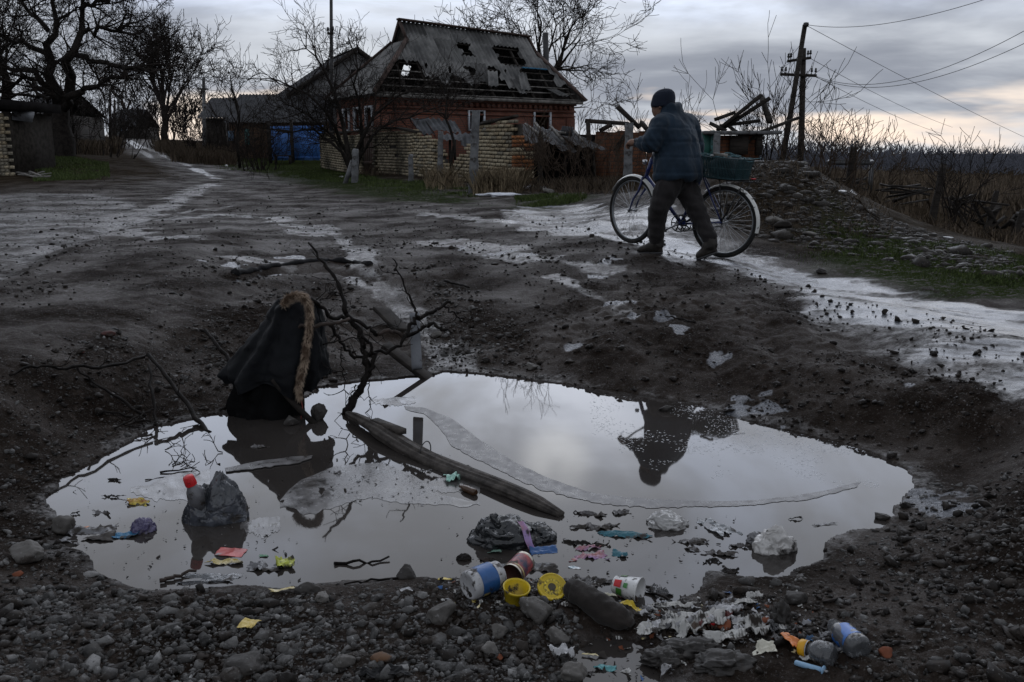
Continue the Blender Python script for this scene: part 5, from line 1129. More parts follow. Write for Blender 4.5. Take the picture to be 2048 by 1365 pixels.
def chain(mb, pts, rad, n=14, sub=5):
    """rounded tapering limb through the joints"""
    pts = np.array(pts, float); rad = np.array(rad, float); t = np.linspace(0, 1, len(pts)); q = np.linspace(0, 1, (len(pts) - 1) * sub + 1)
    P = np.stack([np.interp(q, t, pts[:, k]) for k in range(3)], 1); r = np.interp(q, t, rad)
    for _ in range(2): P[1:-1] = (P[:-2] + P[1:-1] * 2 + P[2:]) / 4
    d0 = P[0] - P[1]; d0 /= np.linalg.norm(d0); d1 = P[-1] - P[-2]; d1 /= np.linalg.norm(d1); a = [np.array([.95, .8, .5, .15]), np.array([.3, .6, .87, .99])]
    P = np.concatenate([[P[0] + d0 * r[0] * s for s in a[0]], P, [P[-1] + d1 * r[-1] * s for s in a[0][::-1]]]); r = np.concatenate([r[0] * a[1], r, r[-1] * a[1][::-1]])
    mb.tube(P, r, n)
def loft(mb, rings, A, B, n=24):
    """closed body from rings (centre, half-width on A, half-width on B)"""
    A, B = np.array(A), np.array(B); an = np.arange(n) * 2 * math.pi / n; V = []
    for c, ra, rb in rings:
        cs, sn = np.cos(an), np.sin(an); V.append(np.array(c) + (np.sign(cs) * np.abs(cs) ** .85)[:, None] * A * ra + (np.sign(sn) * np.abs(sn) ** .85)[:, None] * B * rb)
    m = len(rings); Fq = [(i * n + k, i * n + (k + 1) % n, (i + 1) * n + (k + 1) % n, (i + 1) * n + k) for i in range(m - 1) for k in range(n)]
    mb.add(np.concatenate(V), Fq + [tuple(range(n))[::-1], tuple(range((m - 1) * n, m * n))])
def soft(V, Nn, Fq, name, mt, parent, amp=0.0, scale=(10, 10, 10), seed=0, ridge=0.0):
    if amp: V = V + Nn * (amp * fbm3(V * np.array(scale), 3, seed))[:, None]
    if ridge: V = V + Nn * (ridge * (ridged3(V * np.array(scale) * .7, 2, seed + 5) - .3))[:, None]
    return MB().add(V, Fq).build(name, mt, parent, True)

# ------------------------------------------------------------------ the person pushing the bicycle
def cloth(name, col, var=.25, bs=70, bd=.003, rough=.85, weave=400, spec=.2, sheen=.1):
    s = NT(name); n = s.noise(7, 5, .6); c = s.mix(s.rng(n, .3, .7), tuple(x * (1 - var) for x in col), tuple(x * (1 + var) for x in col)); c = s.mix(s.math('MULTIPLY', s.rng(s.noise(30, 5, .7), .62, .75), .35), c, (.06, .055, .05))
    s.set(col=c, rough=rough, spec=spec, sheen=sheen); s.bump(s.math('ADD', s.noise(bs, 4, .6), s.math('MULTIPLY', s.noise(weave, 1), .3)), .5, bd); return s.m
def person():
    f = np.array([-.8, .6, 0]); l = np.array([-.6, -.8, 0]); feet = T(1316, 505, 8.65); up = np.array([0, 0, 1.0])
    root = thing('person', 'person in a dark blue padded jacket and knit hat pushing a bicycle', 'person', feet)
    J = cloth('navy_padded_jacket', (.012, .024, .040)); TR = cloth('dark_grey_trousers', (.017, .015, .0155), .35); BT = mat('muddy_boot_leather', (.018, .015, .013), .6, .35, .4, 14, .5, 60, .004, mud=.3, mscale=14); HT = cloth('navy_knit_hat', (.012, .017, .031), .2, 160, .004); SK = mat('skin', (.19, .11, .08), .6, .35, .12, 20, .1, 90)
    # body: one continuous figure under the clothes
    mb = MB(); t0 = 8.55
    head = T(1327, 207, t0)
    loft(mb, [(head + up * z + f * (.012 - .1 * z), a, b) for z, a, b in ((-.135, .03, .04), (-.12, .05, .075), (-.08, .064, .098), (-.03, .074, .105), (.02, .078, .108), (.07, .074, .102), (.105, .055, .078), (.125, .02, .03))], l, f, 20)
    chain(mb, [head + f * .105 - up * .005, head + f * .122 - up * .03], [.012, .016], 8, 3)                       # nose
    for s in (-1, 1): chain(mb, [head + l * .078 * s - up * .01 - f * .01, head + l * .084 * s - up * .045 - f * .005], [.012, .014], 8, 3); chain(mb, [head + f * .088 + l * .03 * s + up * .01, head + f * .09 + l * .032 * s + up * .01], [.012, .012], 8, 2)   # ears, brow and eye sockets
    chain(mb, [head + f * .096 + l * .02 - up * .065, head + f * .096 - l * .02 - up * .065], [.008, .008], 8, 3)                 # mouth
    chain(mb, [head - up * .08 - f * .02, T(1343, 232, t0)], [.06, .065], 12)
    loft(mb, [(T(px, py, t0), a, b) for px, py, a, b in ((1354, 362, .15, .12), (1354, 345, .18, .14), (1353, 315, .16, .12), (1350, 275, .18, .13), (1347, 248, .17, .11), (1343, 233, .07, .07))], l, f)
    LA = [T(1322, 250, 8.40), T(1304, 289, 8.36), T(1276, 285, 8.52)]; RA = [T(1376, 250, 8.70), T(1394, 290, 8.82), T(1388, 318, 9.0)]
    for A in (LA, RA): chain(mb, A, [.058, .045, .032], 12)
    LL = [T(1342, 362, 8.48), T(1317, 418, 8.50), T(1313, 484, 8.63)]; RL = [T(1366, 362, 8.62), T(1391, 418, 8.52), T(1418, 482, 8.44)]
    for A in (LL, RL): chain(mb, A, [.085, .06, .042], 12)
    for A, dirn, side in ((LA, np.array([-.8, .55, -.05]), 1), (RA, np.array([-.3, .6, -.5]), -1)):             # hands: palm, four curled fingers, thumb
        d = dirn / np.linalg.norm(dirn); w = A[-1]; pal = w + d * .05; chain(mb, [w, pal + d * .02], [.032, .038], 10, 3); sd = np.cross(d, up); sd /= np.linalg.norm(sd)
        for k, ln in enumerate((.078, .086, .08, .064)):
            o = pal + d * .035 + sd * (.030 - .02 * k); chain(mb, [o, o + d * ln * .45 - up * .01, o + d * ln * .55 - up * .04, o + d * ln * .2 - up * .058], [.0095, .009, .0085, .008], 7, 3)
        o = pal - d * .01 + sd * .036; chain(mb, [o, o + d * .03 + sd * .018 - up * .01, o + d * .06 + sd * .008 - up * .03], [.011, .010, .009], 7, 3)
    V, Nn, Fq = remesh(mb, .0105, 2); soft(V, Nn, Fq, 'body', SK, root)
    # jacket: torso, raised collar, two sleeves, one closed surface
    mb = MB()
    loft(mb, [(T(px, py, t), a, b) for px, py, t, a, b in ((1354, 360, 8.55, .235, .20), (1354.5, 352, 8.55, .258, .225), (1355, 330, 8.55, .262, .228), (1354, 305, 8.55, .252, .212), (1352, 280, 8.55, .256, .20), (1350, 258, 8.55, .252, .172), (1347.5, 243, 8.55, .208, .14), (1345, 233, 8.55, .14, .118), (1342, 224, 8.55, .108, .112), (1339, 212, 8.55, .108, .112), (1338, 208, 8.55, .095, .10))], l, f, 32)
    chain(mb, [T(1330, 248, 8.46), LA[0], LA[1] + [0, 0, -.005], LA[2]], [.10, .108, .098, .064], 16); chain(mb, [T(1366, 248, 8.62), RA[0], RA[1], RA[2]], [.10, .105, .092, .062], 16)
    V, Nn, Fq = remesh(mb, .011, 5)
    # folds: hem pleats, elbow creases, quilting seams
    zr = (V[:, 2] - T(1354, 360, 8.55)[2]) / .6; seam = sum(np.exp(-((zr - q) / .022) ** 2) for q in (.12, .36, .6, .82)); V = V - Nn * (.007 * seam)[:, None]
    ang = np.arctan2((V - T(1353, 300, 8.55)) @ l, (V - T(1353, 300, 8.55)) @ f); V = V + Nn * (.010 * np.sin(ang * 9 + 3 * V[:, 2] * 4) * sstep(.35, .0, zr))[:, None]
    dl = np.linalg.norm(V - LA[1], axis=1); V = V + Nn * (.007 * np.sin((V @ (LA[0] - LA[2]) / np.linalg.norm(LA[0] - LA[2])) * 110) * np.exp(-(dl / .13) ** 2))[:, None]
    soft(V, Nn, Fq, 'jacket', J, root, .013, (9, 9, 5), 4, .009)
    # trousers
    mb = MB(); loft(mb, [(T(1355, py, 8.55), a, b) for py, a, b in ((385, .06, .05), (376, .13, .11), (360, .20, .155), (335, .2, .16), (330, .15, .12))], l, f)
    chain(mb, [LL[0], (LL[0] + LL[1]) / 2, LL[1], T(1314, 448, 8.57), T(1313, 476, 8.62)], [.128, .115, .094, .084, .074], 16); chain(mb, [RL[0], (RL[0] + RL[1]) / 2, RL[1], T(1406, 450, 8.47), T(1419, 474, 8.44)], [.128, .115, .094, .083, .074], 16)
    V, Nn, Fq = remesh(mb, .011, 4); zz = V[:, 2]; V = V + Nn * (.0035 * np.sin(zz * 75 + 9 * V[:, 0]) * (.4 + .6 * np.exp(-((zz - .52) / .1) ** 2) + .8 * np.exp(-((zz - .25) / .09) ** 2)))[:, None]
    soft(V, Nn, Fq, 'trousers', TR, root, .010, (12, 12, 7), 9, .008)
    # boots with a sole
    for A, heel, toe, zs in (((T(1313, 470, 8.62), T(1317, 494, 8.64)), T(1320, 500, 8.64), T(1276, 500, 8.74), None), ((T(1419, 470, 8.44), T(1424, 492, 8.43)), T(1429, 500, 8.43), T(1393, 513, 8.50), None)):
        mb = MB(); d = toe - heel; L = np.linalg.norm(d); d /= L; sd = np.cross(d, up); sd /= np.linalg.norm(sd); nu = np.cross(sd, d)
        chain(mb, [A[0], A[1], heel + d * .05 + nu * .05], [.066, .062, .055], 14)
        rings = [(heel + d * L * q + nu * (h / 2 - .03), w, h / 2) for q, w, h in ((-.12, .02, .04), (-.06, .037, .09), (.1, .044, .115), (.3, .045, .12), (.5, .047, .105), (.7, .051, .08), (.88, .048, .066), (1.0, .034, .05), (1.05, .012, .03))]; loft(mb, rings, sd, nu, 16)
        V, Nn, Fq = remesh(mb, .009, 3); bt = soft(V, Nn, Fq, 'boot', BT, root, .005, (20, 20, 20), 3)
        mb = MB(); loft(mb, [(heel + d * L * q - nu * .030, w, .014) for q, w in ((-.10, .028), (-.05, .042), (.15, .047), (.4, .044), (.65, .052), (.88, .052), (1.02, .036), (1.06, .015))], sd, nu, 12); mb.build('sole', METAL_DK, bt)
        mb = MB()
        for k in range(4): c = A[1] + d * (.045 + .022 * k) + nu * (.035 - .016 * k); mb.tube([c - sd * .03, c + d * .008 + nu * .012, c + sd * .03], .004, 5)
        mb.build('laces', TR, bt)
    # knit hat with a turned-up rim
    mb = MB(); ax = up * .985 - f * .12; hc = T(1326, 206, 8.55)
    loft(mb, [(hc + ax * z - f * off, a, b) for z, a, b, off in ((-.04, .092, .104, 0), (-.035, .1, .112, 0), (0.0, .103, .115, 0), (.035, .1, .112, 0), (.07, .094, .106, .0), (.1, .078, .09, .004), (.122, .05, .062, .008), (.134, .02, .025, .01))], l, f, 28)
    V, Nn, Fq = remesh(mb, .008, 2); an = np.arctan2((V - hc) @ l, (V - hc) @ f); V = V + Nn * (.0022 * np.sin(an * 46))[:, None]; soft(V, Nn, Fq, 'knit_hat', HT, root, .003, (14, 14, 14), 2)
    return LA[2] + np.array([-.8, .55, -.05]) * .085
GRIP = person()

# ------------------------------------------------------------------ the bicycle
def bicycle():
    Rr, Ff = T(1440, 515.5, 8.7), T(1259, 486.5, 9.36); ex = Ff - Rr; WB = np.linalg.norm(ex); ex /= WB; ey = np.cross([0, 0, 1], ex); ey /= np.linalg.norm(ey); ez = np.cross(ex, ey)
    M = Matrix(((ex[0], ey[0], ez[0], Rr[0]), (ex[1], ey[1], ez[1], Rr[1]), (ex[2], ey[2], ez[2], Rr[2]), (0, 0, 0, 1)))
    root = thing('bicycle', 'blue bicycle with white mudguards and a wire basket on its rear rack', 'bicycle', M=M)
    BL = mat('blue_bike_enamel', (.012, .022, .11), .3, .5, .3, 12, .05, 60, mud=.12, mscale=20); CH = mat('dull_chrome', (.45, .46, .48), .3, .5, .2, 20, 0, metal=1.0); TY = mat('black_tyre', (.012, .012, .012), .8, .3, .3, 30, .3, 120, .002, mud=.25, mscale=18); WH = mat('white_mudguard', (.62, .62, .60), .4, .4, .1, 8, .05, 40, mud=.1, mscale=14); BK = mat('black_bike_part', (.014, .014, .015), .45, .4, .3, 20, .1, 60)
    GY = mat('grey_rim', (.16, .17, .18), .4, .5, .2, 20, 0, metal=.6)
    r0 = .352
    def B(mb, nm, mt, par=root, sm=True): return mb.build(nm, mt, par, sm, world=False)
    def torus(mb, R, r, c, Rm=None, n=56, m=10, a0=0, a1=2 * math.pi, fl=1.0):
        full = abs(a1 - a0 - 2 * math.pi) < 1e-6; an = np.linspace(a0, a1, n, endpoint=not full); bn = np.arange(m) * 2 * math.pi / m; P = []
        for a in an: P.append(np.stack([(R + r * np.cos(bn)) * math.cos(a), r * fl * np.sin(bn), (R + r * np.cos(bn)) * math.sin(a)], 1))
        P = np.array(P); k = len(an); V = P.reshape(-1, 3)
        if Rm is not None: V = V @ Rm.T
        Fq = [(i * m + j, ((i + 1) % k) * m + j, ((i + 1) % k) * m + (j + 1) % m, i * m + (j + 1) % m) for i in range(k if full else k - 1) for j in range(m)]; mb.add(V + np.array(c), Fq)
    st = math.radians(-14); Rs = np.array([[math.cos(st), -math.sin(st), 0], [math.sin(st), math.cos(st), 0], [0, 0, 1]])
    for nm, cx, Rm in (('rear', 0.0, np.eye(3)), ('front', WB, Rs)):
        c = np.array([cx, 0, r0]); mb = MB(); q = np.array([[0, y, 0] for y in (-.05, -.02, .02, .05)]) @ Rm.T + c; mb.tube(q, [.022, .014, .014, .022], 12); hub = B(mb, 'wheel', CH)
        mb = MB(); torus(mb, r0 - .02, .0205, c, Rm); B(mb, 'tyre', TY, hub); mb = MB(); torus(mb, r0 - .045, .009, c, Rm, fl=1.6); B(mb, 'rim', GY, hub)
        P0 = []; P1 = []
        for k in range(36): a = k * 2 * math.pi / 36; y = .03 if k % 2 else -.03; b = a + (.9 if (k // 2) % 2 else -.9); P0.append(Rm @ np.array([.02 * math.cos(b), y, .02 * math.sin(b)]) + c); P1.append(Rm @ np.array([(r0 - .05) * math.cos(a), 0, (r0 - .05) * math.sin(a)]) + c)
        mb = MB(); mb.segs(P0, P1, np.full(36, .0016), np.full(36, .0016), 4); tag(B(mb, 'spokes', CH, hub, False), kind='stuff')
        # mudguard: a curved band over the tyre
        a0, a1 = (math.radians(50), math.radians(190)) if nm == 'rear' else (math.radians(28), math.radians(172)); an = np.linspace(a0, a1, 40); w = np.linspace(-1, 1, 9); Rg = r0 + .018
        P = np.array([[Rm @ np.array([(Rg - .018 * x * x) * math.cos(a), .031 * x, (Rg - .018 * x * x) * math.sin(a)]) + c for x in w] for a in an]); P2 = np.array([[Rm @ np.array([(Rg + .003 - .018 * x * x) * math.cos(a), .032 * x, (Rg + .003 - .018 * x * x) * math.sin(a)]) + c for x in w] for a in an]); mb = MB().grid(P).grid(P2); g = B(mb, 'mudguard', WH)
        mb = MB()
        for s in (-1, 1):
            for a in ((math.radians(150), math.radians(115)) if nm == 'rear' else (math.radians(160),)): mb.tube([Rm @ np.array([0, .055 * s, 0]) + c, Rm @ np.array([Rg * math.cos(a), .032 * s, Rg * math.sin(a)]) + c], .003, 5)
        B(mb, 'mudguard_stay', BK, g)
    hub_f = np.array([WB, 0, r0]); BB = np.array([.47, 0, .285]); ST = np.array([.27, 0, .84]); HB, HTp = np.array([WB - .13, 0, .70]), np.array([WB - .185, 0, .90])
    fr = MB(); fr.tube([BB, ST], [.018, .016], 12); fr.tube([HB + [.004, 0, .03], BB], [.019, .019], 12); fr.tube([HTp + [.008, 0, -.03], HTp * .5 + np.array([.33, 0, .62]) * .5 + [0, 0, -.02], BB * .5 + ST * .5], .016, 12); fr.tube([HB, HTp], .021, 12)
    for s in (-1, 1): fr.tube([BB + [-.03, .03 * s, 0], [0, .058 * s, r0]], [.012, .008], 8); fr.tube([ST + [.01, .015 * s, -.06], [0, .058 * s, r0]], [.010, .007], 8)
    fr.tube([BB - [0, .045, 0], BB + [0, .045, 0]], .024, 12); B(fr, 'frame', BL)
    fk = MB(); fk.tube([HB + [0, -.06, -.0], HB + [0, .06, 0]], .014, 8)
    for s in (-1, 1): fk.tube([HB + [0, .055 * s, .01], HB + [.035, .056 * s, -.13], hub_f + [-.035, .056 * s, .12], hub_f + [0, .056 * s, 0]], [.015, .013, .009, .007], 8)
    B(fk, 'fork', BL)
    hb = MB(); top = np.array([WB - .215, 0, 1.03]); hb.tube([HTp, HTp + [-.012, 0, .06], top], [.016, .012, .012], 10); hb.tube([top, top + [.045, 0, .02]], .014, 8)
    c = top + [.045, 0, .02]
    gl_ = np.array((M.inverted() @ Vector(GRIP)))
    for s in (-1, 1):
        e = gl_ if s > 0 else gl_ * [1, -1, 1]; hb.tube([c, c + [.02, .11 * s, .015], (c + [.0, .22 * s, .02]) * .6 + e * .4, e + [.03, .0, 0], e + [-.05, .0, -.01]], .0105, 8)
        B(MB().tube([e + [.035, 0, .0], e + [-.07, .0, -.012]], [.016, .016], 10), 'grip', BK)
    B(hb, 'handlebar', CH)
    B(MB().lathe([(0, -.025), (.022, -.02), (.024, .0), (.022, .02), (0, .025)], 10, Matrix.Translation((WB - .1, 0, .86))), 'headlamp', CH)
    sd = MB(); loft(sd, [(np.array([x, 0, z]), w, h) for x, z, w, h in ((.06, .955, .03, .012), (.08, .96, .09, .03), (.14, .965, .10, .032), (.22, .96, .06, .026), (.30, .955, .03, .022), (.345, .95, .012, .012))], (0, 1, 0), (0, 0, 1), 14); B(sd, 'saddle', BK); B(MB().tube([ST, [.235, 0, .94]], .012, 8), 'seat_post', CH)
    # crankset: chainring with spider, two cranks, two pedals, chain
    cr = MB(); torus(cr, .085, .006, BB + [0, -.05, 0], n=36, m=6); torus(cr, .03, .008, BB + [0, -.05, 0], n=16, m=6)
    for k in range(5): a = k * 1.2566; cr.tube([BB + [.02 * math.cos(a), -.05, .02 * math.sin(a)], BB + [.083 * math.cos(a), -.05, .083 * math.sin(a)]], .007, 6)
    torus(cr, .085, .006, BB + [0, .052, 0], n=36, m=6)
    for k in range(5): a = k * 1.2566; cr.tube([BB + [.02 * math.cos(a), .052, .02 * math.sin(a)], BB + [.083 * math.cos(a), .052, .083 * math.sin(a)]], .007, 6)
    B(cr, 'chainring', BK)
    for s, a in ((-1, 2.6), (1, 2.6 + math.pi)):
        e = BB + np.array([.17 * math.cos(a), .075 * s, .17 * math.sin(a)]); k = B(MB().tube([BB + [0, .06 * s, 0], e], [.013, .010], 8), 'crank', CH); B(MB().box(e + [0, .055 * s, 0], (.07, .095, .022)), 'pedal', BK, k, False)
    ch = MB()
    for z in (1, -1): ch.tube([BB + [0, .052, .085 * z], [0, .052, r0 + .035 * z]], .005, 5)
    B(ch, 'chain', BK)
    rk = MB(); zk = .765
    for y in (-.07, 0, .07): rk.tube([[.2, y, zk], [-.28, y, zk], [-.32, y * .6, zk + .03]], .006, 6)
    for x in (.15, -.05, -.27): rk.tube([[x, -.075, zk], [x, .075, zk]], .006, 6)
    for s in (-1, 1):
        for x in (.06, -.2): rk.tube([[0, .062 * s, r0 + .01], [x, .075 * s, zk]], .006, 6)
    B(rk, 'rear_rack', BK)
    bs = MB(); x0, x1, y0, z0, z1 = -.13, .20, .15, zk + .012, zk + .205
    def loop(x0, x1, y, z, r): bs.tube([[x0, -y, z], [x1, -y, z], [x1, y, z], [x0, y, z], [x0, -y, z]], r, 5)
    loop(x0 - .03, x1 + .03, y0 + .02, z1, .005); loop(x0 - .015, x1 + .015, y0 + .01, (z0 + z1) / 2, .003); loop(x0, x1, y0, z0, .004); P0 = []; P1 = []
    for k in range(23): f = k / 22; x = x0 + (x1 - x0) * f; X = x0 - .03 + (x1 - x0 + .06) * f; [(P0.append([x, s * y0, z0]), P1.append([X, s * (y0 + .02), z1])) for s in (-1, 1)]; P0.append([x, -y0, z0]); P1.append([x, y0, z0])
    for k in range(17): f = k / 16 * 2 - 1; [(P0.append([x, f * y0, z0]), P1.append([X, f * (y0 + .02), z1])) for x, X in ((x0, x0 - .03), (x1, x1 + .03))]
    bs.segs(P0, P1, np.full(len(P0), .0042), np.full(len(P0), .0042), 4); B(bs, 'wire_basket', mat('teal_wire', (.018, .05, .06), .5, .4, .3, 20, 0), sm=False)
    # bundle lying in the basket
    V, Fq = ICO[4]; V = np.sign(V) * np.abs(V) ** .6 * np.array([.15, .135, .10]); V = V * (1 + .12 * fbm3(V * 16, 3, 3))[:, None] + np.array([.035, 0, zk + .12]); Wd = np.array([(M @ Vector(v))[:] for v in V]); bun = MB().add(Wd, Fq); o = solo('cloth_bundle', bun, cloth('dark_bundle_cloth', (.03, .035, .04), .5), 'dark cloth bundle lying in the bicycle basket', 'bundle', smooth=True)
    rs = np.random.RandomState(5); P0 = []; P1 = []
    for k in range(26):
        a = rs.uniform(0, 6.28); p = np.array([.035 + .15 * rs.uniform(-1, 1), .14 * rs.uniform(-1, 1), zk + .195 + .03 * rs.uniform()])
        for j in range(7): q = p + np.array([math.cos(a), math.sin(a), rs.normal(0, .2)]) * .035; q[2] = np.clip(q[2], zk + .17, zk + .25); P0.append((M @ Vector(p))[:]); P1.append((M @ Vector(q))[:]); p = q; a += rs.normal(0, .9)
    solo('net_bag', MB().segs(P0, P1, np.full(len(P0), .004), np.full(len(P0), .004), 4), mat('teal_netting', (.05, .12, .14), .6, .3, .4, 20, 0), 'tangled teal netting on top of the bundle in the basket', 'net')
    p = M @ Vector((.12, .12, zk + .235)); q = M @ Vector((-.05, .2, zk + .23)); solo('firewood_stick', MB().tube(jag([p, q], 5, .006, 3), .016, 8), WOOD_GR, 'pale stick laid across the rim of the bicycle basket', 'stick')
bicycle()
# ------------------------------------------------------------------ foreground: rocks, ice, coat, branches, litter
def W(px, py, dz=0.0): return G(px, py, WATER + dz)
def surf(px, py):                       # mud or water surface under this pixel
    d = ray(px, py); t = np.linspace(1.7, 9, 1500); X, Y, Z = d[0] * t, d[1] * t, ZC + d[2] * t; h = np.maximum(H(X, Y, False), WATER); k = int(np.argmax(Z < h)); return np.array([X[k], Y[k], h[k]])
def mpp(p): return math.hypot(p[1], ZC - p[2]) / F
ROCK = mat_stone('foreground_rock', (.035, .032, .029), (.17, .16, .15), .5); ROCKD = mat_stone('dark_rock', (.02, .018, .017), (.075, .07, .066), .5)
def rock(px, py, wpx, hpx, label, seed, mt=None, shade=.5, flat=None, name='rock'):
    p = surf(px, py + hpx * .35); m = mpp(p); V, Fq = rockshape(4, seed, .5); V = V / np.abs(V).max(0) * np.array([wpx * m / 2, wpx * m / 2 * .8, hpx * m / 2 * 1.15]); V = V * (1 + .06 * fbm3(V * 60, 3, seed))[:, None]
    mb = MB().add(V + p + [0, 0, hpx * m * .28], Fq); o = solo(name, mb, mt or ROCK, label, 'rock', smooth=False); attr(o, 'shade', np.full(len(V), shade)); return o
rock(1075, 1216, 74, 62, 'big grey rock in front of the yellow lid', 1, shade=.35); rock(880, 1226, 62, 44, 'flat brownish rock below the white jar', 2, shade=.3); rock(613, 1177, 62, 30, 'dark rock at the shore beside the yellow wrapper', 3, ROCKD); rock(812, 1143, 44, 34, 'pointed dark rock standing in the shallow edge by the thin twig', 4, ROCKD, .4)
rock(648, 1197, 34, 22, 'pale grey stone right of the dark shore rock', 5, shade=.9); rock(485, 1330, 84, 40, 'long dark rock at the bottom left', 6, ROCKD); rock(1148, 1345, 52, 34, 'rounded grey stone left of the small puddle at the bottom', 7, shade=.6); rock(128, 1052, 46, 40, 'grey rock at the left shore beside the floating rags', 8, shade=.35)
rock(60, 1105, 80, 40, 'broad pale rock on the left bank', 9, shade=.6); rock(1645, 543, 26, 12, 'lone dark stone on the icy track', 10, ROCKD, .1); rock(1332, 818, 30, 14, 'dark stone in the puddle at the foot of the reflection', 11, ROCKD, .3); rock(885, 568, 20, 12, 'dark stone on the road above the branch', 12, ROCKD, .4)
rock(1065, 733, 30, 16, 'grey stone at the far shore of the puddle', 13, shade=.4); rock(1412, 482, 20, 10, 'small dark lump beside the rear boot', 14, ROCKD, .2); rock(1110, 1270, 56, 36, 'grey cracked rock below the dark rolled cloth', 15, shade=.5); rock(980, 1300, 40, 34, 'pale angular stone in the gravel under the white jar', 16, shade=.85)
rock(1000, 1262, 36, 26, 'mid-grey stone above the pale angular stone', 17, shade=.5); rock(690, 1320, 54, 36, 'grey gravel lump beside the orange stain', 18, shade=.4); rock(1810, 1010, 26, 18, 'dark stone at the right shore tip', 19, ROCKD, .3); rock(1765, 1032, 34, 18, 'dark flat stone at the right shore by the ice end', 20, ROCKD, .4)
rock(1590, 1195, 50, 34, 'dark rock behind the newspaper on the right', 21, ROCKD, .5); rock(870, 670, 26, 16, 'rounded stone beside the leaning grey board', 22, shade=.4); rock(640, 826, 36, 40, 'wet dark stone at the foot of the black coat', 23, ROCKD, .5); rock(585, 842, 34, 22, 'low wet stone under the hanging fur strip', 24, ROCKD, .7)
# ---- ice
ICEM = NT('grey_ice_sheet'); _n = ICEM.noise(18, 5, .6); ICEM.set(col=ICEM.mix(ICEM.rng(_n, .3, .7), (.045, .041, .039), (.115, .11, .112)), rough=ICEM.rng(_n, .3, .7, .22, .5), spec=.5); ICEM.bump(ICEM.noise(120, 4, .7), .35, .003)
FILM = NT('thin_ice_film'); _n = FILM.noise(9, 5, .65); FILM.set(col=FILM.mix(FILM.rng(_n, .3, .7), (.05, .047, .045), (.11, .105, .105)), rough=FILM.rng(_n, .3, .7, .10, .34), spec=.5); FILM.bump(FILM.noise(70, 4, .7), .12, .002)
def strip(px_far, px_near, z_far, z_near, th, n=90, jf=.004, jn=.012, seed=0):
    def res(p): p = np.array(p, float); s = np.concatenate([[0], np.cumsum(np.linalg.norm(np.diff(p, axis=0), axis=1))]); q = np.linspace(0, s[-1], n); return np.stack([np.interp(q, s, p[:, k]) for k in (0, 1)], 1)
    a, b = res(px_far), res(px_near); rs = np.random.RandomState(seed); A = np.array([W(*p, z_far) for p in a]); B = np.array([W(*p, z_near) for p in b]); d = B - A; d[:, 2] = 0; d /= np.maximum(np.linalg.norm(d, axis=1, keepdims=True), 1e-6)
    t = np.arange(n); A += d * (jf * fbm2(t * .3, t * 0 + 1.0, 3, seed))[:, None]; B += d * (jn * fbm2(t * .45, t * 0 + 7.0, 4, seed + 3))[:, None]; rows = [A + (B - A) * f for f in np.linspace(0, 1, 7)]; top = np.stack(rows); top[1:-1, :, 2] += .0015 * fbm2(top[1:-1, :, 0] * 30, top[1:-1, :, 1] * 30, 3, seed)
    bot = top - np.array([0, 0, th]); mb = MB(); mb.grid(top); mb.grid(bot[::-1])
    for e in (0, -1): mb.grid(np.stack([top[e], bot[e]]) if e == -1 else np.stack([bot[e], top[e]]))
    return mb
far = [(808,812),(850,816),(905,838),(960,880),(1030,925),(1100,958),(1180,985),(1260,996),(1340,1000),(1430,1003),(1500,1001),(1580,994),(1650,982),(1722,963)]
near = [(812,820),(848,828),(876,852),(905,892),(960,922),(1020,952),(1080,978),(1150,998),(1230,1012),(1330,1016),(1430,1013),(1520,1009),(1620,998),(1714,974)]
solo('ice_sheet', strip(far, near, .0012, .0018, .0008, 200, .004, .012, 3), ICEM.m, 'curved broken sheet of grey ice sweeping across the puddle', 'ice', smooth=False)
solo('ice_sheet', strip([(450,936),(520,922),(600,912),(625,911)], [(452,944),(520,936),(600,924),(622,917)], .003, .007, .004, 40, .003, .010, 4), ICEM.m, 'narrow sliver of ice lying before the coat reflection', 'ice')
for k, (f_, n_, lb) in enumerate((([(560,1000),(600,960),(680,930),(760,925),(830,950),(880,990),(960,1005)], [(560,1012),(620,1030),(680,1010),(740,1000),(800,1005),(870,1012),(960,1010)], 'cloudy film of thin ice in the middle of the puddle left of the log'), ([(260,975),(300,970),(340,950),(420,940)], [(262,985),(310,1000),(350,1002),(420,1000)], 'thin ice film left of the red-capped bottle'),
    ([(480,1048),(520,1036),(560,1034)], [(480,1056),(530,1078),(560,1060)], 'small frosty ice patch right of the red-capped bottle'), ([(740,800),(790,795),(830,793)], [(742,808),(790,812),(832,806)], 'small ice floe before the dark board'), ([(800,985),(880,955),(960,960)], [(800,992),(880,985),(960,985)], 'thin ice patch round the mint plastic'), ([(1240,985),(1120,960),(1000,905),(940,880)][::-1], [(1240,1000),(1120,985),(1000,940),(925,885)][::-1], 'pale skin of ice along the inner curve of the ice sheet'))):
    if k == 5: continue
    solo('ice_film', strip(f_, n_, .0010, .0012, .0005, 60, .01, .02, 20 + k), FILM.m, lb, 'ice', smooth=True)
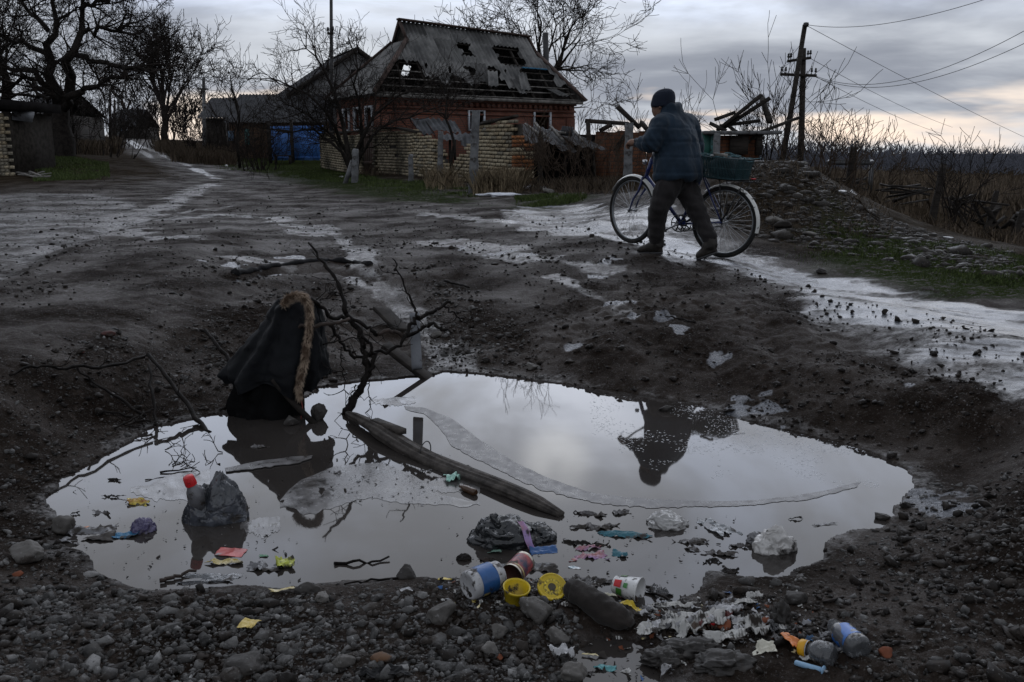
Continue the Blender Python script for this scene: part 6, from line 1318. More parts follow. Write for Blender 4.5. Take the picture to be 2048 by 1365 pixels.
def bubbles():
    rs = np.random.RandomState(4); P = []
    poly = [(1240,800),(1420,830),(1560,870),(1700,915),(1760,950),(1560,950),(1400,930),(1270,915)]
    V = []
    while len(P) < 2600:
        px, py = rs.uniform(1180, 1790), rs.uniform(790, 975)
        if noise2(np.array([px / 60.]), np.array([py / 25.]), 4)[0] + .25 + .45 * (860 < py < 905) - abs(py - (770 + (px - 1100) * .21)) / 130 > rs.uniform(-.1, .8): P.append((px, py))
    an = np.arange(8) * 2 * math.pi / 8; mb = MB(); base = []
    for (px, py) in P:
        c = W(px, py); r = rs.uniform(.0018, .005) * (1 if rs.uniform() > .06 else 1.8); e = rs.uniform(.5, 1); ring = np.stack([np.cos(an) * r, np.sin(an) * r * e, an * 0 + .0003], 1) + c; ring2 = np.stack([np.cos(an) * r * .6, np.sin(an) * r * e * .6, an * 0 + r * .16], 1) + c; base.append(np.concatenate([ring, ring2, [c + [0, 0, r * .19]]]))
    fq = np.array([[k, (k + 1) % 8, 8 + (k + 1) % 8, 8 + k] for k in range(8)]); ft = np.array([[8 + k, 8 + (k + 1) % 8, 16] for k in range(8)]); m = len(base)
    mb.v.append(np.concatenate(base)); mb.n = m * 17; mb.f.append((np.arange(m)[:, None, None] * 17 + fq).reshape(-1, 4)); mb.f.append((np.arange(m)[:, None, None] * 17 + ft).reshape(-1, 3))
    tag(mb.build('ice_bubbles', mat('frozen_bubble', (.30, .31, .33), .15, .5, .2, 20, 0), None, True), 'tiny frozen bubbles dotting the right half of the puddle', 'bubbles', kind='stuff')
bubbles()
# ---- black coat hung over a stake
def coat():
    t0 = 4.93; b = W(530, 832); root = thing('hung_coat', 'black hooded coat with a fur trim draped over a stake in the puddle', 'coat', b); CM = cloth('black_coat_fabric', (.0055, .0062, .0078), .3, 50, .005, .6, 400, .1, .02); n = 96; an = np.arange(n) * 2 * math.pi / n
    def shell(rs_, seed, fold, t=t0):
        V = []
        for i, (py, l_, r_, dp) in enumerate(rs_):
            c = T((l_ + r_) / 2, py, t); hw = (r_ - l_) / 2 * t / F; q = i / (len(rs_) - 1); lob = 1 + fold * q ** .8 * (.55 * np.sin(an * 7 + seed + q * 1.3) + .35 * np.sin(an * 12 - seed * 2 + q * 2.0) + .5 * noise2(np.cos(an) * 2.3 + seed, np.sin(an) * 2.3 + q * 1.2, seed))
            V.append(np.stack([c[0] + np.cos(an) * hw * (1 + (lob - 1) * .45), c[1] + np.sin(an) * dp * lob, c[2] + 0 * an + .012 * np.sin(an * 5 + seed) * q], 1))
        V = np.array(V); P = V.copy()
        m = len(rs_); qq = np.linspace(0, m - 1, m * 5); i0 = np.minimum(qq.astype(int), m - 2); fr = (qq - i0)[:, None, None]; V = V[i0] * (1 - fr) + V[i0 + 1] * fr
        for _ in range(2): V[1:-1] = (V[:-2] + 2 * V[1:-1] + V[2:]) / 4
        V = V + (.007 * fbm3(V.reshape(-1, 3) * np.array([22, 22, 10]), 3, seed) + .010 * ridged3(V.reshape(-1, 3) * np.array([13, 13, 5]) + V.reshape(-1, 3)[:, 2:3] * 4, 2, seed + 3)).reshape(V.shape[0], n, 1) * np.array([1, 1, .3]); k = V.shape[0]
        fq = [(i * n + j, (i + 1) * n + j, (i + 1) * n + (j + 1) % n, i * n + (j + 1) % n) for i in range(k - 1) for j in range(n)]; return V, fq
    V, fq = shell([(591, 576, 602, .03), (597, 558, 616, .07), (612, 541, 626, .10), (640, 527, 634, .12), (672, 505, 639, .135), (705, 478, 645, .15), (735, 453, 650, .165), (752, 446, 651, .17), (766, 458, 646, .165)], 3, .30)
    nk = V.shape[0]; d = V[-1]; ph = np.arctan2(d[:, 1] - d[:, 1].mean(), d[:, 0] - d[:, 0].mean()); drop = .05 * np.sin(ph * 3 + .5) + .03 * np.cos(ph * 2); V[-6:, :, 2] += (np.linspace(0, 1, 6)[:, None] * drop[None])
    MB().add(V.reshape(-1, 3), fq).build('coat_shell', CM, root, True)
    V, fq = shell([(700, 500, 620, .10), (745, 474, 612, .12), (780, 465, 604, .125), (810, 463, 600, .125), (838, 461, 602, .125)], 8, .22); MB().add(V.reshape(-1, 3), fq).build('coat_lining', cloth('black_lining', (.005, .005, .0055), .3, 40, .003, .8, 400, .05, .0), root, True)
    mb = MB(); V, fq = shell([(604, 604, 630, .03), (640, 622, 646, .05), (690, 632, 650, .06), (735, 636, 652, .06), (752, 632, 652, .06)], 5, .25, t0 + .05); MB().add(V.reshape(-1, 3), fq).build('sleeve', CM, root, True)
    path = np.array([T(*q) for q in ((566, 612, 4.83), (576, 598, 4.81), (592, 591, 4.80), (608, 594, 4.79), (617, 608, 4.785), (620, 630, 4.78), (618, 660, 4.775), (613, 692, 4.765), (609, 725, 4.755), (602, 752, 4.75), (597, 775, 4.755), (600, 800, 4.77))]); tt = np.linspace(0, 1, 60); P = np.stack([np.interp(tt, np.linspace(0, 1, len(path)), path[:, k]) for k in range(3)], 1); rad = np.interp(tt, [0, .2, .5, .85, 1], [.018, .024, .017, .02, .006]); FC = mat('fur_underlayer', (.07, .045, .03), .9, .1, .4, 30, .5, 120); fu = MB().tube(P, rad * .8, 10).build('fur_trim', FC, root, True)
    rs = np.random.RandomState(3); m = 5200; k = rs.randint(1, 59, m); c = P[k] + rs.normal(0, 1, (m, 3)) * .003; o = rs.normal(size=(m, 3)); o /= np.linalg.norm(o, axis=1, keepdims=True); tg = P[k + 1] - P[k - 1]; tg /= np.linalg.norm(tg, axis=1, keepdims=True); d = o * .75 + tg * .9 + np.array([0, 0, -.35]); d /= np.linalg.norm(d, axis=1, keepdims=True); p0 = c + o * (rad[k] * .6)[:, None]; ln = rs.uniform(.012, .034, m)[:, None]
    fs = NT('fur_hair'); fs.set(col=fs.mix(fs.rng(fs.noise(25, 4), .35, .62), (.09, .055, .035), (.46, .36, .27)), rough=.6, spec=.3)
    tag(MB().segs(p0, p0 + d * ln, np.full(m, .0011), np.full(m, .0004), 3).build('fur_hair', fs.m, fu), kind='stuff')
    MB().tube(jag([T(600, 798, 4.77), T(606, 815, 4.77), T(603, 838, 4.77)], 7, .003, 2), .0035, 6).build('drawcord', mat('dull_red_cord', (.14, .035, .03), .8), root)
    MB().tube([T(545, 760, 4.78), T(580, 800, 4.78), T(630, 850, 4.76)], [.014, .016, .018], 8).build('stake', BARK, root)
coat()
# ---- branches, boards and log
WETB = mat('wet_dark_branch', (.011, .009, .008), .65, .1, .5, 20, .6, 90, .004); PALEB = mat('peeled_branch', (.045, .034, .029), .6, .15, .5, 18, .5, 80, .004)
def branch_thing(name, label, base, lines, seed, twigs=True, lvl=1, tl=.12, n_tw=3):
    root = thing(name, label, 'branch', base); R = random.Random(seed)
    for i, (pts, r0, r1, m) in enumerate(lines):
        P = jag(pts, max(6, len(pts) * 4), .006, seed + i); nn = len(P); rr = np.linspace(r0, r1, nn) * (1 + .12 * np.random.RandomState(seed + i).normal(size=nn)); limb = MB().tube(P, rr, 9).build('limb', m, root, True)
        if twigs:
            S = []
            for k in range(2, nn - 1, max(1, nn // n_tw)): d0 = _nrm(tuple(P[k] - P[k - 1])); grow(S, tuple(P[k]), _rot(d0, _perp(d0, R), R.uniform(.6, 1.3)), tl * R.uniform(.5, 1.2), .0035, lvl, R, n=(4, 5), kids=(0, 2), rmin=.0016)
            if S: tag(seg_mesh(S, .004).build('twigs', WETB, limb), kind='stuff')
    return root
def TT(pts, t0, t1=None):
    t1 = t0 if t1 is None else t1; k = len(pts); return [T(a, b, t0 + (t1 - t0) * i / max(1, k - 1)) for i, (a, b) in enumerate(pts)]
tb = 4.93
branch_thing('forked_branch', 'forked dead branch standing in the puddle beside the coat', W(690, 832), [
 (TT([(688,838),(705,806),(722,776),(735,745),(731,718),(724,690),(722,666),(694,631)], tb, 5.0), .024, .016, WETB), (TT([(694,631),(680,576),(655,537),(619,484)], 5.0, 5.1), .015, .006, WETB),
 (TT([(622,598),(640,612),(661,633),(700,640),(738,655),(755,670)], 4.95, 5.0), .011, .011, WETB), (TT([(598,656),(635,653),(668,646),(697,640)], 4.82, 4.95), .009, .010, PALEB), (TT([(755,668),(785,664),(813,671)], 5.0, 5.05), .012, .012, PALEB),
 (TT([(813,672),(822,647),(842,636),(870,622),(900,604)], 5.05, 5.2), .013, .009, WETB), (TT([(840,636),(827,612),(813,582),(800,550),(787,518)], 5.1, 5.15), .009, .004, WETB), (TT([(813,672),(840,660),(867,645),(880,658),(905,667)], 5.05, 5.0), .012, .008, WETB), (TT([(887,613),(910,630),(935,648)], 5.18, 5.2), .006, .004, WETB),
 (TT([(664,650),(684,689),(709,718),(748,708),(800,697),(813,672)], 4.95, 5.05), .010, .010, WETB), (TT([(722,666),(740,690),(752,715),(735,745)], 4.98, 4.95), .010, .012, WETB), (TT([(682,700),(684,740),(694,790)], 4.9, 4.9), .004, .003, WETB), (TT([(737,755),(741,790),(738,812)], 4.92, 4.9), .003, .002, WETB), (TT([(645,690),(700,677),(740,668)], 4.88, 4.95), .004, .003, WETB), (TT([(712,770),(700,800),(688,850)], 4.9, 4.85), .004, .003, WETB), (TT([(640,602),(668,592),(690,590)], 5.02, 5.05), .003, .002, WETB)], 5)
def board(name, label, p0, p1, w, th, up, mt, seed=0):
    p0, p1 = np.array(p0), np.array(p1); d = p1 - p0; L = np.linalg.norm(d); d /= L; a = np.cross(d, up); a /= np.linalg.norm(a); b = np.cross(a, d); n = 16; rs = np.random.RandomState(seed); V = []
    for i in range(n): c = p0 + d * L * i / (n - 1); j = rs.normal(0, .003, (8, 1)); V.append(c + np.array([[-.5, -.4], [-.46, -.5], [.46, -.5], [.5, -.4], [.5, .4], [.46, .5], [-.46, .5], [-.5, .4]]) @ np.array([a * w, b * th]) * (1 + j))
    V = np.array(V); solo(name, MB().add(V.reshape(-1, 3), [(i * 8 + k, i * 8 + (k + 1) % 8, (i + 1) * 8 + (k + 1) % 8, (i + 1) * 8 + k) for i in range(n - 1) for k in range(8)] + [tuple(range(8))[::-1], tuple(range((n - 1) * 8, n * 8))]), mt, label, 'board')
GB = mat('grey_worn_board', (.10, .105, .115), .75, .3, .4, 4, .5, 60, .004, mud=.15, mscale=8, stretch=(1, 1, .15))
board('grey_board', 'grey weathered board leaning upright behind the branch', T(834, 738, 5.3), T(829, 628, 5.55), .062, .022, (0, -1, .3), GB, 1)
board('dark_board', 'dark wet board slanting into the far edge of the puddle', W(862, 762, -.02), T(770, 690, 5.75), .12, .03, (0, 0, 1), WOOD_DK, 2)
board('dark_board', 'dark rotten board half buried above the leaning grey board', on_ground(806, 668) + [0, 0, .01], T(762, 618, 6.9), .17, .03, (0, .3, 1), WOOD_DK, 3)
gsx = lambda px, py, dz=.02: on_ground(px, py) + [0, 0, dz]
branch_thing('fallen_branch', 'tangle of dead branches lying on the left bank', gsx(300, 830, 0), [
 ([gsx(20, 758), gsx(70, 755, .05), gsx(125, 765, .08), gsx(205, 768, .09), gsx(293, 755, .12)], 0.0072, 0.0086, WETB), ([gsx(300, 752, .13), gsx(344, 806, .12), gsx(392, 858, .06), W(421, 868, -.01)], 0.0108, 0.0137, WETB), ([gsx(157, 758, .06), gsx(220, 806, .05), gsx(293, 845, .03)], 0.0065, 0.0086, WETB),
 ([gsx(205, 832, .03), gsx(255, 845, .03), gsx(304, 855, .03)], 0.0050, 0.0065, WETB), ([gsx(300, 768, .11), gsx(308, 824, .06), gsx(311, 858, .0)], 0.0072, 0.0086, WETB), ([gsx(230, 868, .02), gsx(280, 850, .05), gsx(312, 842, .06)], 0.0043, 0.0043, WETB)], 9, n_tw=3)
branch_thing('short_stick', 'short stick poking from the mud left of the coat', gsx(430, 700, 0), [([gsx(412, 690, .10), gsx(440, 712, .05), gsx(462, 728, .0)], .011, .013, WETB)], 10, False)
def log_():
    LOGM = NT('split_log_wood'); g = LOGM.noise(40, 6, .7, stretch=None); p0, p1 = W(694, 826, .035), W(1112, 1036, .0); d = p1 - p0; L = np.linalg.norm(d); d /= L; sd = np.cross(d, [0, 0, 1]); sd /= np.linalg.norm(sd); up = np.cross(sd, d); n, m = 130, 36; V = []; an = np.arange(m) * 2 * math.pi / m
    for i in range(n):
        f = i / (n - 1); r = np.interp(f, [0, .05, .18, .24, .6, .92, 1], [.012, .028, .036, .050, .047, .036, .020]); c = p0 + d * L * f + sd * .03 * math.sin(f * 4.2) + up * (.012 * math.sin(f * 9))
        gr = .14 * noise2(an * 5.2 + 3, np.full(m, f * 3.0), 5) + .10 * noise2(an * 12.0, np.full(m, f * 7.0), 9) - .45 * np.exp(-((an - 1.7 - .2 * math.sin(f * 5)) / .10) ** 2) - .25 * np.exp(-((an - .8 - .25 * math.sin(f * 3)) / .09) ** 2); rr = r * (1 + gr); V.append(c + np.cos(an)[:, None] * sd * rr[:, None] + np.sin(an)[:, None] * up * (rr * .78)[:, None])
    V = np.array(V); s = LOGM; s.set(col=s.mix(s.rng(s.noise(16, 6, .7), .3, .7), (.018, .015, .013), (.085, .074, .066)), rough=.75, spec=.3); s.bump(s.noise(90, 5, .7), .6, .004)
    o = thing('driftwood_log', 'long split log lying across the puddle', 'log', (p0 + p1) / 2 - [0, 0, .05]); MB().add(V.reshape(-1, 3), [(i * m + k, (i + 1) * m + k, (i + 1) * m + (k + 1) % m, i * m + (k + 1) % m) for i in range(n - 1) for k in range(m)] + [tuple(range(m)), tuple(range((n - 1) * m, n * m))[::-1]]).build('log_body', LOGM.m, o, True)
    q = p0 + d * L * .2; MB().beam(q + up * .03 - d * .05, q + up * .045 + d * .22, .05, .028, up=up, jit=.004).build('bark_flake', LOGM.m, o)
    c = p0 + d * L * .45; MB().tube([c + (math.cos(a) * sd + math.sin(a) * up) * .052 + d * .03 * math.cos(a) for a in np.linspace(0, 5.2, 24)], .003, 5).build('wire_loop', METAL_DK, o)
log_()
def twig_clump(label, spots, seed, name='floating_twigs'):
    R = random.Random(seed); S = []
    for px, py, dx, dy, L, r in spots: grow(S, tuple(W(px, py, .004)), _nrm((dx, dy, .12)), L, r, 1, R, n=(4, 6), kids=(0, 5), wig=.3, trop=.0, rmin=.0016, rat=(.25, .45))
    tag(solo(name, seg_mesh(S, .004), WETB, label, 'twigs'), kind='stuff')
twig_clump('small dark twigs floating before the fallen branch', [(320, 945, .9, .4, .16, .005), (345, 930, .2, .9, .2, .004), (330, 900, .6, .1, .12, .003), (290, 960, .8, .5, .1, .003)], 3)
twig_clump('leafy twig floating above the red-capped bottle', [(440, 928, -.9, .2, .22, .004), (400, 945, -.6, .5, .1, .003), (445, 905, -.8, .3, .15, .003)], 4)
for pts, lb, r in (([(320, 1168), (352, 1160), (388, 1146)], 'brown stick lying on the clear film at the near shore', .008), ([(668, 1131), (720, 1130), (775, 1122)], 'thin twig floating above the pointed shore rock', .006), ([(820, 1158), (760, 1163), (690, 1172)], 'long thin twig along the near shore', .005), ([(1285, 1172), (1310, 1190), (1350, 1212)], 'forked dark twig beside the printed white cup', .006), ([(1380, 1255), (1390, 1275), (1400, 1298)], 'thin pale straw leaning on the newspaper', .003), ([(890, 566), (915, 572), (940, 578)], 'short stick lying on the road above the branch', .014), ([(1648, 1248), (1640, 1280), (1634, 1310)], 'crooked twig between the two plastic bottles', .006), ([(1390, 648), (1360, 640), (1330, 636)], 'short stick lying in the mud right of the puddle', .008)):
    P = [surf(*q) + [0, 0, r * 1.2] for q in pts]; solo('stick', MB().tube(jag(P, 9, .004, pts[0][0]), np.linspace(r, r * .6, 9), 7), PALEB if 'pale' in lb or 'brown' in lb else WETB, lb, 'stick', smooth=True)
# black rubber strip half buried in the trench
P = [on_ground(*q) + [0, 0, .05] for q in ((468, 549), (500, 544), (530, 537), (575, 530), (620, 524), (660, 522), (705, 526), (740, 532))]; tt = np.linspace(0, 1, 50); P = np.array(P); P = np.stack([np.interp(tt, np.linspace(0, 1, 8), P[:, k]) for k in range(3)], 1) + np.random.RandomState(3).normal(0, .006, (50, 3))
solo('rubber_strip', MB().tube(P - [0, 0, .045], .03 + .016 * noise2(tt * 14, tt * 0, 3), 10), mat('black_rubber', (.009, .009, .010), .8, .2, .4, 20, .6, 50), 'torn black rubber strip half buried in the road', 'strip', smooth=True)
# ---- litter
def film(name, col, rough=.14, mud=.25, col2=None, trans=0.0, sc=5.5, ms=14):
    s = NT(name); vec = s.N('ShaderNodeVectorMath'); vec.operation = 'ADD'; nz = s.N('ShaderNodeTexNoise'); nz.inputs['Scale'].default_value = 14; s.L(s.co(), nz.inputs['Vector']); sc_ = s.N('ShaderNodeVectorMath'); sc_.operation = 'SCALE'; sc_.inputs[3].default_value = .10; s.L(nz.outputs['Color'], sc_.inputs[0]); s.L(s.co(), vec.inputs[0]); s.L(sc_.outputs[0], vec.inputs[1])
    hs = []
    for k in (sc * 2.2, sc * 5.5):
        vo = s.N('ShaderNodeTexVoronoi'); vo.feature = 'DISTANCE_TO_EDGE'; vo.inputs['Scale'].default_value = k; s.L(vec.outputs[0], vo.inputs['Vector']); hs.append(vo.outputs['Distance'])
    h = s.math('ADD', s.math('MULTIPLY', hs[0], 1.0), s.math('MULTIPLY', hs[1], .5)); mk = s.rng(s.noise(ms, 6, .65), .62 - mud * .35, .74 - mud * .3)
    c = s.mix(s.rng(s.noise(11, 4), .3, .7), col, col2 or tuple(x * 1.5 for x in col)); s.set(col=s.mix(mk, c, MUD), rough=s.mix(mk, (rough,) * 3, (.6,) * 3), spec=.6)
    if trans: s.set(trans=s.math('MULTIPLY', s.math('SUBTRACT', 1.0, mk), trans))
    s.bump(h, .8, .012); return s.m
def plastic(name, col, rough=.3, mud=.25, col2=None, var=.2, ms=22, trans=0.0, sc=12): return mat(name, col, rough, .5, var, sc, .25, 60, .003, col2=col2, mud=mud, mscale=ms, trans=trans)
def blob(name, label, cat, px, py, w, dpt, h, mt, seed, amp=.35, fr=2.2, rot=0.0, sub=5, parts=None):
    """crumpled closed bag; w, dpt, h in metres, resting at this pixel"""
    p = surf(px, py); V, Fq = ICO[sub]; V = V.copy(); wv = V + .35 * np.stack([fbm3(V * 1.3 + seed + q, 2, seed + q) for q in (1, 2, 3)], 1); k = 1 + amp * (ridged3(wv * fr * .7 + seed, 2, seed) * .5 - .1) + amp * .22 * (ridged3(wv * fr * 2.3 + seed, 2, seed + 9) - .4); V = V * k[:, None]; V[:, 2] = np.where(V[:, 2] < 0, V[:, 2] * .25, V[:, 2]); V = V * np.array([w / 2, dpt / 2, h]); c, s = math.cos(rot), math.sin(rot); V = np.stack([V[:, 0] * c - V[:, 1] * s, V[:, 0] * s + V[:, 1] * c, V[:, 2]], 1)
    return solo(name, MB().add(V + p, Fq), mt, label, cat, smooth=True)
def sheet(name, label, cat, px, py, w, h, mt, seed, amp=.012, rot=0.0, lift=.004, tilt=(0, 0), fr=22, n=26, curl=0.0, parent=None, irr=.3):
    p = surf(px, py); u = np.linspace(-1, 1, n); U, Vv = np.meshgrid(u, u); th = np.arctan2(Vv, U); q = 1 + irr * fbm2(np.cos(th) * 1.7 + seed, np.sin(th) * 1.7, 3, seed); X, Y = U * q * w / 2, Vv * q * h / 2; c, s = math.cos(rot), math.sin(rot); x, y = X * c - Y * s + p[0], X * s + Y * c + p[1]
    g = np.maximum(H(x.ravel(), y.ravel(), False).reshape(x.shape), WATER); z = np.maximum(g, p[2] - .03) + lift * (.35 if p[2] <= WATER + .001 else 1) - ((.004 if amp > .005 else .0) if p[2] <= WATER + .001 else 0) + amp * np.maximum(-.1, .15 + .75 * ridged3(np.stack([x.ravel() * fr, y.ravel() * fr, 0 * x.ravel() + seed], 1), 3, seed).reshape(x.shape)) + X * tilt[0] + Y * tilt[1] + curl * (U ** 2)
    mb = MB().grid(np.stack([x, y, z], 2)); o = solo(name, mb, mt, label, cat, smooth=True); md = o.modifiers.new('thick', 'SOLIDIFY'); md.thickness = .0012; return o
def axisM(p, d, roll=0.0): d = Vector(d).normalized(); return Matrix.Translation(Vector(p)) @ d.to_track_quat('Z', 'Y').to_matrix().to_4x4() @ Matrix.Rotation(roll, 4, 'Z')
def lth(root, nm, prof, mt, n=56, wob=0.0, seed=0, sm=True): return MB().lathe(prof, n, None, wob, seed).build(nm, mt, root, sm, world=False)
def arc(root, nm, r, z0, z1, a0, a1, mt, r2=None):
    r *= 1.012; r2 = r2 and r2 * 1.012; an = np.linspace(a0, a1, 64); P = np.array([[[(r + ((r2 or r) - r) * f) * math.cos(a), (r + ((r2 or r) - r) * f) * math.sin(a), z0 + (z1 - z0) * f] for a in an] for f in np.linspace(0, 1, 6)]); return MB().grid(P).build(nm, mt, root, True, world=False)
def newsprint():
    s = NT('muddy_newspaper'); w = s.N('ShaderNodeTexWave'); w.inputs['Scale'].default_value = 34; w.inputs['Distortion'].default_value = 2.5; w.inputs['Detail'].default_value = 3; s.L(s.co(), w.inputs['Vector']); c = s.mix(s.math('MULTIPLY', s.rng(w.outputs['Fac'], .55, .75), s.rng(s.noise(20, 3), .4, .6)), (.42, .415, .40), (.06, .058, .055)); mk = s.rng(s.noise(22, 6, .65), .47, .60); s.set(col=s.mix(mk, c, MUD), rough=.7, spec=.2); s.bump(s.noise(60, 5, .7), .4, .004); return s.m
YEL = plastic('yellow_plastic', (.55, .40, .015), .35, .26); YEL2 = plastic('yellow_wrapper_print', (.55, .40, .03), .35, .3, (.6, .55, .4), .4); WHT = plastic('dirty_white_plastic', (.30, .30, .31), .4, .45); BLU = plastic('blue_label', (.02, .09, .26), .35, .2); REDP = plastic('red_cap_plastic', (.55, .015, .02), .35, .05); CLR = plastic('clear_plastic', (.45, .47, .5), .12, .2, trans=.85); BAGK = film('black_bag_film', (.010, .0115, .0135), .16, .08); GRN = plastic('green_plastic', (.10, .42, .03), .35, .15); MINT = plastic('mint_plastic', (.35, .58, .5), .35, .15); TEALF = plastic('teal_rag', (.02, .12, .16), .6, .3); GREYF = plastic('grey_film', (.16, .16, .17), .25, .45, ms=14); PINKF = plastic('salmon_bag_handle', (.42, .16, .11), .4, .15, (.28, .20, .42)); ORG = plastic('orange_plastic', (.6, .18, .03), .4, .15); SCUM = plastic('frosted_debris', (.15, .145, .15), .6, .55, ms=40, var=.5, sc=60); PAPER = newsprint(); TERRA = mat('broken_brick', (.16, .055, .03), .9, .15, .3, 15, .5, 60, .004)
# half-sunk bottle in a dark bag, red cap
def capped_bottle():
    p = W(430, 1037); root = thing('bagged_bottle', 'half-sunk bottle with a red cap in a dark plastic bag', 'bottle', p); m = mpp(p); BG = film('smoky_bag_film', (.022, .024, .029), .12, .22, (.075, .082, .10)); V, Fq = ICO[5]; V = V.copy()
    k = 1 + .22 * (ridged3(V * np.array([2.6, 2.6, 1.3]) + 3, 4, 5) * .5 - .1); V = V * k[:, None]; prof = np.interp(V[:, 2], [-1, -.2, .3, .8, 1], [1.08, 1.05, .95, .8, .7]); V = V * np.stack([prof * 58 * m, prof * .075, np.full(len(V), 88 * m)], 1); V[:, 2] = np.where(V[:, 2] < 0, V[:, 2] * .3, V[:, 2]); V[:, 0] += np.where(V[:, 2] > 0, .012 * V[:, 2] / .1, 0)
    dip = np.exp(-((V[:, 0] + .018) / .02) ** 2) * (V[:, 2] > .03); V[:, 2] -= dip * .04; MB().add(V + p, Fq).build('bag', BG, root, True)
    c = T(382, 968, 3.45); M = axisM(c - np.array(root.location), (-.25, -.15, 1)); 
    b = MB().lathe([(0, -.12), (.034, -.12), (.036, -.06), (.03, -.03), (.018, -.008), (.016, .0)], 22, M).build('bottle_body', plastic('grey_bottle', (.13, .13, .14), .25, .3), root, True, world=False)
    pr = [(.0225, -.005)] + [(.0225 - .003 * (i / 6), .004 + i * .005) for i in range(7)] + [(.013, .037), (0, .037)]; cp = MB().lathe(pr, 30, M).build('cap', REDP, root, True, world=False)
    an = np.arange(20) * 2 * math.pi / 20; rb = MB()
    for a in an: q0, q1 = M @ Vector((.0222 * math.cos(a), .0222 * math.sin(a), 0)), M @ Vector((.0198 * math.cos(a), .0198 * math.sin(a), .03)); rb.tube([q0[:], q1[:]], .0015, 4)
    rb.build('ridges', REDP, cp, world=False)
    V, Fq = ICO[3]; V = V * (1 + .3 * ridged3(V * 2, 2, 9) * .4)[:, None] * np.array([.026, .02, .014]); MB().add(V + W(468, 1028, .012) + [0, -.045, 0], Fq).build('blue_print', plastic('cyan_print', (.02, .2, .34), .3, .2), root)
capped_bottle()
blob('purple_bag', 'small purple crumpled bag floating by the left shore', 'bag', 287, 1062, .085, .07, .045, film('purple_film', (.07, .06, .125), .3, .3), 3, .35, 3)
sheet('blue_rag', 'bright blue rag floating beside the purple bag', 'rag', 245, 1073, .13, .05, plastic('blue_rag_cloth', (.01, .13, .26), .5, .3), 4, .012, .15); sheet('grey_rag', 'grey plastic rag with an orange scrap near the left shore', 'rag', 178, 1072, .16, .12, GREYF, 5, .016, .2); sheet('orange_scrap', 'orange scrap lying on the grey plastic rag', 'scrap', 176, 1060, .03, .02, ORG, 6, .006, .1, .018)
sheet('snack_wrapper', 'red and yellow snack wrapper floating left of the bottle', 'wrapper', 276, 1007, .10, .045, plastic('red_yellow_print', (.35, .04, .02), .35, .3, (.5, .42, .05), .5, sc=18), 7, .016, -.2)
sheet('red_sachet', 'flat pale red sachet with a white label', 'sachet', 462, 1106, .105, .062, plastic('salmon_red_film', (.42, .08, .075), .3, .0), 8, .003, -.12, .003, irr=.05)
sheet('paper_label', 'small white printed label on the red sachet', 'label', 437, 1111, .02, .016, WHT, 9, .001, -.12, .007, irr=.05); sheet('chip_wrapper', 'yellow crumpled wrapper below the red sachet', 'wrapper', 455, 1127, .125, .035, YEL2, 10, .014, .05)
sheet('yellow_green_wrapper', 'yellow-green crumpled wrapper near the near shore', 'wrapper', 570, 1131, .055, .075, plastic('lime_print', (.42, .46, .06), .35, .3), 11, .03, .3, .006, (0, .2)); sheet('grey_plastic', 'grey muddy plastic beside the yellow-green wrapper', 'plastic', 527, 1138, .12, .05, GREYF, 12, .02); sheet('green_scrap', 'tiny green scrap beside the yellow-green wrapper', 'scrap', 528, 1114, .03, .014, plastic('bottle_green', (.02, .16, .06), .3, .2), 13, .008)
sheet('clear_film', 'clear plastic film spread at the near left shore', 'film', 420, 1160, .19, .055, CLR, 14, .010, .05, .003); sheet('yellow_scrap', 'yellow and brown wrapper wedged under the dark shore rock', 'wrapper', 565, 1186, .075, .022, YEL2, 15, .008, .1, .008); sheet('folded_wrapper', 'yellow and white folded wrapper on the gravel', 'wrapper', 498, 1262, .058, .042, plastic('straw_yellow_print', (.6, .45, .12), .4, .12), 16, .008, -.4, .018, (.1, .3), irr=.12); sheet('white_scrap', 'white torn scrap on the gravel under the near shore', 'scrap', 812, 1190, .034, .018, WHT, 17, .006, .1, .016)
# black bag with salmon handle
def black_bag():
    p = W(1012, 1082); root = thing('rubbish_bag', 'black rubbish bag with a salmon handle lying in the water', 'bag', p); V, Fq = ICO[5]
    for nm, c, dims, sd_, mt in (('bag_film', (-.012, 0, 0), (.118, .085, .085), 2, BAGK), ('bag_bulge', (.12, .03, -.005), (.065, .06, .055), 6, BAGK)):
        U = V * (1 + .34 * (ridged3(V * np.array([1.5, 1.5, 2.6]) + sd_, 4, sd_) * .5 - .12))[:, None]; U = U * np.array(dims); U[:, 2] = np.where(U[:, 2] < 0, U[:, 2] * .25, U[:, 2]); U = U + .0025 * fbm3(U * 70, 2, 4)[:, None] * V; MB().add(U + p + np.array(c), Fq).build(nm, mt, root, True)
    MB().tube(jag([p + [-.035, -.01, .065], p + [-.045, -.012, .10], p + [-.03, -.01, .108]], 7, .004, 2), np.linspace(.022, .006, 7), 8).build('knot', BAGK, root)
    n = 18; path = np.stack([np.interp(np.linspace(0, 1, n), [0, .3, .7, 1], q) for q in ((.055, .072, .085, .10), (-.03, -.055, -.078, -.085), (.092, .075, .03, .0))], 1); w = np.interp(np.linspace(0, 1, n), [0, .5, 1], [.012, .022, .026]); P = np.stack([path + p + np.array([s, 0, .006 * math.sin(s * 400)]) * 1.0 * np.ones((n, 1)) * np.array([1, 1, 1]) for s in np.linspace(-1, 1, 5) * .014]); MB().grid(P).build('handle', PINKF, root, True)
black_bag()
sheet('mint_scrap', 'mint green crumpled plastic at the log', 'plastic', 903, 960, .06, .07, MINT, 21, .028, .4, .006); 
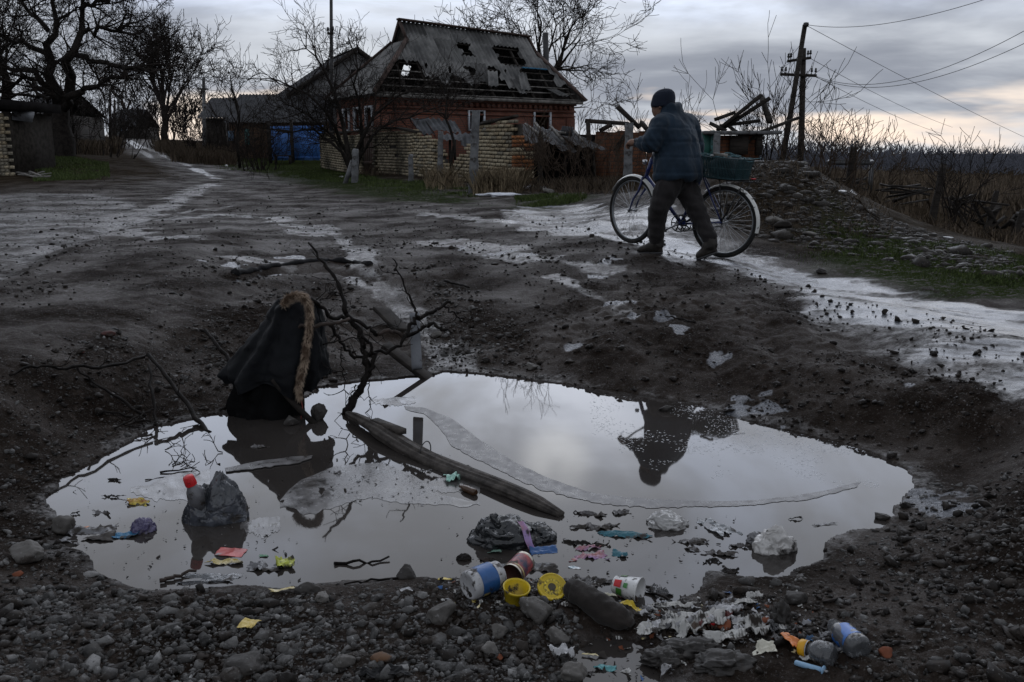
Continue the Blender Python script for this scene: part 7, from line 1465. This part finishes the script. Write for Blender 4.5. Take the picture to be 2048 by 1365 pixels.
def bottle_lying(name, label, a, b, r, mt, cap=None, wob=.08, capr=.45, lab=None, ring=None, lift=None, seed=1):
    p, q = surf(*a), surf(*b); lf = r * .75 if lift is None else lift; p, q = p + [0, 0, lf], q + [0, 0, lf]; L = np.linalg.norm(q - p); root = thing(name, label, 'bottle', M=axisM(p, q - p))
    lth(root, 'bottle_body', [(0, .006), (r * .7, .0), (r * .95, .008), (r, .02), (r * .97, L * .25), (r, L * .3), (r * .96, L * .42), (r, L * .5), (r * .98, L * .66), (r * .75, L * .8), (r * capr, L * .92), (r * capr * .9, L)], mt, 30, wob, seed)
    if lab: arc(root, 'label_wrap', r * 1.02, L * .22, L * .62, 0, 6.2, lab)
    if cap: c = lth(root, 'cap', [(r * capr, L * .965), (r * capr * 1.25, L * .97), (r * capr * 1.25, L + .016), (r * capr * 1.1, L + .02), (0, L + .02)], cap, 24)
    if ring: lth(root, 'neck_ring', [(r * capr * 1.27, L * .93), (r * capr * 1.3, L * .965), (r * capr, L * .97)], ring, 24)
    return root
bottle_lying('brown_bottle', 'brown bottle neck afloat beside the log', (952, 992), (920, 978), .016, plastic('brown_glass', (.06, .028, .012), .15, .25), None, .04)
sheet('blue_packet', 'blue printed packet floating in front of the black bag', 'packet', 1088, 1106, .10, .05, BLU, 22, .006, .1, .01, (0, .45), irr=.08); sheet('orange_rag', 'orange and purple rag trailing from the black bag', 'rag', 1045, 1098, .07, .022, PINKF, 23, .010, .1); sheet('mint_netting', 'pale green netting scrap below the black bag', 'scrap', 988, 1106, .05, .022, plastic('pale_green_net', (.16, .26, .21), .5, .4), 24, .01); sheet('grey_sheet', 'large grey muddy plastic sheet above the tin can', 'plastic', 1050, 1137, .20, .05, GREYF, 25, .014, -.1); blob('mud_lump', 'dark mud lump left of the grey plastic sheet', 'mud', 928, 1120, .05, .03, .02, CLOD, 26, .3)
# jar, can, cup, tub, lid
p = surf(935, 1200); root = thing('white_jar', 'white plastic jar with a blue label lying on the gravel', 'jar', M=axisM(p + [0, 0, .046], (.78, .62, .02)))
JW = plastic('scuffed_white_jar', (.42, .42, .43), .45, .3, ms=30); lth(root, 'jar_body', [(0, .004), (.034, .003), (.040, .0), (.046, .003), (.048, .012), (.048, .10), (.044, .108), (.044, .125), (.041, .125), (.041, .02)], JW); arc(root, 'blue_label', .0486, .03, .095, 0, 6.28, BLU); arc(root, 'yellow_print', .0491, .035, .06, 3.6, 5.2, YEL2)
p = surf(1024, 1172); root = thing('tin_can', 'open tin can with a red and blue label', 'can', M=axisM(p + [0, .02, .028], (.45, .80, .1))); CAN = mat('can_metal', (.45, .42, .36), .3, .5, .3, 20, .1, 60, metal=1.0); lth(root, 'can_body', [(.0375, 0), (.0385, .002), (.037, .006), (.037, .085), (.0385, .09), (.036, .092), (0, .09)], CAN); lth(root, 'inner_wall', [(.0375, .001), (.0355, .004), (.0355, .086), (0, .086)], mat('can_inside', (.10, .04, .03), .5, .4, .4, 20, .1, 60)); arc(root, 'paper_label', .0373, .010, .08, 0, 6.28, plastic('can_label', (.02, .055, .13), .4, .2, (.3, .05, .04), .5, sc=25)); arc(root, 'gold_band', .0378, .012, .018, 0, 6.28, YEL2)
sheet('green_plastic', 'crumpled bright green plastic beside the white jar', 'plastic', 952, 1156, .075, .03, GRN, 27, .02, -.3, .014); sheet('yellow_flake', 'small yellow plastic flake left of the white jar', 'scrap', 890, 1165, .042, .014, YEL, 28, .006, 0, .012)
p = surf(988, 1188); root = thing('clear_cup', 'small cloudy plastic cup between the jar and the can', 'cup', M=axisM(p + [0, 0, .022], (-.35, .7, .25))); lth(root, 'cup_wall', [(.024, .05), (.026, .049), (.0205, .002), (.0, .0), (0, .002), (.019, .004), (.024, .049)], plastic('cloudy_cup', (.42, .43, .44), .3, .25, trans=.4))
p = surf(1030, 1206); root = thing('yellow_tub', 'bright yellow plastic tub tilted beside the big rock', 'tub', M=axisM(p + [0, 0, .004], (.10, -.18, 1))); lth(root, 'tub_wall', [(0, .0), (.030, .0), (.0335, .004), (.040, .048), (.0425, .049), (.044, .056), (.0415, .058), (.0385, .052), (.032, .006), (0, .005)], YEL, 36)
p = surf(1104, 1196); root = thing('yellow_tub_cover', 'round yellow lid propped behind the big rock', 'lid', M=axisM(p + [0, .01, .032], (.10, -.55, .8))); lth(root, 'lid_disc', [(.046, -.008), (.0475, -.006), (.0475, .003), (.045, .005), (.042, .003), (.040, .0), (.034, -.0005), (.033, .001), (.030, .001), (.029, -.0005), (0, -.0005)], YEL, 44); lth(root, 'printed_ring', [(.028, .0004), (.020, .0004)], plastic('brown_print', (.12, .09, .015), .5, .2, (.5, .38, .03), .6, sc=120), 40); lth(root, 'centre_print', [(.013, .0004), (0, .0004)], plastic('dark_print', (.05, .04, .02), .5, .2), 24)
# rolled cloth
P = np.array([surf(*q) + [0, 0, .03] for q in ((1128, 1195), (1150, 1202), (1180, 1222), (1212, 1244), (1240, 1258), (1262, 1268))]); tt = np.linspace(0, 1, 40); Q = np.stack([np.interp(tt, np.linspace(0, 1, 6), P[:, k]) for k in range(3)], 1); mb = MB().tube(Q, np.interp(tt, [0, .05, .2, .6, .85, 1], [.012, .026, .036, .042, .034, .012]), 28); V = mb.v[0]; V += (.006 * ridged3(V * np.array([28, 28, 60]), 3, 6))[:, None] * np.array([.3, -.3, 1]); solo('rolled_cloth', mb, cloth('muddy_rolled_cloth', (.024, .020, .018), .4, 60, .004), 'dark muddy rolled cloth beside the big rock', 'cloth', smooth=True)
# printed white cup
p = surf(1228, 1188); q = surf(1278, 1212); root = thing('printed_cup', 'crushed white cup printed with red and green fruit', 'cup', M=axisM(p + [0, 0, .034], (q - p) * [1, .55, 1] + [0, 0, .0])); lth(root, 'cup_wall', [(0, .002), (.027, .0), (.029, .004), (.043, .088), (.046, .092), (.044, .094), (.040, .088), (.027, .006)], plastic('printed_cup_white', (.62, .62, .62), .4, .22, ms=40), 56, .03, 3)
for a0, a1, z0, z1, m, nm in tuple((a0 + k * 2.1, a1 + k * 2.1, z0, z1, m, nm) for k in range(3) for a0, a1, z0, z1, m, nm in ((.0, .7, .010, .036, REDP, 'red_fruit_print'), (.8, 1.5, .02, .042, plastic('green_leaf_print', (.06, .2, .03), .4, .2), 'green_leaf_print'), (.2, .6, .045, .06, plastic('leaf_print', (.05, .22, .05), .4, .1), 'green_leaf_print'))): arc(root, nm, (.029 + (z0 - .004) / .084 * .014) * 1.05, z0, z1, a0, a1, m, (.029 + (z1 - .004) / .084 * .014) * 1.07)
sheet('cream_wrapper', 'cream crumpled wrapper between rolled cloth and printed cup', 'wrapper', 1200, 1200, .10, .045, plastic('cream_print', (.42, .40, .30), .45, .35), 31, .018, -.5, .012); sheet('yellow_strip', 'frayed yellow plastic strip below the printed cup', 'strip', 1262, 1226, .055, .026, YEL, 32, .02, -.5, .014, irr=.5); sheet('cream_scrap', 'cream scrap behind the printed cup', 'scrap', 1228, 1165, .045, .018, plastic('cream_paper', (.45, .43, .33), .6, .3), 33, .008)
p = surf(1352, 1266); q = surf(1402, 1240); solo('white_tube', MB().tube([p + [0, 0, .018], q + [0, 0, .022]], .010, 14), WHT, 'white plastic tube among the muddy papers', 'tube', smooth=True)
p = surf(1428, 1252); root = thing('red_white_cap', 'red and white bottle cap on the muddy papers', 'cap', M=axisM(p + [0, 0, .006], (-.3, -.3, .9))); lth(root, 'cap_wall', [(.019, 0), (.020, .003), (.0185, .020), (.016, .022)], REDP, 24); lth(root, 'white_top', [(.0165, .0215), (.014, .026), (0, .027)], WHT, 24)
for a in ((1395, 1262, .15, .07, 'muddy newspaper crumpled under the white tube', .3, 34), (1450, 1285, .13, .06, 'striped newspaper sheet on the near right shore', -.2, 35), (1510, 1272, .07, .075, 'folded striped newspaper end standing up on the right', -.5, 36), (1345, 1250, .11, .05, 'torn wet paper beside the rolled cloth end', .2, 37), (1300, 1268, .09, .05, 'white torn plastic at the end of the rolled cloth', .6, 38), (1360, 1222, .12, .03, 'wet brown-white paper strip at the waterline', .0, 39), (1490, 1218, .07, .02, 'pale paper scrap above the newspaper', .1, 40), (1530, 1304, .055, .055, 'cream square paper scrap beside the orange shard', -.3, 41)):
    sheet('newspaper' if 'newspaper' in a[4] else 'paper_scrap', a[4], 'paper', a[0], a[1], a[2], a[3], PAPER if a[6] != 41 else plastic('cream_card', (.5, .48, .40), .6, .2), a[6], .026 if a[6] in (34, 36) else .016, a[5], .010)
def shard(px, py, w, label, seed, mt=TERRA): p = surf(px, py); V, Fq = rockshape(3, seed, .6, .45); solo('brick_shard', MB().add(V * w + p + [0, 0, w * .35], Fq), mt, label, 'shard')
shard(1447, 1254, .032, 'orange brick shard beside the red and white cap', 51); shard(1530, 1250, .028, 'orange brick shard behind the newspaper', 52); shard(1771, 1316, .026, 'orange brick shard alone at the lower right', 53); shard(758, 1325, .035, 'rust-orange stained stone at the bottom edge', 54, plastic('rust_stain', (.10, .048, .02), .8, .4)); shard(1000, 1318, .016, 'small rust-orange pebble in the gravel', 55); shard(35, 1152, .02, 'orange pebble on the left bank', 56); shard(215, 672, .045, 'dull red tile piece on the left slope', 57, plastic('dull_red', (.05, .014, .011), .8, .3)); shard(165, 708, .022, 'small red tile chip on the left slope', 58, plastic('dull_red_chip', (.07, .016, .011), .8, .2))
sheet('orange_shard', 'orange plastic shard beside the yellow-capped bottle', 'plastic', 1584, 1296, .05, .05, ORG, 60, .01, .5, .02, (-.4, .4), irr=.3)
bottle_lying('clear_bottle', 'crushed clear bottle with a yellow cap at the lower right', (1668, 1332), (1612, 1316), .034, CLR, plastic('amber_cap', (.65, .33, .01), .35, .05), .16, .55, None, WHT, None, 4)
bottle_lying('blue_bottle', 'crushed bottle with a blue label at the lower right', (1722, 1322), (1664, 1270), .034, CLR, None, .18, .6, plastic('bright_blue_label', (.02, .12, .42), .3, .12), None, .03, 7)
p, q = surf(1590, 1334), surf(1655, 1354); root = thing('syringe', 'pale blue syringe-like tube at the lower right', 'tube', M=axisM(p + [0, 0, .012], q - p)); L = float(np.linalg.norm(q - p)); SB = plastic('pale_blue_plastic', (.25, .42, .6), .3, .2); lth(root, 'barrel', [(0, 0), (.007, 0), (.008, .004), (.008, L * .8), (.005, L * .83), (0, L * .83)], SB, 16); lth(root, 'flange', [(0, L * .86), (.014, L * .86), (.014, L * .89), (0, L * .89)], SB, 16); lth(root, 'plunger', [(.004, L * .83), (.004, L)], WHT, 10)
# floating things on the right
def cloudy(name, label, px, py, w, dp, h, seed, mt): blob(name, label, 'bag', px, py, w, dp, h, mt, seed, .5, 1.6)
cloudy('cloudy_bag', 'cloudy plastic bag afloat under the ice sheet', 1335, 1050, .16, .10, .042, 61, film('cloudy_film', (.36, .355, .35), .12, .22, trans=.25)); cloudy('muddy_bag', 'muddy white plastic bag standing in the water on the right', 1548, 1100, .13, .09, .075, 62, film('muddy_white_film', (.42, .41, .40), .14, .34)); cloudy('small_bag', 'small grey bag beside the muddy white bag', 1515, 1085, .07, .05, .032, 63, GREYF); sheet('clear_packet', 'clear plastic packet floating left of the muddy bag', 'packet', 1432, 1056, .075, .15, plastic('clear_grey_film', (.30, .32, .34), .15, .2, trans=.35), 64, .012, .5, .003)
sheet('teal_rag', 'long teal rag floating right of the black bag', 'rag', 1250, 1073, .20, .035, TEALF, 65, .014, -.1); sheet('teal_rag', 'short teal rag below the long teal one', 'rag', 1240, 1113, .055, .035, TEALF, 66, .014, -.5); sheet('cyan_scrap', 'tiny cyan and white scrap floating on the open water', 'scrap', 1148, 1136, .035, .016, plastic('cyan_white', (.08, .35, .5), .35, .1, (.6, .6, .6), .5, sc=60), 67, .006)
for k, (px, py, w, h, lb, mt) in enumerate(((1180, 1030, .10, .035, 'frosted leaf mat below the ice sheet', SCUM), (1245, 1028, .06, .03, 'small frosted lump below the ice sheet', SCUM), (1195, 1056, .16, .05, 'broad frosted debris mat right of the log end', SCUM), (1160, 1090, .15, .035, 'brown debris mat right of the black bag', CLOD), (1180, 1098, .08, .022, 'orange-brown rag strip on the debris mat', PINKF), (1175, 1115, .10, .045, 'purple and orange plastic shreds on the water', PINKF), (1380, 1085, .09, .03, 'grey debris flake left of the clear packet', SCUM), (1425, 1108, .13, .035, 'long frosted debris mat below the clear packet', SCUM), (1420, 1125, .05, .02, 'dark debris lump below the long frosted mat', CLOD), (1460, 1143, .05, .04, 'dark stump-like lump at the near right shore', CLOD), (1185, 1165, .13, .07, 'frosted debris mat above the rolled cloth', SCUM), (1480, 1095, .06, .02, 'thin frosted flake beside the small grey bag', SCUM),
    (1650, 1050, .10, .012, 'thin white ice thread near the right shore', WHT), (1590, 1040, .05, .008, 'dark thread floating near the right shore', CLOD), (225, 996, .07, .012, 'dark leaf strip floating by the left shore', CLOD), (205, 1028, .06, .025, 'frosted twig mat by the left shore', SCUM), (520, 895, .09, .03, 'frosted mud cake in front of the coat', SCUM), (675, 948, .03, .02, 'small frosted lump left of the log', SCUM), (850, 945, .04, .02, 'frosted flake under the log', SCUM), (230, 962, .05, .012, 'dark flake near the upper left shore', CLOD), (150, 1030, .03, .012, 'dark flake close to the left shore', CLOD), (1050, 1130, .06, .012, 'white folded plastic edge above the tin can', WHT), (970, 1122, .05, .012, 'brown floating strip above the white jar', PALEB))):
    sheet('floating_debris', lb, 'debris', px, py, w, h, mt, 80 + k, .012 if mt is not WHT else .004, (k * .37) % .5 - .25, .003, irr=.6, fr=40)
sheet('white_plastic', 'white torn plastic at the bottom left of the small puddle', 'plastic', 1125, 1322, .06, .05, plastic('torn_white_film', (.45, .45, .46), .3, .25), 71, .03, .3, .016); sheet('cyan_wrapper', 'cyan wrapper on the shore of the small puddle', 'wrapper', 1210, 1340, .06, .02, plastic('cyan_wrapper_print', (.08, .28, .30), .35, .2), 72, .012, -.2, .014); sheet('yellow_slip', 'yellow and white paper slip behind the cyan wrapper', 'paper', 1178, 1314, .045, .008, YEL2, 73, .005, -.2, .012); sheet('white_chip', 'white crumpled plastic at the bottom edge right of the small puddle', 'plastic', 1332, 1356, .03, .03, WHT, 74, .02, 0, .014); sheet('black_cloth', 'black cloth scrap cut by the bottom edge', 'cloth', 775, 1356, .12, .035, cloth('black_scrap', (.008, .008, .009)), 75, .014, -.2, .012)
for px, py, w, d, h, lb, sd_ in ((1385, 1305, .16, .09, .03, 'dark mud-soaked cloth heap below the newspaper', 91), (1330, 1322, .11, .08, .03, 'dark muddy lump right of the small puddle', 92), (1450, 1335, .15, .09, .035, 'black sodden heap at the bottom right', 93), (1560, 1248, .05, .06, .06, 'dark plastic shard standing behind the orange shard', 94), (1255, 1250, .04, .04, .035, 'dark square plastic piece below the yellow strip', 95)): blob('sodden_heap', lb, 'heap', px, py, w, d, h, plastic('sodden_cloth_%d' % sd_, (.022, .019, .017), .6, .3), sd_, .5, 2.2)
# ---- bits farther off
p = gp(1704, 13.0); V, Fq = ICO[3]; mb = MB(); V2 = V * (1 + .25 * ridged3(V * 2, 2, 3) * .5)[:, None] * np.array([.085, .07, .11]); V2[:, :2] *= np.where(V2[:, 2:3] > 0, 1 - V2[:, 2:3] / .2, 1); mb.add(V2 + D(1703, 398, 12.0), Fq); solo('white_bag', mb, plastic('bright_white_bag', (.75, .75, .76), .5, .0), 'white knotted plastic bag on the rubble mound', 'bag')
def litter(px, py, w, mt, label, Y=None): p = on_ground(px, py); V, Fq = rockshape(3, px); V = V * np.array([w, w * .7, w * .4]); solo('litter_scrap', MB().add(V + p + [0, 0, w * .2], Fq), mt, label, 'litter')
BW = plastic('bright_white_scrap', (.7, .7, .72), .5, .0)
litter(1682, 386, .07, BW, 'white scrap left of the white knotted bag'); litter(1895, 478, .05, BW, 'white scrap in the grass at the right'); litter(684, 355, .10, BW, 'white round scrap at the foot of the slanting brace'); litter(1508, 360, .035, plastic('red_scrap', (.4, .02, .03), .5, .0), 'red scrap on the mound behind the rear wheel'); litter(1620, 470, .07, WOOD_GR, 'flat grey slab piece on the mound slope'); litter(1570, 455, .12, WOOD_DK, 'dark slab jutting from the foot of the mound'); litter(452, 333, .12, BW, 'tiny white scrap on the verge grass'); litter(1560, 318, .12, WOOD_GR, 'pale rock on top of the rubble mound'); litter(1605, 330, .08, WOOD_GR, 'grey brick lump near the top of the rubble mound')
def snow(px, Y, w, d, label, seed): p = gp(px, Y); V, Fq = ICO[4]; V = V * (1 + .4 * fbm3(V * 1.6 + seed, 3, seed))[:, None] * np.array([w, d, .05]); solo('snow_patch', MB().add(V + p + [0, 0, .02], Fq), mat('old_snow_%d' % seed, (.55, .57, .62), .6, .3, .12, 10, .3, 40), label, 'snow', smooth=True)
snow(1000, 18.9, .42, .22, 'remnant of old snow before the dry grass', 1); snow(968, 20.6, .3, .15, 'smaller snow remnant behind the tall concrete post', 2); snow(1065, 21.9, .4, .3, 'snow remnant under the collapsed roof', 3)
P = np.array([on_ground(*q) + [0, 0, .06] for q in ((1035, 372), (1070, 380), (1105, 390))]); solo('fallen_rail', MB().tube(P, .045, 8), WOOD_GR, 'grey rail lying in the weeds beside the snow remnant', 'rail')

def flakes(name, label, polys, n, seed, cols, size):
    rs = np.random.RandomState(seed); 
    for ci, (mt, share) in enumerate(cols):
        V = []; Fq = []; k = 0; PP = []
        for _ in range(int(n * share)): a, b, c, d = polys[rs.randint(len(polys))]; PP.append(G(rs.uniform(a, c), rs.uniform(b, d), -.345))
        PP = np.array(PP); ZZ = np.maximum(H(PP[:, 0], PP[:, 1]), WATER) + .004
        for p, z in zip(PP, ZZ):
            s = size * math.exp(rs.normal(0, .5)); m = 7; an = np.sort(rs.uniform(0, 6.283, m)); r = s * rs.uniform(.5, 1.1, m); t = rs.normal(0, .3, 2); e = rs.uniform(.3, 1); ph = rs.uniform(0, 3.14); x, y = np.cos(an) * r, np.sin(an) * r * e; X, Y = x * math.cos(ph) - y * math.sin(ph), x * math.sin(ph) + y * math.cos(ph)
            ring = np.stack([p[0] + X, p[1] + Y, z + X * t[0] + Y * t[1] + rs.normal(0, s * .12, m)], 1); V.append(np.concatenate([ring, [[p[0], p[1], z + s * .15]]])); Fq += [(k + i, k + (i + 1) % m, k + m) for i in range(m)]; k += m + 1
        tag(MB().add(np.concatenate(V), Fq).build(name, mt), label[ci], 'litter bits', kind='stuff')
flakes('litter_bits', ['tiny torn paper scraps trodden into the near shore', 'tiny dark crumbs of mud and rag along the near shore', 'tiny grey plastic shreds along the near shore', 'tiny white plastic chips along the near shore', 'tiny blue plastic chips along the near shore', 'tiny yellow wrapper shreds along the near shore', 'tiny orange brick crumbs along the near shore'], [(1180, 1195, 1640, 1345), (1300, 1215, 1560, 1300), (880, 1150, 1150, 1230)], 900, 4, ((PAPER, .30), (CLOD, .38), (GREYF, .18), (WHT, .05), (BLU, .02), (YEL2, .03), (TERRA, .04)), .0075)
flakes('floating_bits', ['tiny dark leaf flakes floating on the puddle', 'tiny pale frosted flakes floating on the puddle'], [(880, 1020, 1480, 1160), (140, 950, 600, 1160), (640, 900, 900, 1000)], 520, 5, ((CLOD, .7), (SCUM, .3)), .005)

def tangle():
    """small crumpled shreds lying among the litter of the near shore, alike enough to share one label"""
    rs = np.random.RandomState(12); ms = [PAPER, GREYF, SCUM, plastic('mud_stained_white', (.40, .40, .41), .4, .42), plastic('brown_wrapper', (.07, .045, .03), .5, .3), plastic('mud_stained_blue', (.03, .10, .22), .4, .38), plastic('mud_stained_red', (.12, .022, .02), .4, .5), PAPER, GREYF, film('dark_shred_film', (.02, .02, .022), .2, .2)]
    for k in range(46):
        f = rs.uniform(); px = 1290 + f * 390 + rs.normal(0, 18); py = 1222 + f * 70 + rs.normal(0, 24); w = .03 + .045 * rs.uniform() ** 2
        q = rs.randint(len(ms)); nm = ('printed newspaper', 'grey plastic', 'frosted grey', 'dirty white plastic', 'brown wrapper', 'dull blue plastic', 'dull red plastic', 'printed newspaper', 'grey plastic', 'black film')[q]
        where = 'beside the rolled cloth end' if px < 1370 else ('around the white tube' if px < 1450 else ('around the striped newspaper' if px < 1540 else 'beside the two crushed bottles'))
        o = sheet('plastic_shred', 'small muddy %s shred %s on the near shore' % (nm, where), 'shred', px, py, w, w * rs.uniform(.35, .8), ms[q], 200 + k, .014, rs.uniform(-1.5, 1.5), .008, irr=.5, fr=45, n=16); o['group'] = 'muddy shreds along the near right shore'
tangle()
